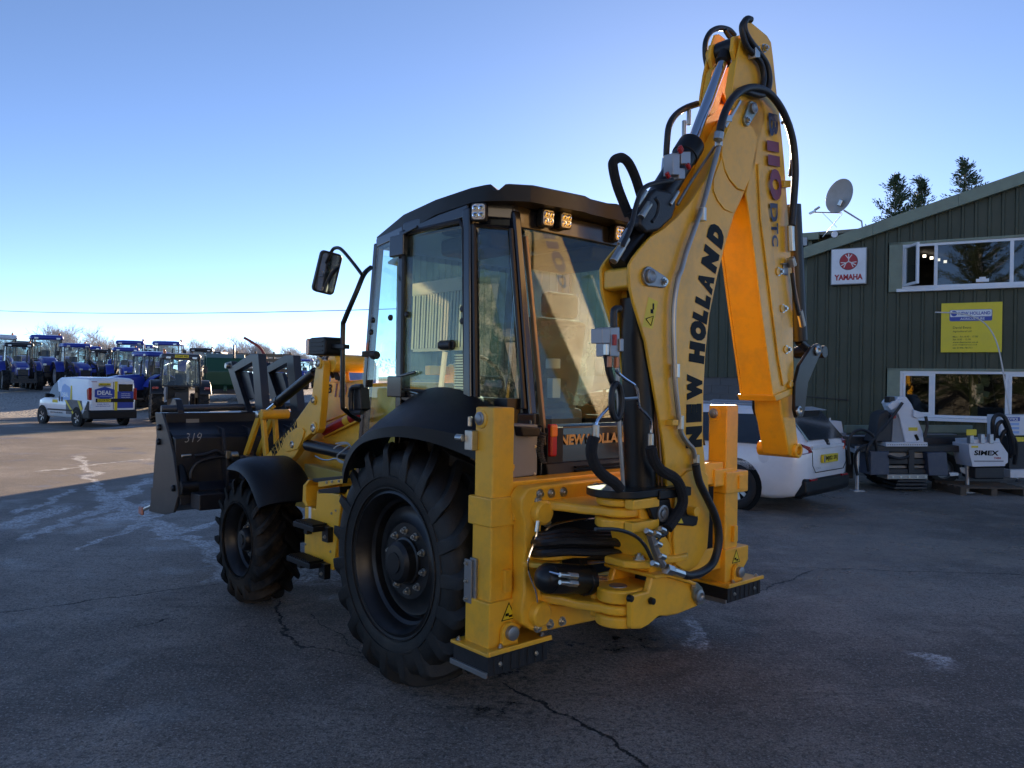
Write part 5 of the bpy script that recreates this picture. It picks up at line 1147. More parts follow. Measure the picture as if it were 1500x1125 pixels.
# ---- boom: two side plates with webs --------------------------------------------
XL, XQ = -1.40, -1.205
bo = [(989, 836), (981, 800), (980, 760), (976, 690), (972, 650), (967, 618), (960, 580), (952, 535), (946, 500), (936, 468), (928, 442), (923, 420), (922, 388), (928, 377), (938, 364), (953, 347), (974, 334), (992, 318), (1010, 298), (1023, 280), (1034, 262), (1046, 232), (1056, 205), (1068, 175), (1080, 150), (1092, 140), (1106, 140), (1117, 152), (1120, 172), (1112, 200), (1103, 250), (1090, 284), (1076, 314), (1062, 360), (1050, 410), (1040, 460), (1034, 515), (1031, 570), (1030, 640), (1033, 680), (1037, 700), (1037, 760), (1034, 805), (1020, 830), (1004, 840)]
BP = TR('x', XL, bo)
boom = empty('boom'); boom.parent = BH_
m_ = MB(); m_.prism(BP, 'x', XL, XL + .018); part(m_, 'left_side_plate', YEL, boom, bev=.006)
m_ = MB(); m_.prism(BP, 'x', XQ - .018, XQ); part(m_, 'right_side_plate', YEL, boom, bev=.006)
core = TR('x', XL, [(1000, 800), (996, 690), (985, 600), (972, 520), (960, 470), (950, 430), (958, 395), (985, 350), (1018, 315), (1040, 280), (1058, 235), (1076, 190), (1090, 165), (1104, 165), (1105, 195), (1098, 245), (1084, 282), (1070, 314), (1056, 360), (1044, 410), (1034, 460), (1027, 515), (1024, 570), (1023, 640), (1027, 700), (1028, 760), (1022, 800)])
m_ = MB(); m_.prism(core, 'x', XL + .019, XQ - .019); part(m_, 'boom_web', YEL, boom, bev=.006)
wv = TR('x', XL, [(924, 392), (935, 388), (948, 392), (950, 410), (944, 420), (934, 424), (924, 420)]); m_ = MB(); m_.prism(wv, 'x', XL + .019, XQ - .019); part(m_, 'cross_member', YEL, boom, bev=.012)
# foot doubler and upper doublers
fd = TR('x', XL, [(986, 826), (983, 790), (985, 720), (990, 705), (1004, 690), (1020, 686), (1034, 695), (1036, 760), (1033, 802), (1019, 828), (1003, 838)])
for x0_, x1_ in ((XL - .016, XL - .001), (XQ + .001, XQ + .016)):
    m_ = MB(); m_.prism(fd, 'x', x0_, x1_); part(m_, 'foot_doubler', YEL, boom, bev=.006)
ud = TR('x', XL, [(1056, 208), (1070, 172), (1081, 150), (1092, 141), (1106, 141), (1116, 152), (1119, 172), (1111, 200), (1102, 248), (1088, 280), (1078, 277), (1066, 263), (1059, 248), (1055, 228)])
m_ = MB(); m_.prism(ud, 'x', XL - .012, XL - .001); part(m_, 'pivot_doubler', YEL, boom, bev=.005)
ud2 = TR('x', XL, [(1044, 262), (1056, 230), (1060, 252), (1067, 266), (1079, 280), (1087, 283), (1076, 309), (1072, 312), (1060, 307), (1050, 294), (1044, 280)])
m_ = MB(); m_.prism(ud2, 'x', XL - .007, XL - .001); part(m_, 'second_doubler', YEL, boom, bev=.004)
# pin keepers on the boom
def keeper(cx, cy, dx, dy, x, R1, R2, ax=-1):
    a_, b_ = mp(cx, cy, 'x', x), mp(cx + dx, cy + dy, 'x', x); d_ = (b_ - a_); L_ = d_.length; d_.normalize(); n_ = V((1, 0, 0)).cross(d_)
    pts = []
    for k in range(11):
        t = pi / 2 + pi * k / 10; v = a_ + d_ * (R1 * cos(t)) + n_ * (R1 * sin(t)); pts.append((v.y, v.z))
    for k in range(9):
        t = -pi / 2 + pi * k / 8; v = b_ + d_ * (R2 * cos(t)) + n_ * (R2 * sin(t)); pts.append((v.y, v.z))
    m_ = MB(); m_.prism(pts, 'x', x - .016, x); o = part(m_, 'pin_keeper', MATS['olive_zinc'] if R1 < .06 and cx > 1000 else GREYST, boom, bev=.004)
    m_ = MB(); m_.lathe([(R1 * .72, 0), (R1 * .72, -.014), (R1 * .5, -.018), (R1 * .2, -.012), (.001, -.012)], a_ + V((-.016, 0, 0)), 'x', 22); part(m_, 'pin_end', GREYST, o, bev=0, smooth=True)
    bolt(b_ + V((-.016, 0, 0)), (-1, 0, 0), o, R2 * .55, .014)
keeper(948, 405, 21, 8, XL, .048, .030); keeper(1099, 160, -8, 17, XL - .012, .042, .032)
# warning label on the boom
lb_ = [mp(x, y, 'x', XL - .001) for x, y in ((941, 478), (956, 482), (964, 442), (950, 435))]; m_ = MB(); m_.add(lb_, [(0, 1, 2, 3)]); wl_ = part(m_, 'warning_label', YELD, boom, bev=0)
l2 = [mp(x, y, 'x', XL - .002) for x, y in ((946, 467), (957, 463), (953.5, 477))]; m_ = MB(); m_.tube(l2 + [l2[0]], .0025, 4, caps=False); m_.box(mp(955, 456, 'x', XL - .0015), (.001, .02, .02)); m_.box(mp(957, 449, 'x', XL - .0015), (.001, .012, .03)); part(m_, 'label_print', BLKD, wl_, bev=0)
# lettering
LT = [('N', 1016.5, 640, 31, 24), ('E', 1016.5, 605, 27, 23), ('W', 1017.5, 567, 38, 23), ('H', 1021, 516.5, 30, 23), ('O', 1022.8, 484.5, 29, 24), ('L', 1026, 461.5, 19, 22), ('L', 1029.8, 439.5, 19, 22), ('A', 1033.8, 413, 28, 23), ('N', 1040.5, 379.5, 31, 23), ('D', 1049, 344, 29, 24)]
for i, (ch_, px, py, w_, h_) in enumerate(LT):
    c_ = mp(px, py, 'x', XL - .001); a_ = mp(*LT[max(i - 1, 0)][1:3], 'x', XL); b_ = mp(*LT[min(i + 1, 9)][1:3], 'x', XL); d_ = (b_ - a_).normalized()
    if i < 3: d_ = V((0, 0.02, 1)).normalized()
    up_ = d_.cross(V((-1, 0, 0))) * -1
    wm = (mp(px, py - w_ / 2, 'x', XL) - mp(px, py + w_ / 2, 'x', XL)).length; hm_ = (mp(px - h_ / 2, py, 'x', XL) - mp(px + h_ / 2, py, 'x', XL)).length
    text(ch_, BLKD, boom, c_, d_, up_, hm_ * .98, wm * 1.0, bold=.11, ext=.0012)
# steel pipes along the boom
PIPE = mat('boom_pipe', (.36, .35, .33), .38, .8, var=.1)
for pts, r, x in (([(1054, 200), (1053, 215), (1046, 240), (1037, 275), (1028, 306), (1021, 325), (1012, 350), (1005, 370), (998, 395), (993, 408), (988, 440), (986.5, 480), (987.5, 520), (989, 560), (993, 600), (996, 625), (999, 637), (1008, 650), (1015, 658), (1018, 672)], .0135, XL - .028),
                  ([(1047, 215), (1030, 240), (1010, 270), (992, 300)], .008, XL + .05), ([(1043, 222), (1026, 246), (1008, 274), (994, 298)], .007, XL + .07), ([(957, 560), (965, 640), (970, 720)], .006, XL + .02), ([(952, 545), (960, 630), (965, 715)], .005, XL + .035)):
    m_ = MB(); m_.tube(PX(x, pts), r, 10, 5); part(m_, 'hydraulic_pipe', PIPE if r > .007 else mat('copper_pipe', (.40, .24, .16), .35, .9), boom, bev=0, smooth=True)
for px, py in ((1053, 205), (1029, 314), (1019, 676), (990, 543), (996, 619)):
    p = mp(px, py, 'x', XL - .028); m_ = MB(); m_.cyl(p + V((0, 0, -.035)), p + V((0, 0, .035)), .021, 6); part(m_, 'pipe_fitting', STEEL, boom, bev=.003)
m_ = MB(); p = mp(984, 619, 'x', XL - .02); m_.box(p, (.05, .05, .03)); part(m_, 'pipe_clamp', YEL, boom, bev=.005)
# ---- boom cylinder (upright, behind the boom) --------------------------------------
XB = (XL + XQ) / 2
a_, b_ = mp(938, 722, 'x', XB), mp(931, 415, 'x', XB)
m_ = MB(); m_.cyl(a_, a_.lerp(b_, .93), .078, 28); m_.cyl(a_, b_, .045, 18); bc = part(m_, 'boom_cylinder', BLKP, boom, bev=.004)
m_ = MB(); p0_ = mp(913, 712, 'x', XB - .07); m_.tube([p0_, mp(908, 640, 'x', XB - .07), mp(905, 560, 'x', XB - .06), mp(903, 480, 'x', XB - .06)], .010, 8); part(m_, 'steel_pipe', PIPE, bc, bev=0, smooth=True)
# valve block
VB = mat('valve_block', (.34, .34, .35), .45, .7, var=.15)
XV = XB - .11
def boxpx(name, m, x, px0, py0, px1, py1, dep, par, bev=.004):
    P_ = TR('x', x, [(px0, py0), (px1, py0), (px1, py1), (px0, py1)]); q_ = MB(); q_.prism(P_, 'x', x, x + dep); return part(q_, name, m, par, bev=bev)
vb = boxpx('valve_block', VB, XV, 894, 479, 908, 522, .09, boom)
boxpx('valve_body', VB, XV - .02, 882, 481, 894, 503, .07, vb); boxpx('valve_plate', VB, XV - .01, 908, 496, 914, 515, .04, vb)
for px, py, r, m2 in ((900, 498, .012, RED), (893, 530, .013, mat('copper_fit', (.45, .18, .10), .4, .6)), (903, 531, .015, MATS['copper_fit']), (888, 512, .014, STEEL)):
    p = mp(px, py, 'x', XV - .02); m_ = MB(); m_.cyl(p + V((0, 0, -.025)), p + V((0, 0, .025)), r, 8); part(m_, 'valve_fitting', m2, vb, bev=.002)
for pts, r in (([(899, 479), (899, 460), (901, 453), (908, 452)], .017), ([(888, 515), (892, 545), (899, 565)], .016)):
    m_ = MB(); m_.tube(PX(XV, pts), r, 9, 4); part(m_, 'hose', HOSE, vb, bev=0, smooth=True)
for pts in ([(903, 535), (904, 545), (917, 556), (932, 567), (935, 585), (937, 596), (950, 610), (954, 618), (954, 634)], [(892, 596), (882, 607), (875, 617), (873, 628)]):
    m_ = MB(); m_.tube(PX(XV - .02, pts), .0075, 8, 3); part(m_, 'steel_pipe', CHROME, bc, bev=0, smooth=True)
for px, py in ((873, 632), (953, 644)):
    p = mp(px, py, 'x', XV - .02); m_ = MB(); m_.cyl(p + V((0, 0, -.03)), p + V((0, 0, .03)), .016, 6); part(m_, 'pipe_fitting', STEEL, bc, bev=.003)
m_ = MB(); m_.tube(PX(XV - .02, [(911, 584), (920, 584), (933, 583)]), .008, 6); part(m_, 'pipe_clamp', STEEL, bc, bev=0, smooth=True)
lp = [(903 + 7.5 * sin(t), 588 - 26 * cos(t)) for t in [2 * pi * k / 16 for k in range(17)]]
m_ = MB(); m_.tube(PX(XV - .03, lp), .015, 8, 2); part(m_, 'hose_loop', HOSE, bc, bev=0, smooth=True)
for pts, m2, r in (([(870, 640), (866, 662), (872, 682), (885, 697), (900, 707), (908, 716)], SLEEVE, .026), ([(953, 655), (958, 675), (970, 690), (988, 700), (997, 715), (1000, 735), (994, 750), (984, 765), (978, 774)], SLEEVE, .027)):
    m_ = MB(); m_.tube(PX(XV - .06, pts), r, 10, 5); part(m_, 'hose_sleeve', m2, bc, bev=0, smooth=True)
# big hose from the boom pipe back to the swing post, bottom fittings
m_ = MB(); m_.tube(PX(XL - .07, [(1019, 680), (1024, 705), (1036, 730), (1046, 752), (1052, 775), (1052, 800), (1044, 825), (1028, 838), (1010, 843), (1000, 841)]), .021, 12, 6); part(m_, 'large_hose', HOSE, boom, bev=0, smooth=True)
hs = mat('hose_print', (.45, .45, .43), .6)
m_ = MB(); m_.tube(PX(XL - .07, [(1000, 841), (985, 836)]), .022, 8); m_.tube(PX(XL - .07, [(984, 836), (975, 833)]), .028, 6); part(m_, 'hose_end', STEEL, boom, bev=.002)
m_ = MB(); m_.tube(PX(XL - .06, [(953, 783), (958, 800), (964, 818), (971, 828)]), .020, 8); part(m_, 'manifold', GREYST, sw, bev=0, smooth=True)
for px, py in ((950, 779), (962, 782), (970, 776), (964, 797), (970, 815), (959, 826)):
    p = mp(px, py, 'x', XL - .08); m_ = MB(); m_.cyl(p + V((0, -.02, -.008)), p + V((0, .02, .008)), .015, 8); part(m_, 'pipe_fitting', STEEL, sw, bev=.003)
for pts, r in (([(978, 774), (974, 782), (966, 785), (958, 783)], .012), ([(872, 775), (905, 776), (930, 785), (945, 800), (955, 820)], .009), ([(955, 800), (965, 790), (975, 778)], .006)):
    m_ = MB(); m_.tube(PX(XL - .06, pts), r, 8, 4); part(m_, 'hose', HOSE, sw, bev=0, smooth=True)
# bundle of hoses through the post
for k in range(7):
    y0_ = 782 + k * 5.2; pts = [(776, y0_ + 3), (800, y0_ + 2), (830, y0_ - 4 + 2 * (k % 3)), (865, y0_ + 1), (900, y0_ + 2), (930, y0_ + 5 + k), (948, y0_ + 12 + k)]
    m_ = MB(); m_.tube([mp(x, y, 'x', -1.0 - .04 * (k % 3) - .0012 * (x - 800) if x > 790 else -.90) for x, y in pts], .022, 9, 5); part(m_, 'hose', HOSE, car, bev=0, smooth=True)
m_ = MB(); m_.tube(PX(-.985, [(788, 768), (784, 790), (775, 815), (774, 838), (784, 865), (787, 882)]), .006, 6, 4); m_.tube(PX(-.985, [(798, 778), (812, 768), (840, 762), (870, 760)]), .006, 6, 4); part(m_, 'steel_pipe', CHROME, car, bev=0, smooth=True)
p = mp(788, 770, 'x', -.985); m_ = MB(); m_.cyl(p + V((0, .01, -.03)), p + V((0, 0, .03)), .012, 8); part(m_, 'pipe_fitting', STEEL, car, bev=.002)
# ---- dipper cylinder along the boom's upper edge --------------------------------------
a_, b_, c_ = mp(905, 388, 'x', XB), mp(1013, 212, 'x', XB), mp(1066, 73, 'x', XB)
d_ = (b_ - a_).normalized()
m_ = MB(); m_.cyl(a_.lerp(b_, .25), b_, .066, 28); m_.cyl(a_, a_.lerp(b_, .3), .05, 20); m_.lathe([(.072, 0), (.072, .10), (.06, .115), (.02, .115)], b_ - d_ * .1, d_, 26); dc = part(m_, 'dipper_cylinder', BLKP, bev=.005)
m_ = MB(); m_.cyl(b_, c_, .030, 20); part(m_, 'rod', CHROME, dc, bev=0, smooth=True)
m_ = MB(); m_.cyl(c_ + (b_ - c_).normalized() * .10, c_, .044, 18); m_.cyl(c_ + V((-.06, 0, 0)), c_ + V((.06, 0, 0)), .055, 18); part(m_, 'rod_eye', BLKP, dc, bev=.005)
for k, (px0, py0, px1, py1) in enumerate([((986), 224, 996, 256), (998, 222, 1012, 240), (995, 246, 1004, 262)]):
    boxpx('valve_block', VB, XB - .13, px0, py0, px1, py1, .06, dc)
for px, py in ((980, 260), (998, 224), (1010, 247), (999, 221)):
    p = mp(px, py, 'x', XB - .14); m_ = MB(); m_.cyl(p, p + V((0, .02, .02)), .012, 8); part(m_, 'valve_cap', RED, dc, bev=.002)
gp_ = [(950, 283), (958, 275), (972, 278), (985, 281), (990, 300), (984, 320), (965, 338), (945, 342), (934, 330), (938, 305)]
m_ = MB(); m_.prism(TR('x', XB - .09, gp_), 'x', XB - .10, XB - .05); part(m_, 'hose_guard', HOSE, dc, bev=.02)
for px, py, r in ((945, 308, .018), (912, 360, .018), (939, 290, .016), (905, 372, .02), (987, 290, .012), (914, 347, .014)):
    p = mp(px, py, 'x', XB - .1); m_ = MB(); m_.cyl(p - d_ * .05, p + d_ * .05, r, 8); part(m_, 'pipe_fitting', STEEL, dc, bev=.003)
for pts, r, m2, x in (([(921, 315), (905, 275), (898, 245), (900, 235), (910, 231), (920, 238), (930, 258), (938, 283), (941, 295)], .024, SLEEVE, XB), ([(912, 360), (925, 330), (932, 300), (942, 277), (960, 268), (985, 264)], .012, HOSE, XB - .12), ([(922, 310), (928, 325), (915, 345)], .02, SLEEVE, XB - .02),
                      ([(960, 290), (965, 300), (962, 315), (955, 325)], .009, HOSE, XB - .14), ([(976, 230), (977, 210), (980, 185), (990, 168), (1005, 158), (1022, 152)], .018, HOSE, XQ + .03), ([(974, 250), (976, 232)], .022, STEEL, XQ + .03)):
    m_ = MB(); m_.tube(PX(x, pts), r, 10, 5); part(m_, 'hose', m2, dc, bev=0, smooth=True)
for px, py in ((1009, 170), (1002, 190)):
    p = mp(px, py, 'x', XQ + .03); m_ = MB(); m_.cyl(p + V((0, 0, -.05)), p + V((0, 0, .05)), .013, 8); part(m_, 'pipe_fitting', STEEL, dc, bev=.002)
# ---- dipper ---------------------------------------------------------------------------
dip = empty('dipper'); dip.parent = BH_
do_ = [(1094, 33), (1100, 32), (1112, 42), (1124, 52), (1130, 62), (1133, 85), (1139, 144), (1144, 184), (1149, 235), (1156, 336), (1160, 394), (1162, 490), (1163.5, 570), (1152, 577), (1133, 583), (1116, 458), (1100, 330), (1093, 284), (1104, 230), (1108, 205), (1104, 190), (1090, 175), (1076, 165), (1073, 130), (1078, 95), (1084, 66)]
DP = TR('x', -1.412, do_)
XD0, XD1 = -1.412, -1.192
for x0_, x1_, nm in ((XD0, XD0 + .014, 'left_side_plate'), (XD1 - .014, XD1, 'right_side_plate')):
    m_ = MB(); m_.prism(DP, 'x', x0_, x1_); part(m_, nm, YEL, dip, bev=.005)
box_ = TR('x', XD0, [(1101, 330), (1117, 458), (1133.5, 582), (1152, 576), (1162, 569), (1160, 490), (1158, 394), (1154, 336), (1147, 235), (1141, 184), (1128, 190), (1112, 240), (1096, 290)])
m_ = MB(); m_.prism(box_, 'x', XD0 + .0145, XD1 - .0145); part(m_, 'dipper_box', YEL, dip, bev=.004)
rb_ = TR('x', XD0, [(1108, 240), (1113, 240), (1128, 340), (1142, 470), (1152, 560), (1145, 566), (1137, 520), (1122, 400), (1112, 320)])
m_ = MB(); m_.prism(rb_, 'x', XD0 - .012, XD0 - .001); part(m_, 'guide_rail', YEL, dip, bev=.006)
bt = TR('x', XD0, [(1131, 579), (1163, 566), (1166, 573), (1154, 580), (1134, 588)]); m_ = MB(); m_.prism(bt, 'x', XD0 - .014, XD1 + .014); part(m_, 'end_collar', YEL, dip, bev=.006)
nose = TR('x', XD0, [(1074, 130), (1080, 92), (1094, 70), (1106, 75), (1100, 110), (1090, 150), (1078, 160)]); m_ = MB(); m_.prism(nose, 'x', XD0 + .015, XD0 + .055); m_.prism(nose, 'x', XD1 - .055, XD1 - .015); part(m_, 'nose_gusset', YEL, dip, bev=.006)
m_ = MB(); m_.cyl(mp(1064, 71, 'x', XB) + V((-.13, -.02, .0)), mp(1064, 71, 'x', XB) + V((.13, -.02, 0)), .035, 18); part(m_, 'cylinder_pin', YEL, dip, bev=.004)
ear = TR('x', XB, [(1056, 60), (1066, 58), (1082, 72), (1100, 78), (1098, 130), (1080, 150), (1062, 110), (1054, 80)])
for x0_ in (XB - .085, XB + .06): m_ = MB(); m_.prism(ear, 'x', x0_, x0_ + .025); part(m_, 'cylinder_ear', YEL, dip, bev=.006)
for px, py, in ((1118.5, 71), (1140, 398), (1146.5, 452), (1151.5, 512), (1159, 563)):
    bolt(mp(px, py, 'x', XD0), (-1, 0, 0), dip, .019, .022)
    if py > 300: p = mp(px - 4, py, 'x', XD0); m_ = MB(); m_.cyl(p, p + V((-.02, 0, 0)), .022, 14); part(m_, 'weld_boss', YEL, dip, bev=.004)
# model lettering running down the dipper
NAVY = mat('navy_decal', (.02, .025, .07), .4); MARO = mat('maroon2_decal', (.22, .03, .06), .4)
for ch_, px, py, w_, h_, m2 in (('B', 1130, 184, 33, 13, NAVY), ('1', 1129.5, 215, 15, 17, MARO), ('1', 1131, 236, 15, 17, MARO), ('0', 1133.5, 271, 46, 17, MARO), ('D', 1131, 312, 27, 11, NAVY), ('T', 1132, 335, 16, 10, NAVY), ('C', 1132.5, 353, 17, 9, NAVY)):
    c0 = mp(px, py, 'x', XD0 - .0125 if 0 else XD0 - .0015); wm = (mp(px, py - w_ / 2, 'x', XD0) - mp(px, py + w_ / 2, 'x', XD0)).length; hm_ = (mp(px - h_ / 2, py, 'x', XD0) - mp(px + h_ / 2, py, 'x', XD0)).length
    text(ch_, m2, dip, c0 + V((-.012, 0, 0)), V((0, -.10, -1)), V((0, -1, .10)), hm_, wm, bold=.035, ext=.0012)
for ch_, px, py, w_, h_, m2 in (('B', 1130, 184, 33, 13, NAVY), ('1', 1129.5, 215, 15, 17, MARO), ('1', 1131, 236, 15, 17, MARO), ('0', 1133.5, 271, 46, 17, MARO), ('D', 1131, 312, 27, 11, NAVY)):
    c0 = mp(px, py, 'x', XD0); c0.x = XD1; wm = (mp(px, py - w_ / 2, 'x', XD0) - mp(px, py + w_ / 2, 'x', XD0)).length; hm_ = (mp(px - h_ / 2, py, 'x', XD0) - mp(px + h_ / 2, py, 'x', XD0)).length
    text(ch_, m2, dip, c0, V((0, -.10, -1)), V((0, 1, -.10)), hm_, wm, bold=.035, ext=.0015)
# sliding inner dipper and its eye
inn_ = TR('x', XD0 + .03, [(1141, 580), (1160, 570), (1164, 620), (1167, 645), (1168, 658), (1164, 667), (1155, 668), (1152, 655), (1149, 640), (1146, 622), (1142, 605)])
XI0, XI1 = XD0 + .02, XD1 - .02
m_ = MB(); m_.prism(inn_, 'x', XI0, XI1); ie = part(m_, 'inner_dipper', YEL, dip, bev=.012, seg=3)
c0 = mp(1170, 660, 'x', XI0 - .01); m_ = MB(); m_.lathe([(.045, .25), (.045, -.012), (.036, -.018), (.028, -.014), (.026, .0), (.026, .03), (.001, .03)], c0 + V((0, .02, 0)), 'x', 26); part(m_, 'dipper_eye', YEL, ie, bev=0, smooth=True)
# black tipping link
ln = TR('x', XD0 - .02, [(1196, 503), (1201, 507), (1202, 515), (1196, 525), (1181, 560), (1176, 600), (1173, 611), (1164, 612), (1161, 600), (1162, 560), (1168, 535), (1186, 508)])
for x0_ in (XD0 - .035, XD1 + .012): m_ = MB(); m_.prism(ln, 'x', x0_, x0_ + .022); tlk = part(m_, 'tipping_link', BLKP, dip, bev=.005)
for px, py in ((1196.5, 514), (1169.5, 602)):
    p = mp(px, py, 'x', XD0 - .036); m_ = MB(); m_.lathe([(.030, 0), (.030, -.01), (.02, -.014), (.014, -.006), (.001, -.006)], p, 'x', 20); part(m_, 'link_pin', STEEL, dip, bev=0, smooth=True)
# bucket cylinder behind the dipper, with its rod
a_, b_ = mp(1160, 300, 'x', XB), mp(1170, 500, 'x', XB); cpt = mp(1187, 516, 'x', XB)
m_ = MB(); m_.cyl(a_, b_, .055, 22); kc = part(m_, 'bucket_cylinder', BLKP, bev=.005)
m_ = MB(); m_.cyl(b_, cpt, .028, 16); m_.cyl(cpt + V((-.1, 0, 0)), cpt + V((.1, 0, 0)), .04, 16); part(m_, 'rod_eye', BLKP, kc, bev=.004)
for pts, r, m2 in (([(1160.5, 375), (1164, 420), (1172, 460)], .008, MATS['copper_pipe']), ([(1158, 330), (1158.5, 350), (1159.5, 368)], .023, STEEL), ([(1171, 455), (1174, 468), (1176, 478)], .02, STEEL), ([(1158, 378), (1161, 390)], .026, STEEL), ([(1160, 400), (1165, 440), (1170, 462)], .012, HOSE)):
    m_ = MB(); m_.tube(PX(XD0 - .03, pts), r, 8); part(m_, 'pipe_fitting' if m2 is STEEL else 'steel_pipe', m2, kc, bev=.002, smooth=True)
boxpx('pipe_bracket', GREYST, XD0 - .02, 1148, 385, 1168, 387.5, .06, dip); boxpx('pipe_bracket', GREYST, XD0 - .01, 1148, 387, 1155, 403, .008, dip); boxpx('clamp_block', YEL, XD0 - .03, 1149, 264, 1159, 274, .05, dip)
# hoses over the dipper head
for pts, r, x in (([(1055, 192), (1057, 180), (1064, 160), (1075, 142), (1092, 130), (1110, 129), (1127, 137), (1142, 155), (1154, 180), (1162, 210), (1165, 250), (1163, 290), (1160, 330)], .021, XD0 - .05),
                  ([(1071, 146), (1085, 132), (1100, 136), (1115, 139), (1124, 133), (1127, 115), (1123, 95), (1112, 78), (1100, 62), (1092, 48), (1090, 36), (1094, 28), (1100, 29)], .018, XD0 - .035),
                  ([(1116, 130), (1119, 112), (1114, 92), (1104, 80), (1094, 68), (1088, 50), (1087, 38), (1092, 29)], .017, XD0 - .03),
                  ([(1036, 98), (1033, 80), (1034, 60), (1042, 46), (1055, 41), (1068, 44), (1076, 52)], .016, XD1 + .03), ([(1062, 44), (1067, 52), (1070, 55)], .014, XD1 + .01), ([(1146, 180), (1154, 176), (1160, 190), (1160, 230), (1157, 258)], .010, XD0 - .01)):
    m_ = MB(); m_.tube(PX(x, pts), r, 11, 6); part(m_, 'hose', HOSE, dip, bev=0, smooth=True)
m_ = MB(); m_.tube(PX(XD0 - .04, [(1052, 205), (1054, 194)]), .026, 8); part(m_, 'hose_end', STEEL, dip, bev=.002)
boxpx('hose_clamp', STEEL, XD0 - .05, 1107, 67, 1114, 84, .05, dip); boxpx('hose_clamp', STEEL, XD0 - .05, 1064, 168, 1073, 178, .04, dip)
mb = MB(); mb.bar(mp(1062, 186, 'x', XL - .02), mp(1084, 148, 'x', XL - .02), .014, .014); part(mb, 'steel_pipe', STEEL, dip, bev=0)
# ================================================================== VEHICLES AND YARD THINGS
TYR = mat('car_tyre', (.014, .014, .015), .7, var=.2)
ALLOY = mat('alloy_wheel', (.45, .45, .46), .3, .7, var=.1)
DKGL = mat('dark_window', (.012, .014, .016), .06, var=.2, coat=.5, spec=.8)
CWHITE = mat('car_white', (.84, .85, .87), .22, var=.03, vs=2, coat=.6, dirt=((.55, .54, .52), .25, 3))
def road_wheel(par, loc, R, Wd, side, spokes=5):
    o = empty('wheel'); o.parent = par; o.location = loc
    if side < 0: o.rotation_euler = (0, 0, pi)
    t = MB(); n = 32
    pr = [(R * .63, .42 * Wd), (R * .72, .50 * Wd), (R * .90, .50 * Wd), (R * .985, .42 * Wd), (R, .2 * Wd), (R, -.2 * Wd), (R * .985, -.42 * Wd), (R * .9, -.5 * Wd), (R * .63, -.42 * Wd)]
    t.loft([[V((r * cos(2 * pi * k / n), y, r * sin(2 * pi * k / n))) for k in range(n)] for r, y in pr], True, False); t.build('tyre', TYR, o, smooth=True, ang=40)
    m_ = MB(); m_.lathe([(R * .64, .40 * Wd), (R * .60, .36 * Wd), (R * .56, .1 * Wd), (R * .56, -.3 * Wd)], (0, 0, 0), 'y', n, cap=False)
    for k in range(spokes):
        a = 2 * pi * k / spokes; m_.bar((.03 * cos(a), .30 * Wd, .03 * sin(a)), (R * .6 * cos(a), .36 * Wd, R * .6 * sin(a)), .03, R * .17, (-sin(a), 0, cos(a)))
    m_.lathe([(R * .16, .28 * Wd), (R * .15, .38 * Wd), (.001, .39 * Wd)], (0, 0, 0), 'y', 16); m_.build('rim', ALLOY, o, smooth=True, ang=35)
    d_ = MB(); d_.lathe([(R * .55, .05 * Wd), (.001, .05 * Wd)], (0, 0, 0), 'y', 24); d_.build('brake_disc', BLKP, o)
    return o
def body_loft(secs):
    # secs: x, half width low, half width shoulder, half width top, z low, z shoulder, z top
    rings = []
    for x, wl_, ws, wt, zl, zs, zt in secs:
        h = [(wl_ * .9, zl), (wl_, zl + .07), (ws, zl + (zs - zl) * .55), (ws, zs - .04), (ws * .985, zs), (wt * 1.03, zt - .06), (wt * .94, zt - .012), (wt * .6, zt + .012)]
        rings.append([V((x, y, z)) for y, z in h] + [V((x, -y, z)) for y, z in h[::-1]])
    m_ = MB(); m_.loft(rings); return m_
def arch(par, x, y, R, m_=None):
    a_ = MB(); s_ = 1 if y > 0 else -1
    a_.lathe([(R, 0), (R, .006)], (x, y + (.001 if s_ > 0 else -.007), R - .06), 'y', 28)
    return a_.build('wheel_arch', BLKD, par)
# ---- white panel van with livery ------------------------------------------------
fv = radians(145); van = empty('panel_van', (-14.75, 28.1, 0), fv); van.scale = (.93, .93, .93)
tag(van, 'white panel van with blue DEAL livery and yellow stripe, seen from behind', 'van')
m_ = body_loft([(-.84, .80, .86, .74, .42, 1.0, 1.76), (-.80, .86, .90, .80, .36, 1.0, 1.82), (-.6, .88, .915, .82, .30, 1.0, 1.85), (.6, .88, .915, .83, .28, 1.0, 1.87), (1.5, .88, .915, .82, .28, 1.02, 1.85), (1.95, .88, .915, .76, .28, 1.02, 1.68), (2.30, .88, .91, .74, .28, 1.05, 1.40), (2.60, .87, .90, .74, .28, 1.04, 1.17), (3.05, .85, .87, .70, .30, .95, 1.06), (3.30, .78, .80, .60, .34, .82, .92), (3.42, .64, .66, .48, .4, .66, .74)])
m_.build('body', CWHITE, van, smooth=True, ang=50, bev=0)
m_ = MB(); m_.prism([(-.92, .30), (-.92, .58), (-.86, .64), (-.55, .64), (-.42, .50), (-.42, .30)], 'y', -.925, .925); m_.build('rear_bumper', PLA, van, bev=.04)
for s_ in (1, -1): m_ = MB(); m_.prism([(-.86, .64), (-.86, .95), (-.8, .98), (-.55, .64)], 'y', s_ * .90, s_ * .925); m_.build('corner_trim', PLA, van, bev=.01)
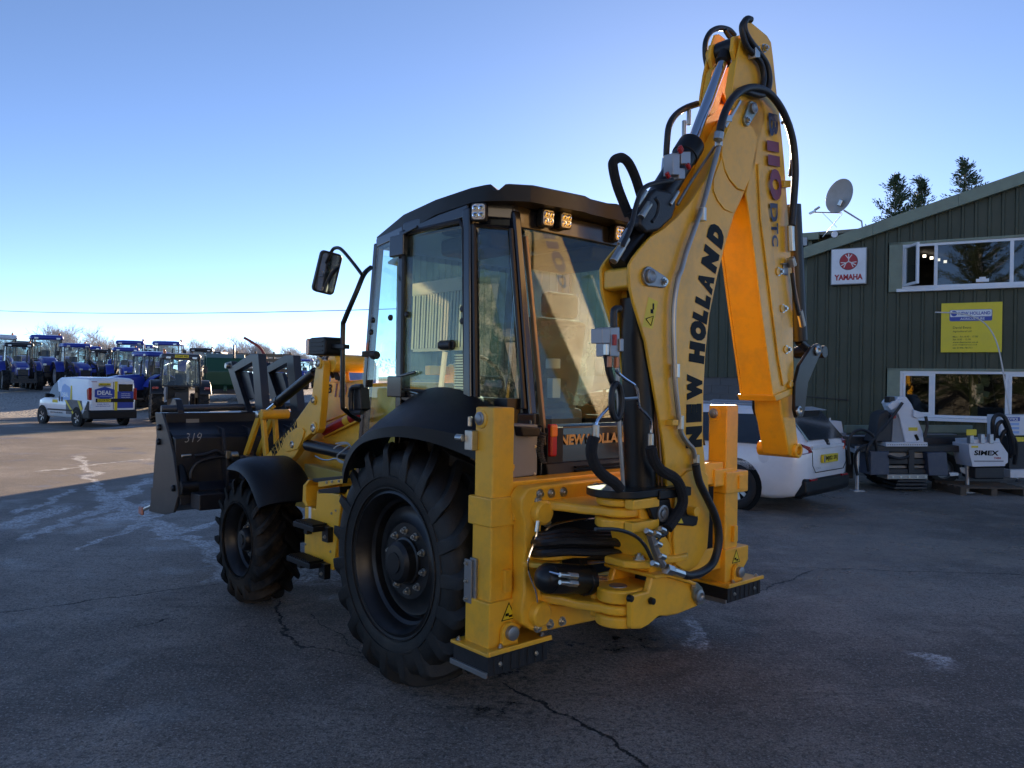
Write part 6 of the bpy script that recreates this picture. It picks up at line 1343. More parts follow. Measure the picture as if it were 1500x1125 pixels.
for s_ in (1, -1):
    for x in (0, 2.75): road_wheel(van, (x, s_ * .845, .315), .315, .20, s_); arch(van, x, s_ * .915, .40)
    l_ = MB(); l_.prism([(-.87, 1.02), (-.87, 1.48), (-.70, 1.40), (-.76, 1.02)], 'y', s_ * .80, s_ * .925); l_.build('tail_lamp', REDLENS, van, bev=.02)
    g_ = MB(); g_.add([V((1.35, s_ * .918, 1.06)), V((2.30, s_ * .918, 1.06)), V((2.05, s_ * .84, 1.50)), V((1.80, s_ * .80, 1.68)), V((1.40, s_ * .80, 1.70))], [(0, 1, 2, 3, 4)]); o = g_.build('side_window', DKGL, van); sd_ = o.modifiers.new('t', 'SOLIDIFY'); sd_.thickness = .012; sd_.offset = 0
    h_ = MB(); h_.box((2.15, s_ * 1.0, 1.13), (.1, .18, .17)); h_.build('door_mirror', BLKP, van, bev=.03)
    b_ = MB(); b_.bb((.35, s_ * .912, .56), (2.3, s_ * .93, .62)); b_.build('rubbing_strip', PLA, van, bev=.006)
    for x in (1.15, 1.35): d_ = MB(); d_.bb((x - .04, s_ * .915, .92), (x + .04, s_ * .935, 1.10)); d_.build('door_handle', BLKP, van, bev=.01)
def vr(y0, z0_, y1, z1_, x, m2, name): m_ = MB(); m_.bb((x, y0, z0_), (x + .012, y1, z1_)); return m_.build(name, m2, van)
XB_ = -.866
m_ = MB(); m_.bb((-.862, -.80, .62), (-.82, .80, 1.74)); m_.build('rear_doors', CWHITE, van, bev=.03)
vr(-.78, .70, -.16, 1.34, XB_ - .004, BLUED, 'blue_panel'); vr(-.16, .62, -.05, 1.72, XB_ - .006, YELD, 'yellow_stripe'); vr(-.02, .655, .0, 1.7, XB_ - .001, BLKD, 'door_gap')
vr(-.75, 1.34, -.20, 1.62, XB_ - .005, DKGL, 'rear_window'); vr(-.80, .93, .66, 1.07, XB_ - .016, PLA, 'plate_garnish')
vr(.10, .945, .60, 1.055, XB_ - .022, YELD, 'number_plate'); text('CU19 FSC', BLKD, van, (XB_ - .024, .35, 1.0), (0, -1, 0), (0, 0, 1), .075, .42, bold=.02)
hx = [(.33 + .37 * a, 1.27 + .25 * b) for a, b in ((0, 1), (1, .55), (1, -.55), (0, -1), (-1, -.55), (-1, .55))]
m_ = MB(); m_.prism(hx, 'x', XB_ - .012, XB_); m_.build('emblem', BLUED, van)
text('DEAL', WHITED, van, (XB_ - .014, .33, 1.29), (0, -1, 0), (0, 0, 1), .16, .56, bold=.03); vr(.06, 1.155, .52, 1.165, XB_ - .014, WHITED, 'emblem_rule')
vr(.10, 1.57, .56, 1.65, XB_ - .008, YELD, 'yellow_panel'); vr(.10, 1.53, .56, 1.56, XB_ - .008, BLKD, 'black_rule'); text('NEW HOLLAND', BLKD, van, (XB_ - .0095, .33, 1.61), (0, -1, 0), (0, 0, 1), .04, .38, bold=.03)
for k, tx_ in enumerate(('AGRICULTURAL', 'CONSTRUCTION', 'TURF & GARDEN')): text(tx_, WHITED, van, (XB_ - .006, -.48, 1.25 - k * .07), (0, -1, 0), (0, 0, 1), .032, .36, bold=.03)
text('01446 781711', BLUED, van, (XB_ - .002, .38, .86), (0, -1, 0), (0, 0, 1), .04, .44, bold=.03); text('www.deatractor.co.uk', BLUED, van, (XB_ - .002, .38, .79), (0, -1, 0), (0, 0, 1), .045, .56, bold=.02)
vr(.62, 1.69, .82, 1.71, XB_, REDLENS, 'brake_light')
LBL = mat('pale_blue_print', (.25, .42, .72), .4); PRT = mat('photo_print', (.10, .10, .11), .45, var=.9, vs=9)
def vs_(pts, m2, name, e=0):
    m_ = MB(); Q = [V((x, (.915 if z < 1.0 else .915 - (z - 1.0) * .10) + .006 + e, z)) for x, z in pts]; m_.add(Q, [tuple(range(len(Q)))]); o = m_.build(name, m2, van); q = o.modifiers.new('t', 'SOLIDIFY'); q.thickness = .006; return o
vs_([(.55, .98), (.55, 1.38), (.95, 1.70), (1.25, 1.5), (1.3, 1.0)], LBL, 'house_print'); vs_([(-.45, .66), (-.35, .98), (.35, 1.0), (.85, .98), (.82, .45), (.45, .45)], PRT, 'tractor_print')
vs_([(.40, 1.0), (.52, 1.0), (.62, 1.74), (.50, 1.74)], YELD, 'yellow_stripe', .003); vs_([(.15, .45), (.3, .45), (.95, .98), (.82, .98)], YELD, 'yellow_stripe', .002); vs_([(-.45, .66), (-.30, .60), (-.05, .98), (-.2, .98)], YELD, 'yellow_stripe', .002)
vs_([(1.5, .86), (1.9, .86), (1.9, .98), (1.5, .98)], YELD, 'yellow_panel'); text('DEAL', CWHITE, van, (.93, .895, 1.18), (-1, 0, 0), (0, -.1, 1), .17, .55, bold=.03, ext=.012)
text('AGRICULTURAL SALES & SERVICE', BLKD, van, (1.6, .921, .48), (-1, 0, 0), (0, 0, 1), .05, 1.0, bold=.03)
# ---- white estate car -----------------------------------------------------------------
fk = atan2(.69, -.724); kc_ = Vector((4.53, 11.25)); f_ = Vector((-.724, .69)); ax_ = kc_ + f_ * .93
car = empty('estate_car', (ax_.x, ax_.y, 0), fk)
tag(car, 'white estate car parked behind the folded digger boom, yellow rear plate', 'car')
m_ = body_loft([(-.96, .62, .66, .50, .46, .84, .96), (-.92, .78, .80, .62, .36, .88, 1.02), (-.82, .86, .88, .68, .26, .90, 1.14), (-.66, .885, .90, .67, .22, .90, 1.33), (-.5, .89, .90, .66, .2, .90, 1.445), (-.2, .89, .90, .67, .2, .90, 1.47), (.8, .88, .90, .68, .2, .90, 1.485), (1.4, .88, .90, .66, .2, .90, 1.44), (1.9, .88, .90, .64, .2, .90, 1.22), (2.35, .88, .89, .68, .2, .88, .99), (3.0, .86, .86, .62, .22, .80, .90), (3.4, .76, .76, .5, .3, .66, .74)])
m_.build('body', CWHITE, car, smooth=True, ang=60)
m_ = MB(); m_.prism([(-1.0, .30), (-.985, .50), (-.8, .52), (-.55, .36), (-.55, .22), (-.9, .24)], 'y', -.78, .78); m_.build('lower_bumper', PLA, car, bev=.05, seg=3)
for s_ in (1, -1):
    for x in (0, 2.65): road_wheel(car, (x, s_ * .82, .325), .325, .21, s_, 10); arch(car, x, s_ * .893, .40)
    l_ = MB(); l_.add([V((-.93, s_ * .56, .93)), V((-.90, s_ * .78, .98)), V((-.72, s_ * .905, 1.01)), V((-.60, s_ * .912, 1.02)), V((-.80, s_ * .895, .86)), V((-.94, s_ * .78, .84)), V((-.975, s_ * .58, .86))], [tuple(range(7))]); o = l_.build('tail_lamp', REDLENS, car); q = o.modifiers.new('t', 'SOLIDIFY'); q.thickness = .03; q.offset = 0
    r_ = MB(); r_.bb((-1.003, s_ * .45, .47), (-.97, s_ * .66, .50)); r_.build('reflector', REDLENS, car, bev=.006)
    g_ = MB(); g_.add([V((-.42, s_ * .893, .955)), V((.35, s_ * .90, .955)), V((.40, s_ * .745, 1.36)), V((-.2, s_ * .735, 1.365)), V((-.5, s_ * .80, 1.16))], [tuple(range(5))]); o = g_.build('quarter_window', DKGL, car); q = o.modifiers.new('t', 'SOLIDIFY'); q.thickness = .02; q.offset = 0
    g_ = MB(); g_.add([V((.42, s_ * .90, .955)), V((2.0, s_ * .89, .955)), V((1.5, s_ * .74, 1.34)), V((.46, s_ * .745, 1.37))], [tuple(range(4))]); o = g_.build('side_window', DKGL, car); q = o.modifiers.new('t', 'SOLIDIFY'); q.thickness = .02; q.offset = 0
    b_ = MB(); b_.tube([(-.35, s_ * .60, 1.47), (-.25, s_ * .60, 1.51), (1.2, s_ * .60, 1.53), (1.3, s_ * .60, 1.49)], .016, 6); b_.build('roof_rail', ALLOY, car, smooth=True)
g_ = MB(); g_.add([V((-.935, .62, 1.02)), V((-.935, -.62, 1.02)), V((-.60, -.58, 1.41)), V((-.60, .58, 1.41))], [(0, 1, 2, 3)]); o = g_.build('rear_window', DKGL, car); q = o.modifiers.new('t', 'SOLIDIFY'); q.thickness = .03; q.offset = 0
g_ = MB(); g_.prism([(-.72, 1.43), (-.60, 1.41), (-.45, 1.455), (-.47, 1.475)], 'y', -.58, .58); g_.build('spoiler', CWHITE, car, bev=.012)
m_ = MB(); m_.bb((-1.012, -.26, .70), (-.97, .26, .815)); pl_ = m_.build('number_plate', YELD, car, bev=.004); text('MJ02 SRJ', BLKD, pl_, (-1.013, -.02, .757), (0, -1, 0), (0, 0, 1), .075, .42, bold=.03); m_ = MB(); m_.bb((-1.0135, .215, .71), (-1.012, .25, .805)); m_.build('plate_badge', BLUED, pl_)
m_ = MB(); m_.prism([(-.985, .90), (-.98, .95), (-.95, .95), (-.95, .9)], 'y', -.56, .56); m_.build('tailgate_trim', CWHITE, car, bev=.01)
m_ = MB(); m_.lathe([(.065, 0), (.06, -.012), (.001, -.014)], (-.945, 0, 1.0 - .01), (1, 0, -.5), 20); em = m_.build('badge', BLKP, car, smooth=True); text('KIA', WHITED, em, (-.972, 0, .985), (0, -1, 0), (-.4, 0, 1), .03, .07, bold=.02, ext=.008)
m_ = MB(); m_.tube([(-.985, .60, .88), (-.995, .60, .68), (-.995, .50, .58), (-.995, -.50, .58), (-.995, -.60, .68), (-.985, -.60, .88)], .006, 5); m_.build('tailgate_gap', BLKD, car)
text('CRDi', GREYST, car, (-1.0, .42, .64), (0, -1, 0), (0, 0, 1), .03, .16, ext=.004)
m_ = MB(); m_.lathe([(.085, 0), (.083, .006), (.001, .008)], (-.42, .895, .78), 'y', 20); m_.build('fuel_flap', CWHITE, car, smooth=True)
# ---- tractors -------------------------------------------------------------------------
BLU = mat('tractor_blue', (.010, .038, .30), .32, var=.1, vs=3, coat=.4); TBK = mat('tractor_black', (.014, .015, .017), .4, var=.2)
TGL = glassmat('tractor_glass', (.70, .80, .82), 1.5, film=.10, filmcol=(.55, .68, .66)); TRW = mat('tractor_rim', (.55, .55, .54), .45, var=.1, dirt=((.3, .26, .2), .4, 5))
GRIM = mat('grey_rim', (.30, .31, .32), .45, .2)
_tw = {}
def tractor_wheel(par, loc, R, Wd, side, rimm):
    key = (round(R, 2), rimm.name)
    if key in _tw:
        o = copy_tree(_tw[key], par)
    else:
        o = empty('wheel'); o.parent = par; _tw[key] = o; n = 28; t = MB(); Rr_ = R * .58
        pr = [(Rr_, .42 * Wd), (R * .7, .5 * Wd), (R * .88, .49 * Wd), (R * .94, .4 * Wd), (R * .95, 0), (R * .94, -.4 * Wd), (R * .88, -.49 * Wd), (R * .7, -.5 * Wd), (Rr_, -.42 * Wd)]
        t.loft([[V((r * cos(2 * pi * k / n), y, r * sin(2 * pi * k / n))) for k in range(n)] for r, y in pr], True, False)
        for s_ in (1, -1):
            for k in range(16):
                a = 2 * pi * (k + .5 * (s_ > 0)) / 16; rings = []
                for yy, rb_, dphi in ((.51, .84, 0), (.3, .93, .10), (0, .93, .24)):
                    rings.append([V((r * R * cos(a - dphi + w), s_ * yy * Wd, r * R * sin(a - dphi + w))) for r, w in ((rb_, -.07), (.995, -.045), (.995, .045), (rb_, .07))])
                t.loft(rings)
        t.build('tyre', RUB, o, smooth=True, ang=35)
        m_ = MB(); m_.lathe([(Rr_, .40 * Wd), (Rr_ * .94, .36 * Wd), (Rr_ * .90, .12 * Wd), (Rr_ * .5, .05 * Wd), (Rr_ * .32, .10 * Wd), (Rr_ * .30, .22 * Wd), (.001, .23 * Wd)], (0, 0, 0), 'y', 24, cap=False); m_.build('rim', rimm, o, smooth=True)
    o.location = loc; o.rotation_euler = (0, 0, 0 if side > 0 else pi); return o
def tractor(name, col, roofc, rimm, loader, lit=None, plate=None):
    T = empty(name)
    m_ = MB(); m_.loft([[V((x, w * s1_, z)) for s1_, z in ((1, zl), (1, zt - .12), (.7, zt), (-.7, zt), (-1, zt - .12), (-1, zl))] for x, w, zl, zt in ((.55, .42, .95, 1.72), (1.6, .40, .90, 1.64), (2.35, .36, .85, 1.50), (2.55, .32, .85, 1.36))]); m_.build('bonnet', col, T, bev=.03)
    m_ = MB(); m_.bb((2.40, -.26, .86), (2.575, .26, 1.22)); m_.build('grille', TBK, T, bev=.02)
    for s_ in (1, -1): h_ = MB(); h_.bb((2.46, s_ * .16, 1.20), (2.585, s_ * .31, 1.31)); h_.build('headlamp', LEDM, T, bev=.02)
    m_ = MB(); m_.bb((-.7, -.3, .55), (2.3, .3, 1.0)); m_.bb((2.2, -.28, .6), (2.72, .28, .85)); m_.build('chassis', TBK, T, bev=.03)
    c_ = MB(); z0_, z1_ = 1.12, 2.62
    pts = {(1, 1): ((.62, .72), (.50, .64)), (-1, 1): ((-.62, .78), (-.50, .66))}
    for s_ in (1, -1):
        c_.bar((.62, s_ * .70, z0_), (.48, s_ * .66, z1_), .06, .06); c_.bar((-.66, s_ * .74, 1.5), (-.52, s_ * .68, z1_), .07, .07); c_.bar((-.05, s_ * .78, z0_), (-.05, s_ * .70, z1_), .06, .06); c_.bb((-.65, s_ * .66, 1.0), (.62, s_ * .76, 1.22))
    c_.bar((.62, .7, z0_ + .45), (.62, -.7, z0_ + .45), .05, .05); c_.bar((-.66, .74, 1.5), (-.66, -.74, 1.5), .07, .07); c_.build('cab_frame', TBK, T, bev=.015)
    def pn(P, nm):
        g_ = MB(); g_.add([V(p) for p in P], [tuple(range(len(P)))]); g_.build(nm, TGL, T)
    pn([(.625, .66, 1.5), (.625, -.66, 1.5), (.50, -.62, 2.6), (.50, .62, 2.6)], 'windscreen'); pn([(-.65, .70, 1.5), (-.65, -.70, 1.5), (-.53, -.64, 2.6), (-.53, .64, 2.6)], 'rear_window')
    for s_ in (1, -1): pn([(.60, s_ * .73, 1.2), (-.05, s_ * .79, 1.2), (-.05, s_ * .71, 2.6), (.48, s_ * .67, 2.6)], 'door_window'); pn([(-.07, s_ * .79, 1.55), (-.64, s_ * .76, 1.55), (-.52, s_ * .69, 2.6), (-.07, s_ * .71, 2.6)], 'side_window')
    m_ = MB(); m_.loft([[V((x, y, z)) for x, y in rrect(1.36 * k, 1.52 * k, .14, 3, -.02, 0)] for k, z in ((.94, 2.60), (1.0, 2.65), (1.0, 2.74), (.93, 2.82), (.6, 2.85))]); rf_ = m_.build('cab_roof', roofc, T, smooth=True, ang=40)
    for s_ in (1, -1):
        for x in (.64, -.68): l_ = MB(); l_.box((x, s_ * .5, 2.66), (.06, .18, .09)); l_.build('roof_lamp', LEDM, rf_, bev=.01)
    m_ = MB(); m_.lathe([(.06, 0), (.06, .12), (.03, .17), (.001, .17)], (-.3, .62, 2.82), 'z', 12); m_.build('beacon', ORLENS, T, smooth=True)
    s_ = MB(); s_.box((-.15, 0, 1.45), (.45, .46, .2)); s_.box((-.35, 0, 1.75), (.14, .44, .6)); s_.build('seat', INT, T, bev=.05)
    m_ = MB(); m_.tube([(.75, .36, 1.5), (.75, .40, 2.3), (.72, .42, 2.4)], .04, 8); m_.build('exhaust', TBK, T, smooth=True)
    for s_ in (1, -1):
        fd_ = MB(); rings = []
        for k in range(9):
            a = radians(20 + 135 * k / 8); rings.append([V((-.0 + .93 * cos(a), s_ * y, .82 + .93 * sin(a) + dz)) for y, dz in ((.70, 0), (1.14, 0), (1.16, -.05), (.70, -.04))])
        fd_.loft(rings); fd_.v = [(x - .05, y, z) for x, y, z in fd_.v]; fd_.build('rear_mudguard', col, T, smooth=True, ang=40)
        tl_ = MB(); tl_.box((-.88, s_ * .98, 1.42), (.05, .22, .09)); tl_.build('tail_lamp', REDLENS, T, bev=.01)
        mr_ = MB(); mr_.tube([(.5, s_ * .7, 2.3), (.6, s_ * 1.0, 2.32)], .015, 6); mr_.box((.6, s_ * 1.06, 2.2), (.06, .16, .28)); mr_.build('mirror', TBK, T, bev=.01)
        tractor_wheel(T, (0, s_ * .88, .82), .82, .46, s_, rimm); tractor_wheel(T, (2.25, s_ * .84, .58), .58, .36, s_, rimm)
        if loader:
            ld = MB(); y = s_ * .62; ld.bar((.75, y, .75), (.85, y, 1.85), .10, .16, (0, 1, 0)); ld.bar((.85, y, 1.82), (2.35, y, 1.45), .08, .15); ld.bar((2.35, y, 1.45), (3.05, y, .55), .08, .14); ld.bar((.95, y, 1.3), (2.1, y, 1.35), .07, .07); ld.bar((2.3, y, 1.62), (3.1, y, .9), .04, .06); ld.build('loader_arm', TBK, T, bev=.01)
    if loader: m_ = MB(); m_.bar((2.95, -.62, .62), (2.95, .62, .62), .12, .12); m_.bb((3.02, -.66, .42), (3.14, .66, .56)); m_.bb((3.02, -.62, .42), (3.10, -.5, 1.05)); m_.bb((3.02, .5, .42), (3.10, .62, 1.05)); m_.build('headstock', TBK, T, bev=.01)
    m_ = MB(); m_.bar((-.7, .35, .7), (-1.15, .42, .45), .06, .08); m_.bar((-.7, -.35, .7), (-1.15, -.42, .45), .06, .08); m_.bb((-.95, -.25, .55), (-.7, .25, 1.25)); m_.build('rear_linkage', TBK, T, bev=.01)
    if plate:
        m_ = MB(); m_.bb((-.735, -.26, 2.66), (-.72, .26, 2.78)); p_ = m_.build('number_plate', YELD, T); text(plate, BLKD, p_, (-.737, 0, 2.72), (0, -1, 0), (0, 0, 1), .07, .42, bold=.03)
    return T
def put(T, px, py, Y, ang, lab, grp='tractors parked at the yard edge'):
    p = far(px, py, Y); z0_ = gz(0, Y); s_ = (p.z - z0_) / 2.85
    T.location = (p.x, p.y, z0_); T.rotation_euler = (0, 0, radians(ang)); T.scale = (s_,) * 3; tag(T, lab, 'tractor', grp)
t1 = tractor('blue_tractor', BLU, TBK, GRIM, True); put(t1, 27, 502, 45.5, -52, 'blue tractor with dark roof and black front loader beside the gravel')
t2 = tractor('blue_tractor', BLU, BLU, TRW, True); put(t2, 110, 503, 46, -48, 'blue-roofed tractor with black loader arms behind the white van')
t3 = tractor('blue_tractor', BLU, BLU, TRW, False); put(t3, 68, 491, 49.5, -55, 'tallest blue-roofed tractor, no loader, behind two loader tractors')
for px, py, Y, a, lab in ((184, 509, 45, -58, 'blue-roofed tractor standing directly above the van roof'), (192, 499, 53, -70, 'blue-roofed tractor in the back row above the van'),
                          (222, 515, 37.5, -125, 'blue tractor nosing out behind the black tractor cab'), (247, 500, 52, -80, 'blue-roofed tractor in the back row beside the green baler'), (425, 524, 60, -60, 'small blue tractor seen between the upright fork frames')):
    c_ = copy_tree(t3); put(c_, px, py, Y, a, lab)
t4 = tractor('grey_tractor', TBK, TBK, GRIM, False); put(t4, 147, 512, 55, -60, 'dark tractor cab between blue tractors in the back row')
c_ = tractor('white_roofed_tractor', BLU, WHITE, TRW, False); put(c_, 0, 490, 52, -50, 'white-roofed tractor at the end of the row')
t5 = tractor('black_tractor', TBK, mat('slate_roof', (.05, .055, .065), .35), GRIM, False, plate='CU62 EEJ'); put(t5, 264, 518, 31.5, 118, 'black tractor seen from behind with yellow plate on its roof edge')
for px, py, Y, a, lab in ((38, 500, 57, -40, 'dark tractor roof between the first two blue tractors'), (168, 515, 58, -65, 'dark tractor cab left of the blue pair above the van'), (296, 510, 56, -75, 'dark tractor behind the green baler'), (315, 515, 62, -95, 'farthest dark tractor beside the green baler')):
    c_ = copy_tree(t4); put(c_, px, py, Y, a, lab)
for px, py, Y, a, lab in ((131, 507, 60, -60, 'blue-roofed tractor far back between two loader tractors'), (212, 505, 61, -85, 'blue-roofed tractor far back above the van rear door'), (447, 526, 64, -70, 'farthest blue tractor beside the loader mast')):
    c_ = copy_tree(t3); put(c_, px, py, Y, a, lab)
# ---- green baler ------------------------------------------------------------------------
GRB = mat('baler_green', (.012, .075, .035), .4, var=.2, vs=2)
p = far(330, 570, 41); bz_ = gz(0, 41); ba = empty('green_baler', (p.x, p.y, bz_), radians(-70)); tag(ba, 'dark green round baler behind the black tractor', 'baler')
m_ = MB(); m_.prism([(-1.2, .6), (-1.35, 1.4), (-1.0, 2.2), (-.2, 2.45), (.6, 2.2), (.9, 1.5), (.8, .8), (.2, .5)], 'y', -.95, .95); m_.build('bale_chamber', GRB, ba, bev=.06)
for s_ in (1, -1):
    m_ = MB(); m_.prism([(-1.1, .8), (-1.2, 1.5), (-.9, 2.1), (0, 2.3), (.5, 1.9), (.5, .8)], 'y', s_ * .97, s_ * 1.05); m_.build('side_cover', GRB, ba, bev=.03); tractor_wheel(ba, (-.2, s_ * 1.2, .5), .5, .35, s_, GRIM)
    m_ = MB(); m_.bb((-.9, s_ * 1.05, 1.2), (.3, s_ * 1.07, 1.3)); m_.build('side_rail', TBK, ba)
m_ = MB(); m_.tube([(1.0, .4, 2.2), (.6, .4, 2.75), (-.3, .4, 2.9), (-1.0, .4, 2.55)], .05, 8, 4); m_.build('hoop', TBK, ba, smooth=True)
m_ = MB(); m_.bb((.7, -1.0, .35), (1.2, 1.0, .6)); m_.build('pickup', TBK, ba, bev=.05); m_ = MB(); m_.bar((.9, 0, .7), (2.4, 0, .6), .16, .16); m_.build('drawbar', GRB, ba, bev=.02)
# red auger arm and machine, rusty trailer, blue covered load beyond the forks
REDM = mat('machine_red', (.22, .03, .028), .6, var=.3, vs=4)
def place(name, px, py, Y, ang, lab, cat): q = far(px, py, Y); o = empty(name, (q.x, q.y, gz(0, Y)), radians(ang)); return tag(o, lab, cat)
ra = place('red_auger', 385, 560, 50, 10, 'red auger arm rising behind the fork frames', 'auger')
m_ = MB(); m_.tube([(.5, 0, .5), (.35, 0, 1.6), (-.1, 0, 2.7), (-.75, 0, 3.2), (-1.2, 0, 3.45)], .085, 10, 4); m_.build('auger_tube', REDM, ra, smooth=True); m_ = MB(); m_.bb((-.3, -.6, .2), (1.2, .6, .9)); m_.build('auger_base', REDM, ra, bev=.05)
rm_ = place('red_mower', 392, 592, 34, 0, 'low red mower on the gravel behind the bucket', 'mower')
m_ = MB(); m_.bb((-.7, -.6, .35), (.9, .6, .62)); m_.prism([(-.9, .3), (-.9, .5), (-.7, .62), (-.7, .3)], 'y', -.6, .6); m_.build('deck', REDM, rm_, bev=.05)
for s_ in (1, -1): tractor_wheel(rm_, (-.2, s_ * .7, .27), .27, .16, s_, GRIM)
m_ = MB(); m_.tube([(.2, 0, .6), (.3, 0, 1.1), (.8, 0, 1.3)], .04, 6, 3); m_.build('headstock', TBK, rm_, smooth=True)
tr_ = place('timber_trailer', 384, 566, 44, 8, 'rusty slatted trailer body behind the fork frames', 'trailer'); RUST = mat('rusty_slats', (.20, .13, .08), .8, var=.4, vs=3)
for k in range(6): m_ = MB(); m_.bb((-1.5, -.03, .75 + k * .28), (1.6, .03, .93 + k * .28)); m_.build('slat', RUST, tr_)
for x in (-1.4, -.4, .6, 1.5): m_ = MB(); m_.bb((x - .05, .03, .4), (x + .05, .12, 2.45)); m_.build('post', RUST, tr_)
m_ = MB(); m_.bb((-1.6, .0, .45), (1.7, 2.0, .7)); m_.build('bed', RUST, tr_, bev=.02)
for s_ in (-1.0, 1.0): tractor_wheel(tr_, (s_, .1, .38), .38, .25, -1, GRIM)
cl_ = place('covered_load', 510, 560, 46, 5, 'blue sheeted load on blocks beside the cab windscreen', 'covered load')
m_ = MB(); rc_ = random.Random(8); rings = []
for x in (-1.6, -.9, 0, .9, 1.7): rings.append([V((x, y + rc_.uniform(-.06, .06), z + rc_.uniform(-.06, .06))) for y, z in ((-.9, .1), (-.95, 1.0), (-.75, 1.75), (0, 1.95), (.75, 1.75), (.95, 1.0), (.9, .1))])
m_.loft(rings); m_.build('tarpaulin', mat('blue_tarp', (.24, .28, .46), .45, var=.25, vs=4, bump=.4, bs=9), cl_, bev=.05, smooth=True); m_ = MB(); m_.bb((-1.4, -.7, 0), (1.4, .7, .15)); m_.build('bearer', RUST, cl_)
# ---- attachments in front of the office ----------------------------------------------------
MW = mat('machine_white', (.66, .68, .72), .4, var=.06, dirt=((.4, .4, .4), .3, 6)); MBL = mat('slate_blue_paint', (.045, .06, .095), .45, var=.15, dirt=((.16, .16, .16), .3, 9)); MDK = mat('machine_dark', (.018, .019, .022), .5, var=.3)
GALV = mat('galvanised', (.42, .43, .45), .4, .7, var=.2, vs=20)
def wb(par, name, m2, Y, pts, dep, bev=.01):                        # outline on the upright plane at depth Y, given thickness behind it
    o_ = par.location; m_ = MB(); P_ = []
    for a, b in pts: q = far(a, b, Y); P_.append((q.x - o_.x, q.z - o_.z))
    m_.prism(P_, 'y', Y - o_.y, Y - o_.y + dep); return m_.build(name, m2, par, bev=bev)
def rect(a, b, c, d): return [(a, b), (c, b), (c, d), (a, d)]
def wtube(par, name, m2, pts, r, k=4): m_ = MB(); m_.tube([far(a, b, Y) - par.location for a, b, Y in pts], r, 8, k); return m_.build(name, m2, par, smooth=True)
Y1 = 13.5; g0 = far(1330, 700, Y1); P1 = empty('road_planer', (g0.x, g0.y, 0)); tag(P1, 'white hooded road planer attachment on black frame below the lower window', 'planer')
hd_ = wb(P1, 'hood', MW, Y1, [(1308, 590), (1316, 581), (1328, 581), (1336, 592), (1352, 632), (1354, 648), (1326, 648), (1317, 610)], .45, .02)
wb(P1, 'hood_lug', MW, Y1 - .05, [(1300, 594), (1308, 588), (1324, 584), (1318, 596), (1305, 601)], .12); wb(P1, 'hood_lug', MW, Y1 - .05, [(1338, 600), (1356, 606), (1355, 611), (1344, 613), (1338, 610)], .12)
wb(hd_, 'slot', BLKD, Y1 - .004, [(1330, 619), (1334, 608), (1336, 608), (1333, 620)], .004, 0).location = -hd_.location; wb(P1, 'slot', BLKD, Y1 - .006, [(1339, 637), (1343, 636), (1347, 644), (1343, 646)], .006, 0); wb(P1, 'label', YELD, Y1 - .006, rect(1331, 626, 1344, 631), .006, 0); wb(P1, 'motor', BLKP, Y1, rect(1303, 581, 1311, 590), .2)
wb(P1, 'hood_side', MATS['grey_box'], Y1 + .03, [(1309, 604), (1317, 610), (1326, 648), (1306, 648)], .4); wb(P1, 'red_handle', RED, Y1 - .02, rect(1306, 608, 1313, 613), .05)
wb(P1, 'hydraulic_block', MDK, Y1 + .05, [(1288, 606), (1300, 600), (1310, 612), (1308, 648), (1276, 648), (1284, 630)], .35, .03)
dr = wb(P1, 'drilled_bar', MW, Y1 - .08, rect(1298, 648, 1359, 654), .6, .004)
for k in range(18): m_ = MB(); q = far(1301 + k * 3.3, 651.5, Y1 - .084) - P1.location; m_.cyl(q, q + V((0, .008, 0)), .008, 6); m_.build('bar_hole', BLKD, P1)
wb(P1, 'side_ballast', MBL, Y1 - .1, rect(1275, 661, 1303, 696), .5, .015); wb(P1, 'side_ballast', MBL, Y1 - .1, [(1358, 663), (1387, 662), (1390, 697), (1361, 697)], .5, .015); wb(P1, 'cross_frame', MDK, Y1, rect(1258, 653, 1418, 662), .35); wb(P1, 'upright', MDK, Y1 - .02, rect(1331, 658, 1340, 694), .3)
for a, b in ((663, 671), (682, 686)): wb(P1, 'drum_plate', mat('worn_timber', (.30, .27, .23), .7, var=.3), Y1 + .05, rect(1302, a, 1360, b), .2)
wb(P1, 'drum_bar', MDK, Y1, rect(1302, 672, 1360, 680), .3); wb(P1, 'drum_bar', MDK, Y1, rect(1302, 687, 1360, 694), .3); cb_ = wb(P1, 'cutting_edge', mat('worn_steel', (.30, .29, .27), .45, .6, var=.25), Y1 - .12, rect(1300, 695, 1359, 702), .4, .006)
for k in range(5): bolt(far(1308 + k * 12, 698.5, Y1 - .12) - P1.location, (0, -1, 0), P1, .014, .012)
for k in range(3): wb(P1, 'skid_bar', MDK, Y1 - .1 + .03 * k, [(1316 - k * 2, 703 + k * 5), (1358, 703 + k * 5), (1358, 706.5 + k * 5), (1314 - k * 2, 706.5 + k * 5)], .5, .006)
wb(P1, 'skid_leg', MDK, Y1 + .1, rect(1320, 700, 1352, 717.5), .3)
for pts in ([(1245, 680, 13.3), (1243, 650, 13.3), (1250, 634, 13.3), (1265, 630, 13.3), (1280, 640, 13.35), (1284, 660, 13.4)], [(1272, 690, 13.4), (1270, 660, 13.3), (1282, 640, 13.35), (1300, 620, 13.4), (1312, 604, 13.4), (1322, 590, 13.4)], [(1356, 610, 13.4), (1358, 625, 13.4), (1354, 640, 13.4)], [(1302, 668, 13.38), (1318, 672, 13.36), (1332, 668, 13.38)], [(1256, 696, 13.4), (1252, 670, 13.35), (1262, 655, 13.3), (1280, 650, 13.4)]):
    wtube(P1, 'hose', HOSE, pts, .026)
Y2 = 13.9; q = far(1330, 660, Y2); TRL = empty('low_trailer', (q.x, q.y, 0)); tag(TRL, 'dark low trailer with galvanised jack legs standing before the office', 'trailer')
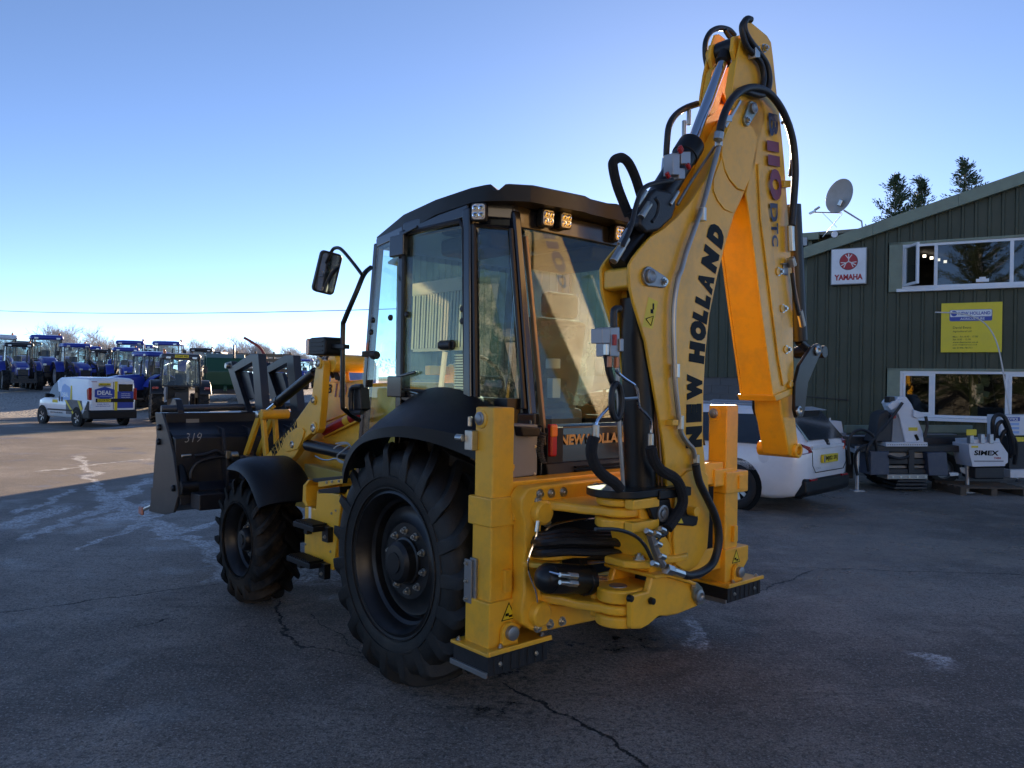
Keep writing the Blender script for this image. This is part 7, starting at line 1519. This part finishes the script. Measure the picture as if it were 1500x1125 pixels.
wb(TRL, 'bed', MDK, Y2, rect(1236, 640, 1428, 652), .9); wb(TRL, 'load_panel', MATS['grey_box'], Y2 + .6, rect(1360, 636, 1402, 650), .2); wb(TRL, 'load_beam', FLS, Y2 + .95, rect(1240, 623, 1425, 634), .12)
for px in (1255.5, 1417):
    a, b = far(px, 676 + (2 if px > 1400 else 0), 13.45) - TRL.location, far(px, 716, 13.45) - TRL.location; a.z = .52; b.z = .0
    m_ = MB(); m_.cyl(a + V((0, 0, .02)), b, .032, 14); m_.cyl(a + V((0, 0, .25)), a - V((0, 0, .1)), .042, 14); m_.bb((b.x - .09, b.y - .09, 0), (b.x + .09, b.y + .09, .02)); m_.bar(a + V((0, 0, .15)), a + V((0, .5, .2)), .06, .06); m_.build('jack_leg', GALV, TRL, bev=.004)
wb(TRL, 'foot_step', GALV, Y1 - .1, [(1390, 692), (1404, 692), (1406, 697), (1392, 698)], .12); wb(TRL, 'bracket', GALV, Y1 - .05, [(1406, 685), (1414, 684), (1416, 696), (1408, 692)], .03)
for px in (1290, 1380): tractor_wheel(TRL, far(px, 690, Y2 + .6) - TRL.location, .3, .2, -1, GRIM).location.z = .3
Y3 = 13.2; q = far(1450, 700, Y3); P3 = empty('cold_planer', (q.x, q.y, 0)); tag(P3, 'white SIMEX planer with black lettering standing on a wooden pallet', 'planer')
bd = wb(P3, 'housing', MW, Y3, [(1419, 650), (1466, 648), (1474, 660), (1477, 664), (1477, 678), (1473, 680), (1473, 683), (1425, 684), (1420, 664)], .5, .012)
wb(P3, 'top_cover', MW, Y3 + .05, [(1418, 644), (1464, 642), (1466, 649), (1419, 651)], .4); wb(P3, 'drum_cover', MDK, Y3 + .05, rect(1428, 684, 1472, 702), .4, .03); wb(P3, 'yellow_tag', YELD, Y3 - .05, rect(1416, 629, 1431, 638), .02)
for px in (1424, 1440, 1453): wb(P3, 'hinge', GALV, Y3 - .02, rect(px - 3, 636, px + 3, 650), .1)
p0_ = far(1445, 663.5, Y3 - .003) - P3.location; text('SIMEX', BLKD, P3, p0_, (1, 0, 0), (0, 0, 1), .085, .42, bold=.035, ext=.002, shear=.1); p0_ = far(1461, 671, Y3 - .003) - P3.location; text('T450', RED, P3, p0_, (1, 0, 0), (0, 0, 1), .035, .12, bold=.03, ext=.002)
wb(P3, 'rule', BLKD, Y3 - .004, rect(1427, 675, 1470, 676), .004, 0); wb(P3, 'label', YELD, Y3 - .004, rect(1423, 653, 1433, 656), .004, 0)
for k, pts in enumerate([[(1456, 650, 13.3), (1454, 620, 13.2), (1460, 608, 13.2), (1472, 612, 13.2), (1482, 640, 13.2), (1484, 665, 13.3)], [(1460, 648, 13.35), (1460, 625, 13.3), (1470, 618, 13.3), (1478, 640, 13.3), (1480, 670, 13.4)], [(1464, 648, 13.3), (1474, 630, 13.25), (1488, 650, 13.3), (1486, 680, 13.4)]]): wtube(P3, 'hose', HOSE, pts, .035)
PAL = mat('pallet_wood', (.10, .075, .055), .85, var=.4, vs=6); plt = empty('wooden_pallet', (q.x, q.y, 0)); tag(plt, 'weathered wooden pallet under the white planer', 'pallet')
for k in range(5): m_ = MB(); m_.bb((-.55, -.1 + k * .2, .115), (.62, .0 + k * .2, .14)); m_.build('deck_board', PAL, plt, bev=.003)
for x in (-.5, .02, .55): m_ = MB(); m_.bb((x - .05, -.1, .0), (x + .05, .8, .113)); m_.build('bearer', PAL, plt, bev=.003)
Y4 = 13.6; q = far(1492, 690, Y4); NC = empty('notice_cabinet', (q.x, q.y, 0)); tag(NC, 'white cabinet with blue NOTICE sheet beside the office window', 'cabinet')
wb(NC, 'panel', MW, Y4, rect(1466, 608, 1530, 638), .4); wb(NC, 'lower_frame', MDK, Y4 + .02, rect(1478, 640, 1530, 700), .35); wb(NC, 'step', MW, Y4 - .1, rect(1480, 688, 1530, 700), .3); wb(NC, 'yellow_label', YELD, Y4 - .004, rect(1488, 640, 1500, 647), .004, 0)
wb(NC, 'blue_header', BLUED, Y4 - .005, rect(1471, 611, 1494, 617), .005, 0); p0_ = far(1482, 614, Y4 - .006) - NC.location; text('NOTICE', WHITED, NC, p0_, (1, 0, 0), (0, 0, 1), .05, .22, bold=.03)
for k in range(3): wb(NC, 'printed_line', LBL, Y4 - .005, rect(1472, 619.5 + k * 6, 1493, 623 + k * 6), .005, 0)
q = far(1222, 640, 14.2); WM = empty('white_hopper', (q.x, q.y, 0)); tag(WM, 'small white hopper frame showing behind the estate car', 'hopper')
wb(WM, 'hopper', MW, 14.2, [(1203, 616), (1233, 617), (1238, 645), (1236, 662), (1212, 650)], .5, .015); wb(WM, 'side_panel', MATS['grey_box'], 14.15, rect(1222, 634, 1240, 655), .5); wb(WM, 'stand', MDK, 14.2, rect(1215, 655, 1250, 701), .4); wb(WM, 'guard', MW, 14.1, rect(1240, 638, 1268, 652), .04)
for px in (1209.5, 1216): wb(WM, 'lug', GALV, 14.15, rect(px - 1, 612, px + 1, 617), .03, 0)
# bent white marker rod
rod = empty('bent_rod', tuple(gnd(1491, 706))); tag(rod, 'thin white bent rod arching up in front of the dealer sign', 'rod'); Yr = rod.location.y
pts = [far(a, b, Yr) - rod.location for a, b in ((1491, 706), (1486, 660), (1481, 620), (1474, 575), (1467, 530), (1459, 499), (1446, 477), (1428, 465), (1405, 459), (1370, 457.5))]; pts[0].z = 0
m_ = MB(); m_.tube(pts, [.016] * 30 + [.013] * 20 + [.010] * 50 if False else .013, 8, 6); m_.build('rod_shaft', mat('white_fibreglass', (.62, .60, .58), .4), rod, smooth=True)
m_ = MB(); m_.cyl((0, 0, 0), (0, 0, .06), .05, 12, .03); m_.build('rod_foot', MDK, rod, bev=.004)
# ------------------------------------------------------------------ keep the tree to thing > part > sub-part
bpy.context.view_layer.update()
def chain(o):
    c = [o]
    while c[0].parent is not None: c.insert(0, c[0].parent)
    return c
deep = [(o, chain(o)) for o in list(S.objects)]
deep = [(o, c, o.matrix_world.copy()) for o, c in deep if len(c) > 3]
for o, c, M in deep:
    o.parent = c[1]; o.matrix_parent_inverse = Matrix.Identity(4); o.matrix_basis = c[1].matrix_world.inverted() @ M
for o in list(S.objects):
    if o.type == 'EMPTY' and not o.children and o.parent is not None: bpy.data.objects.remove(o)
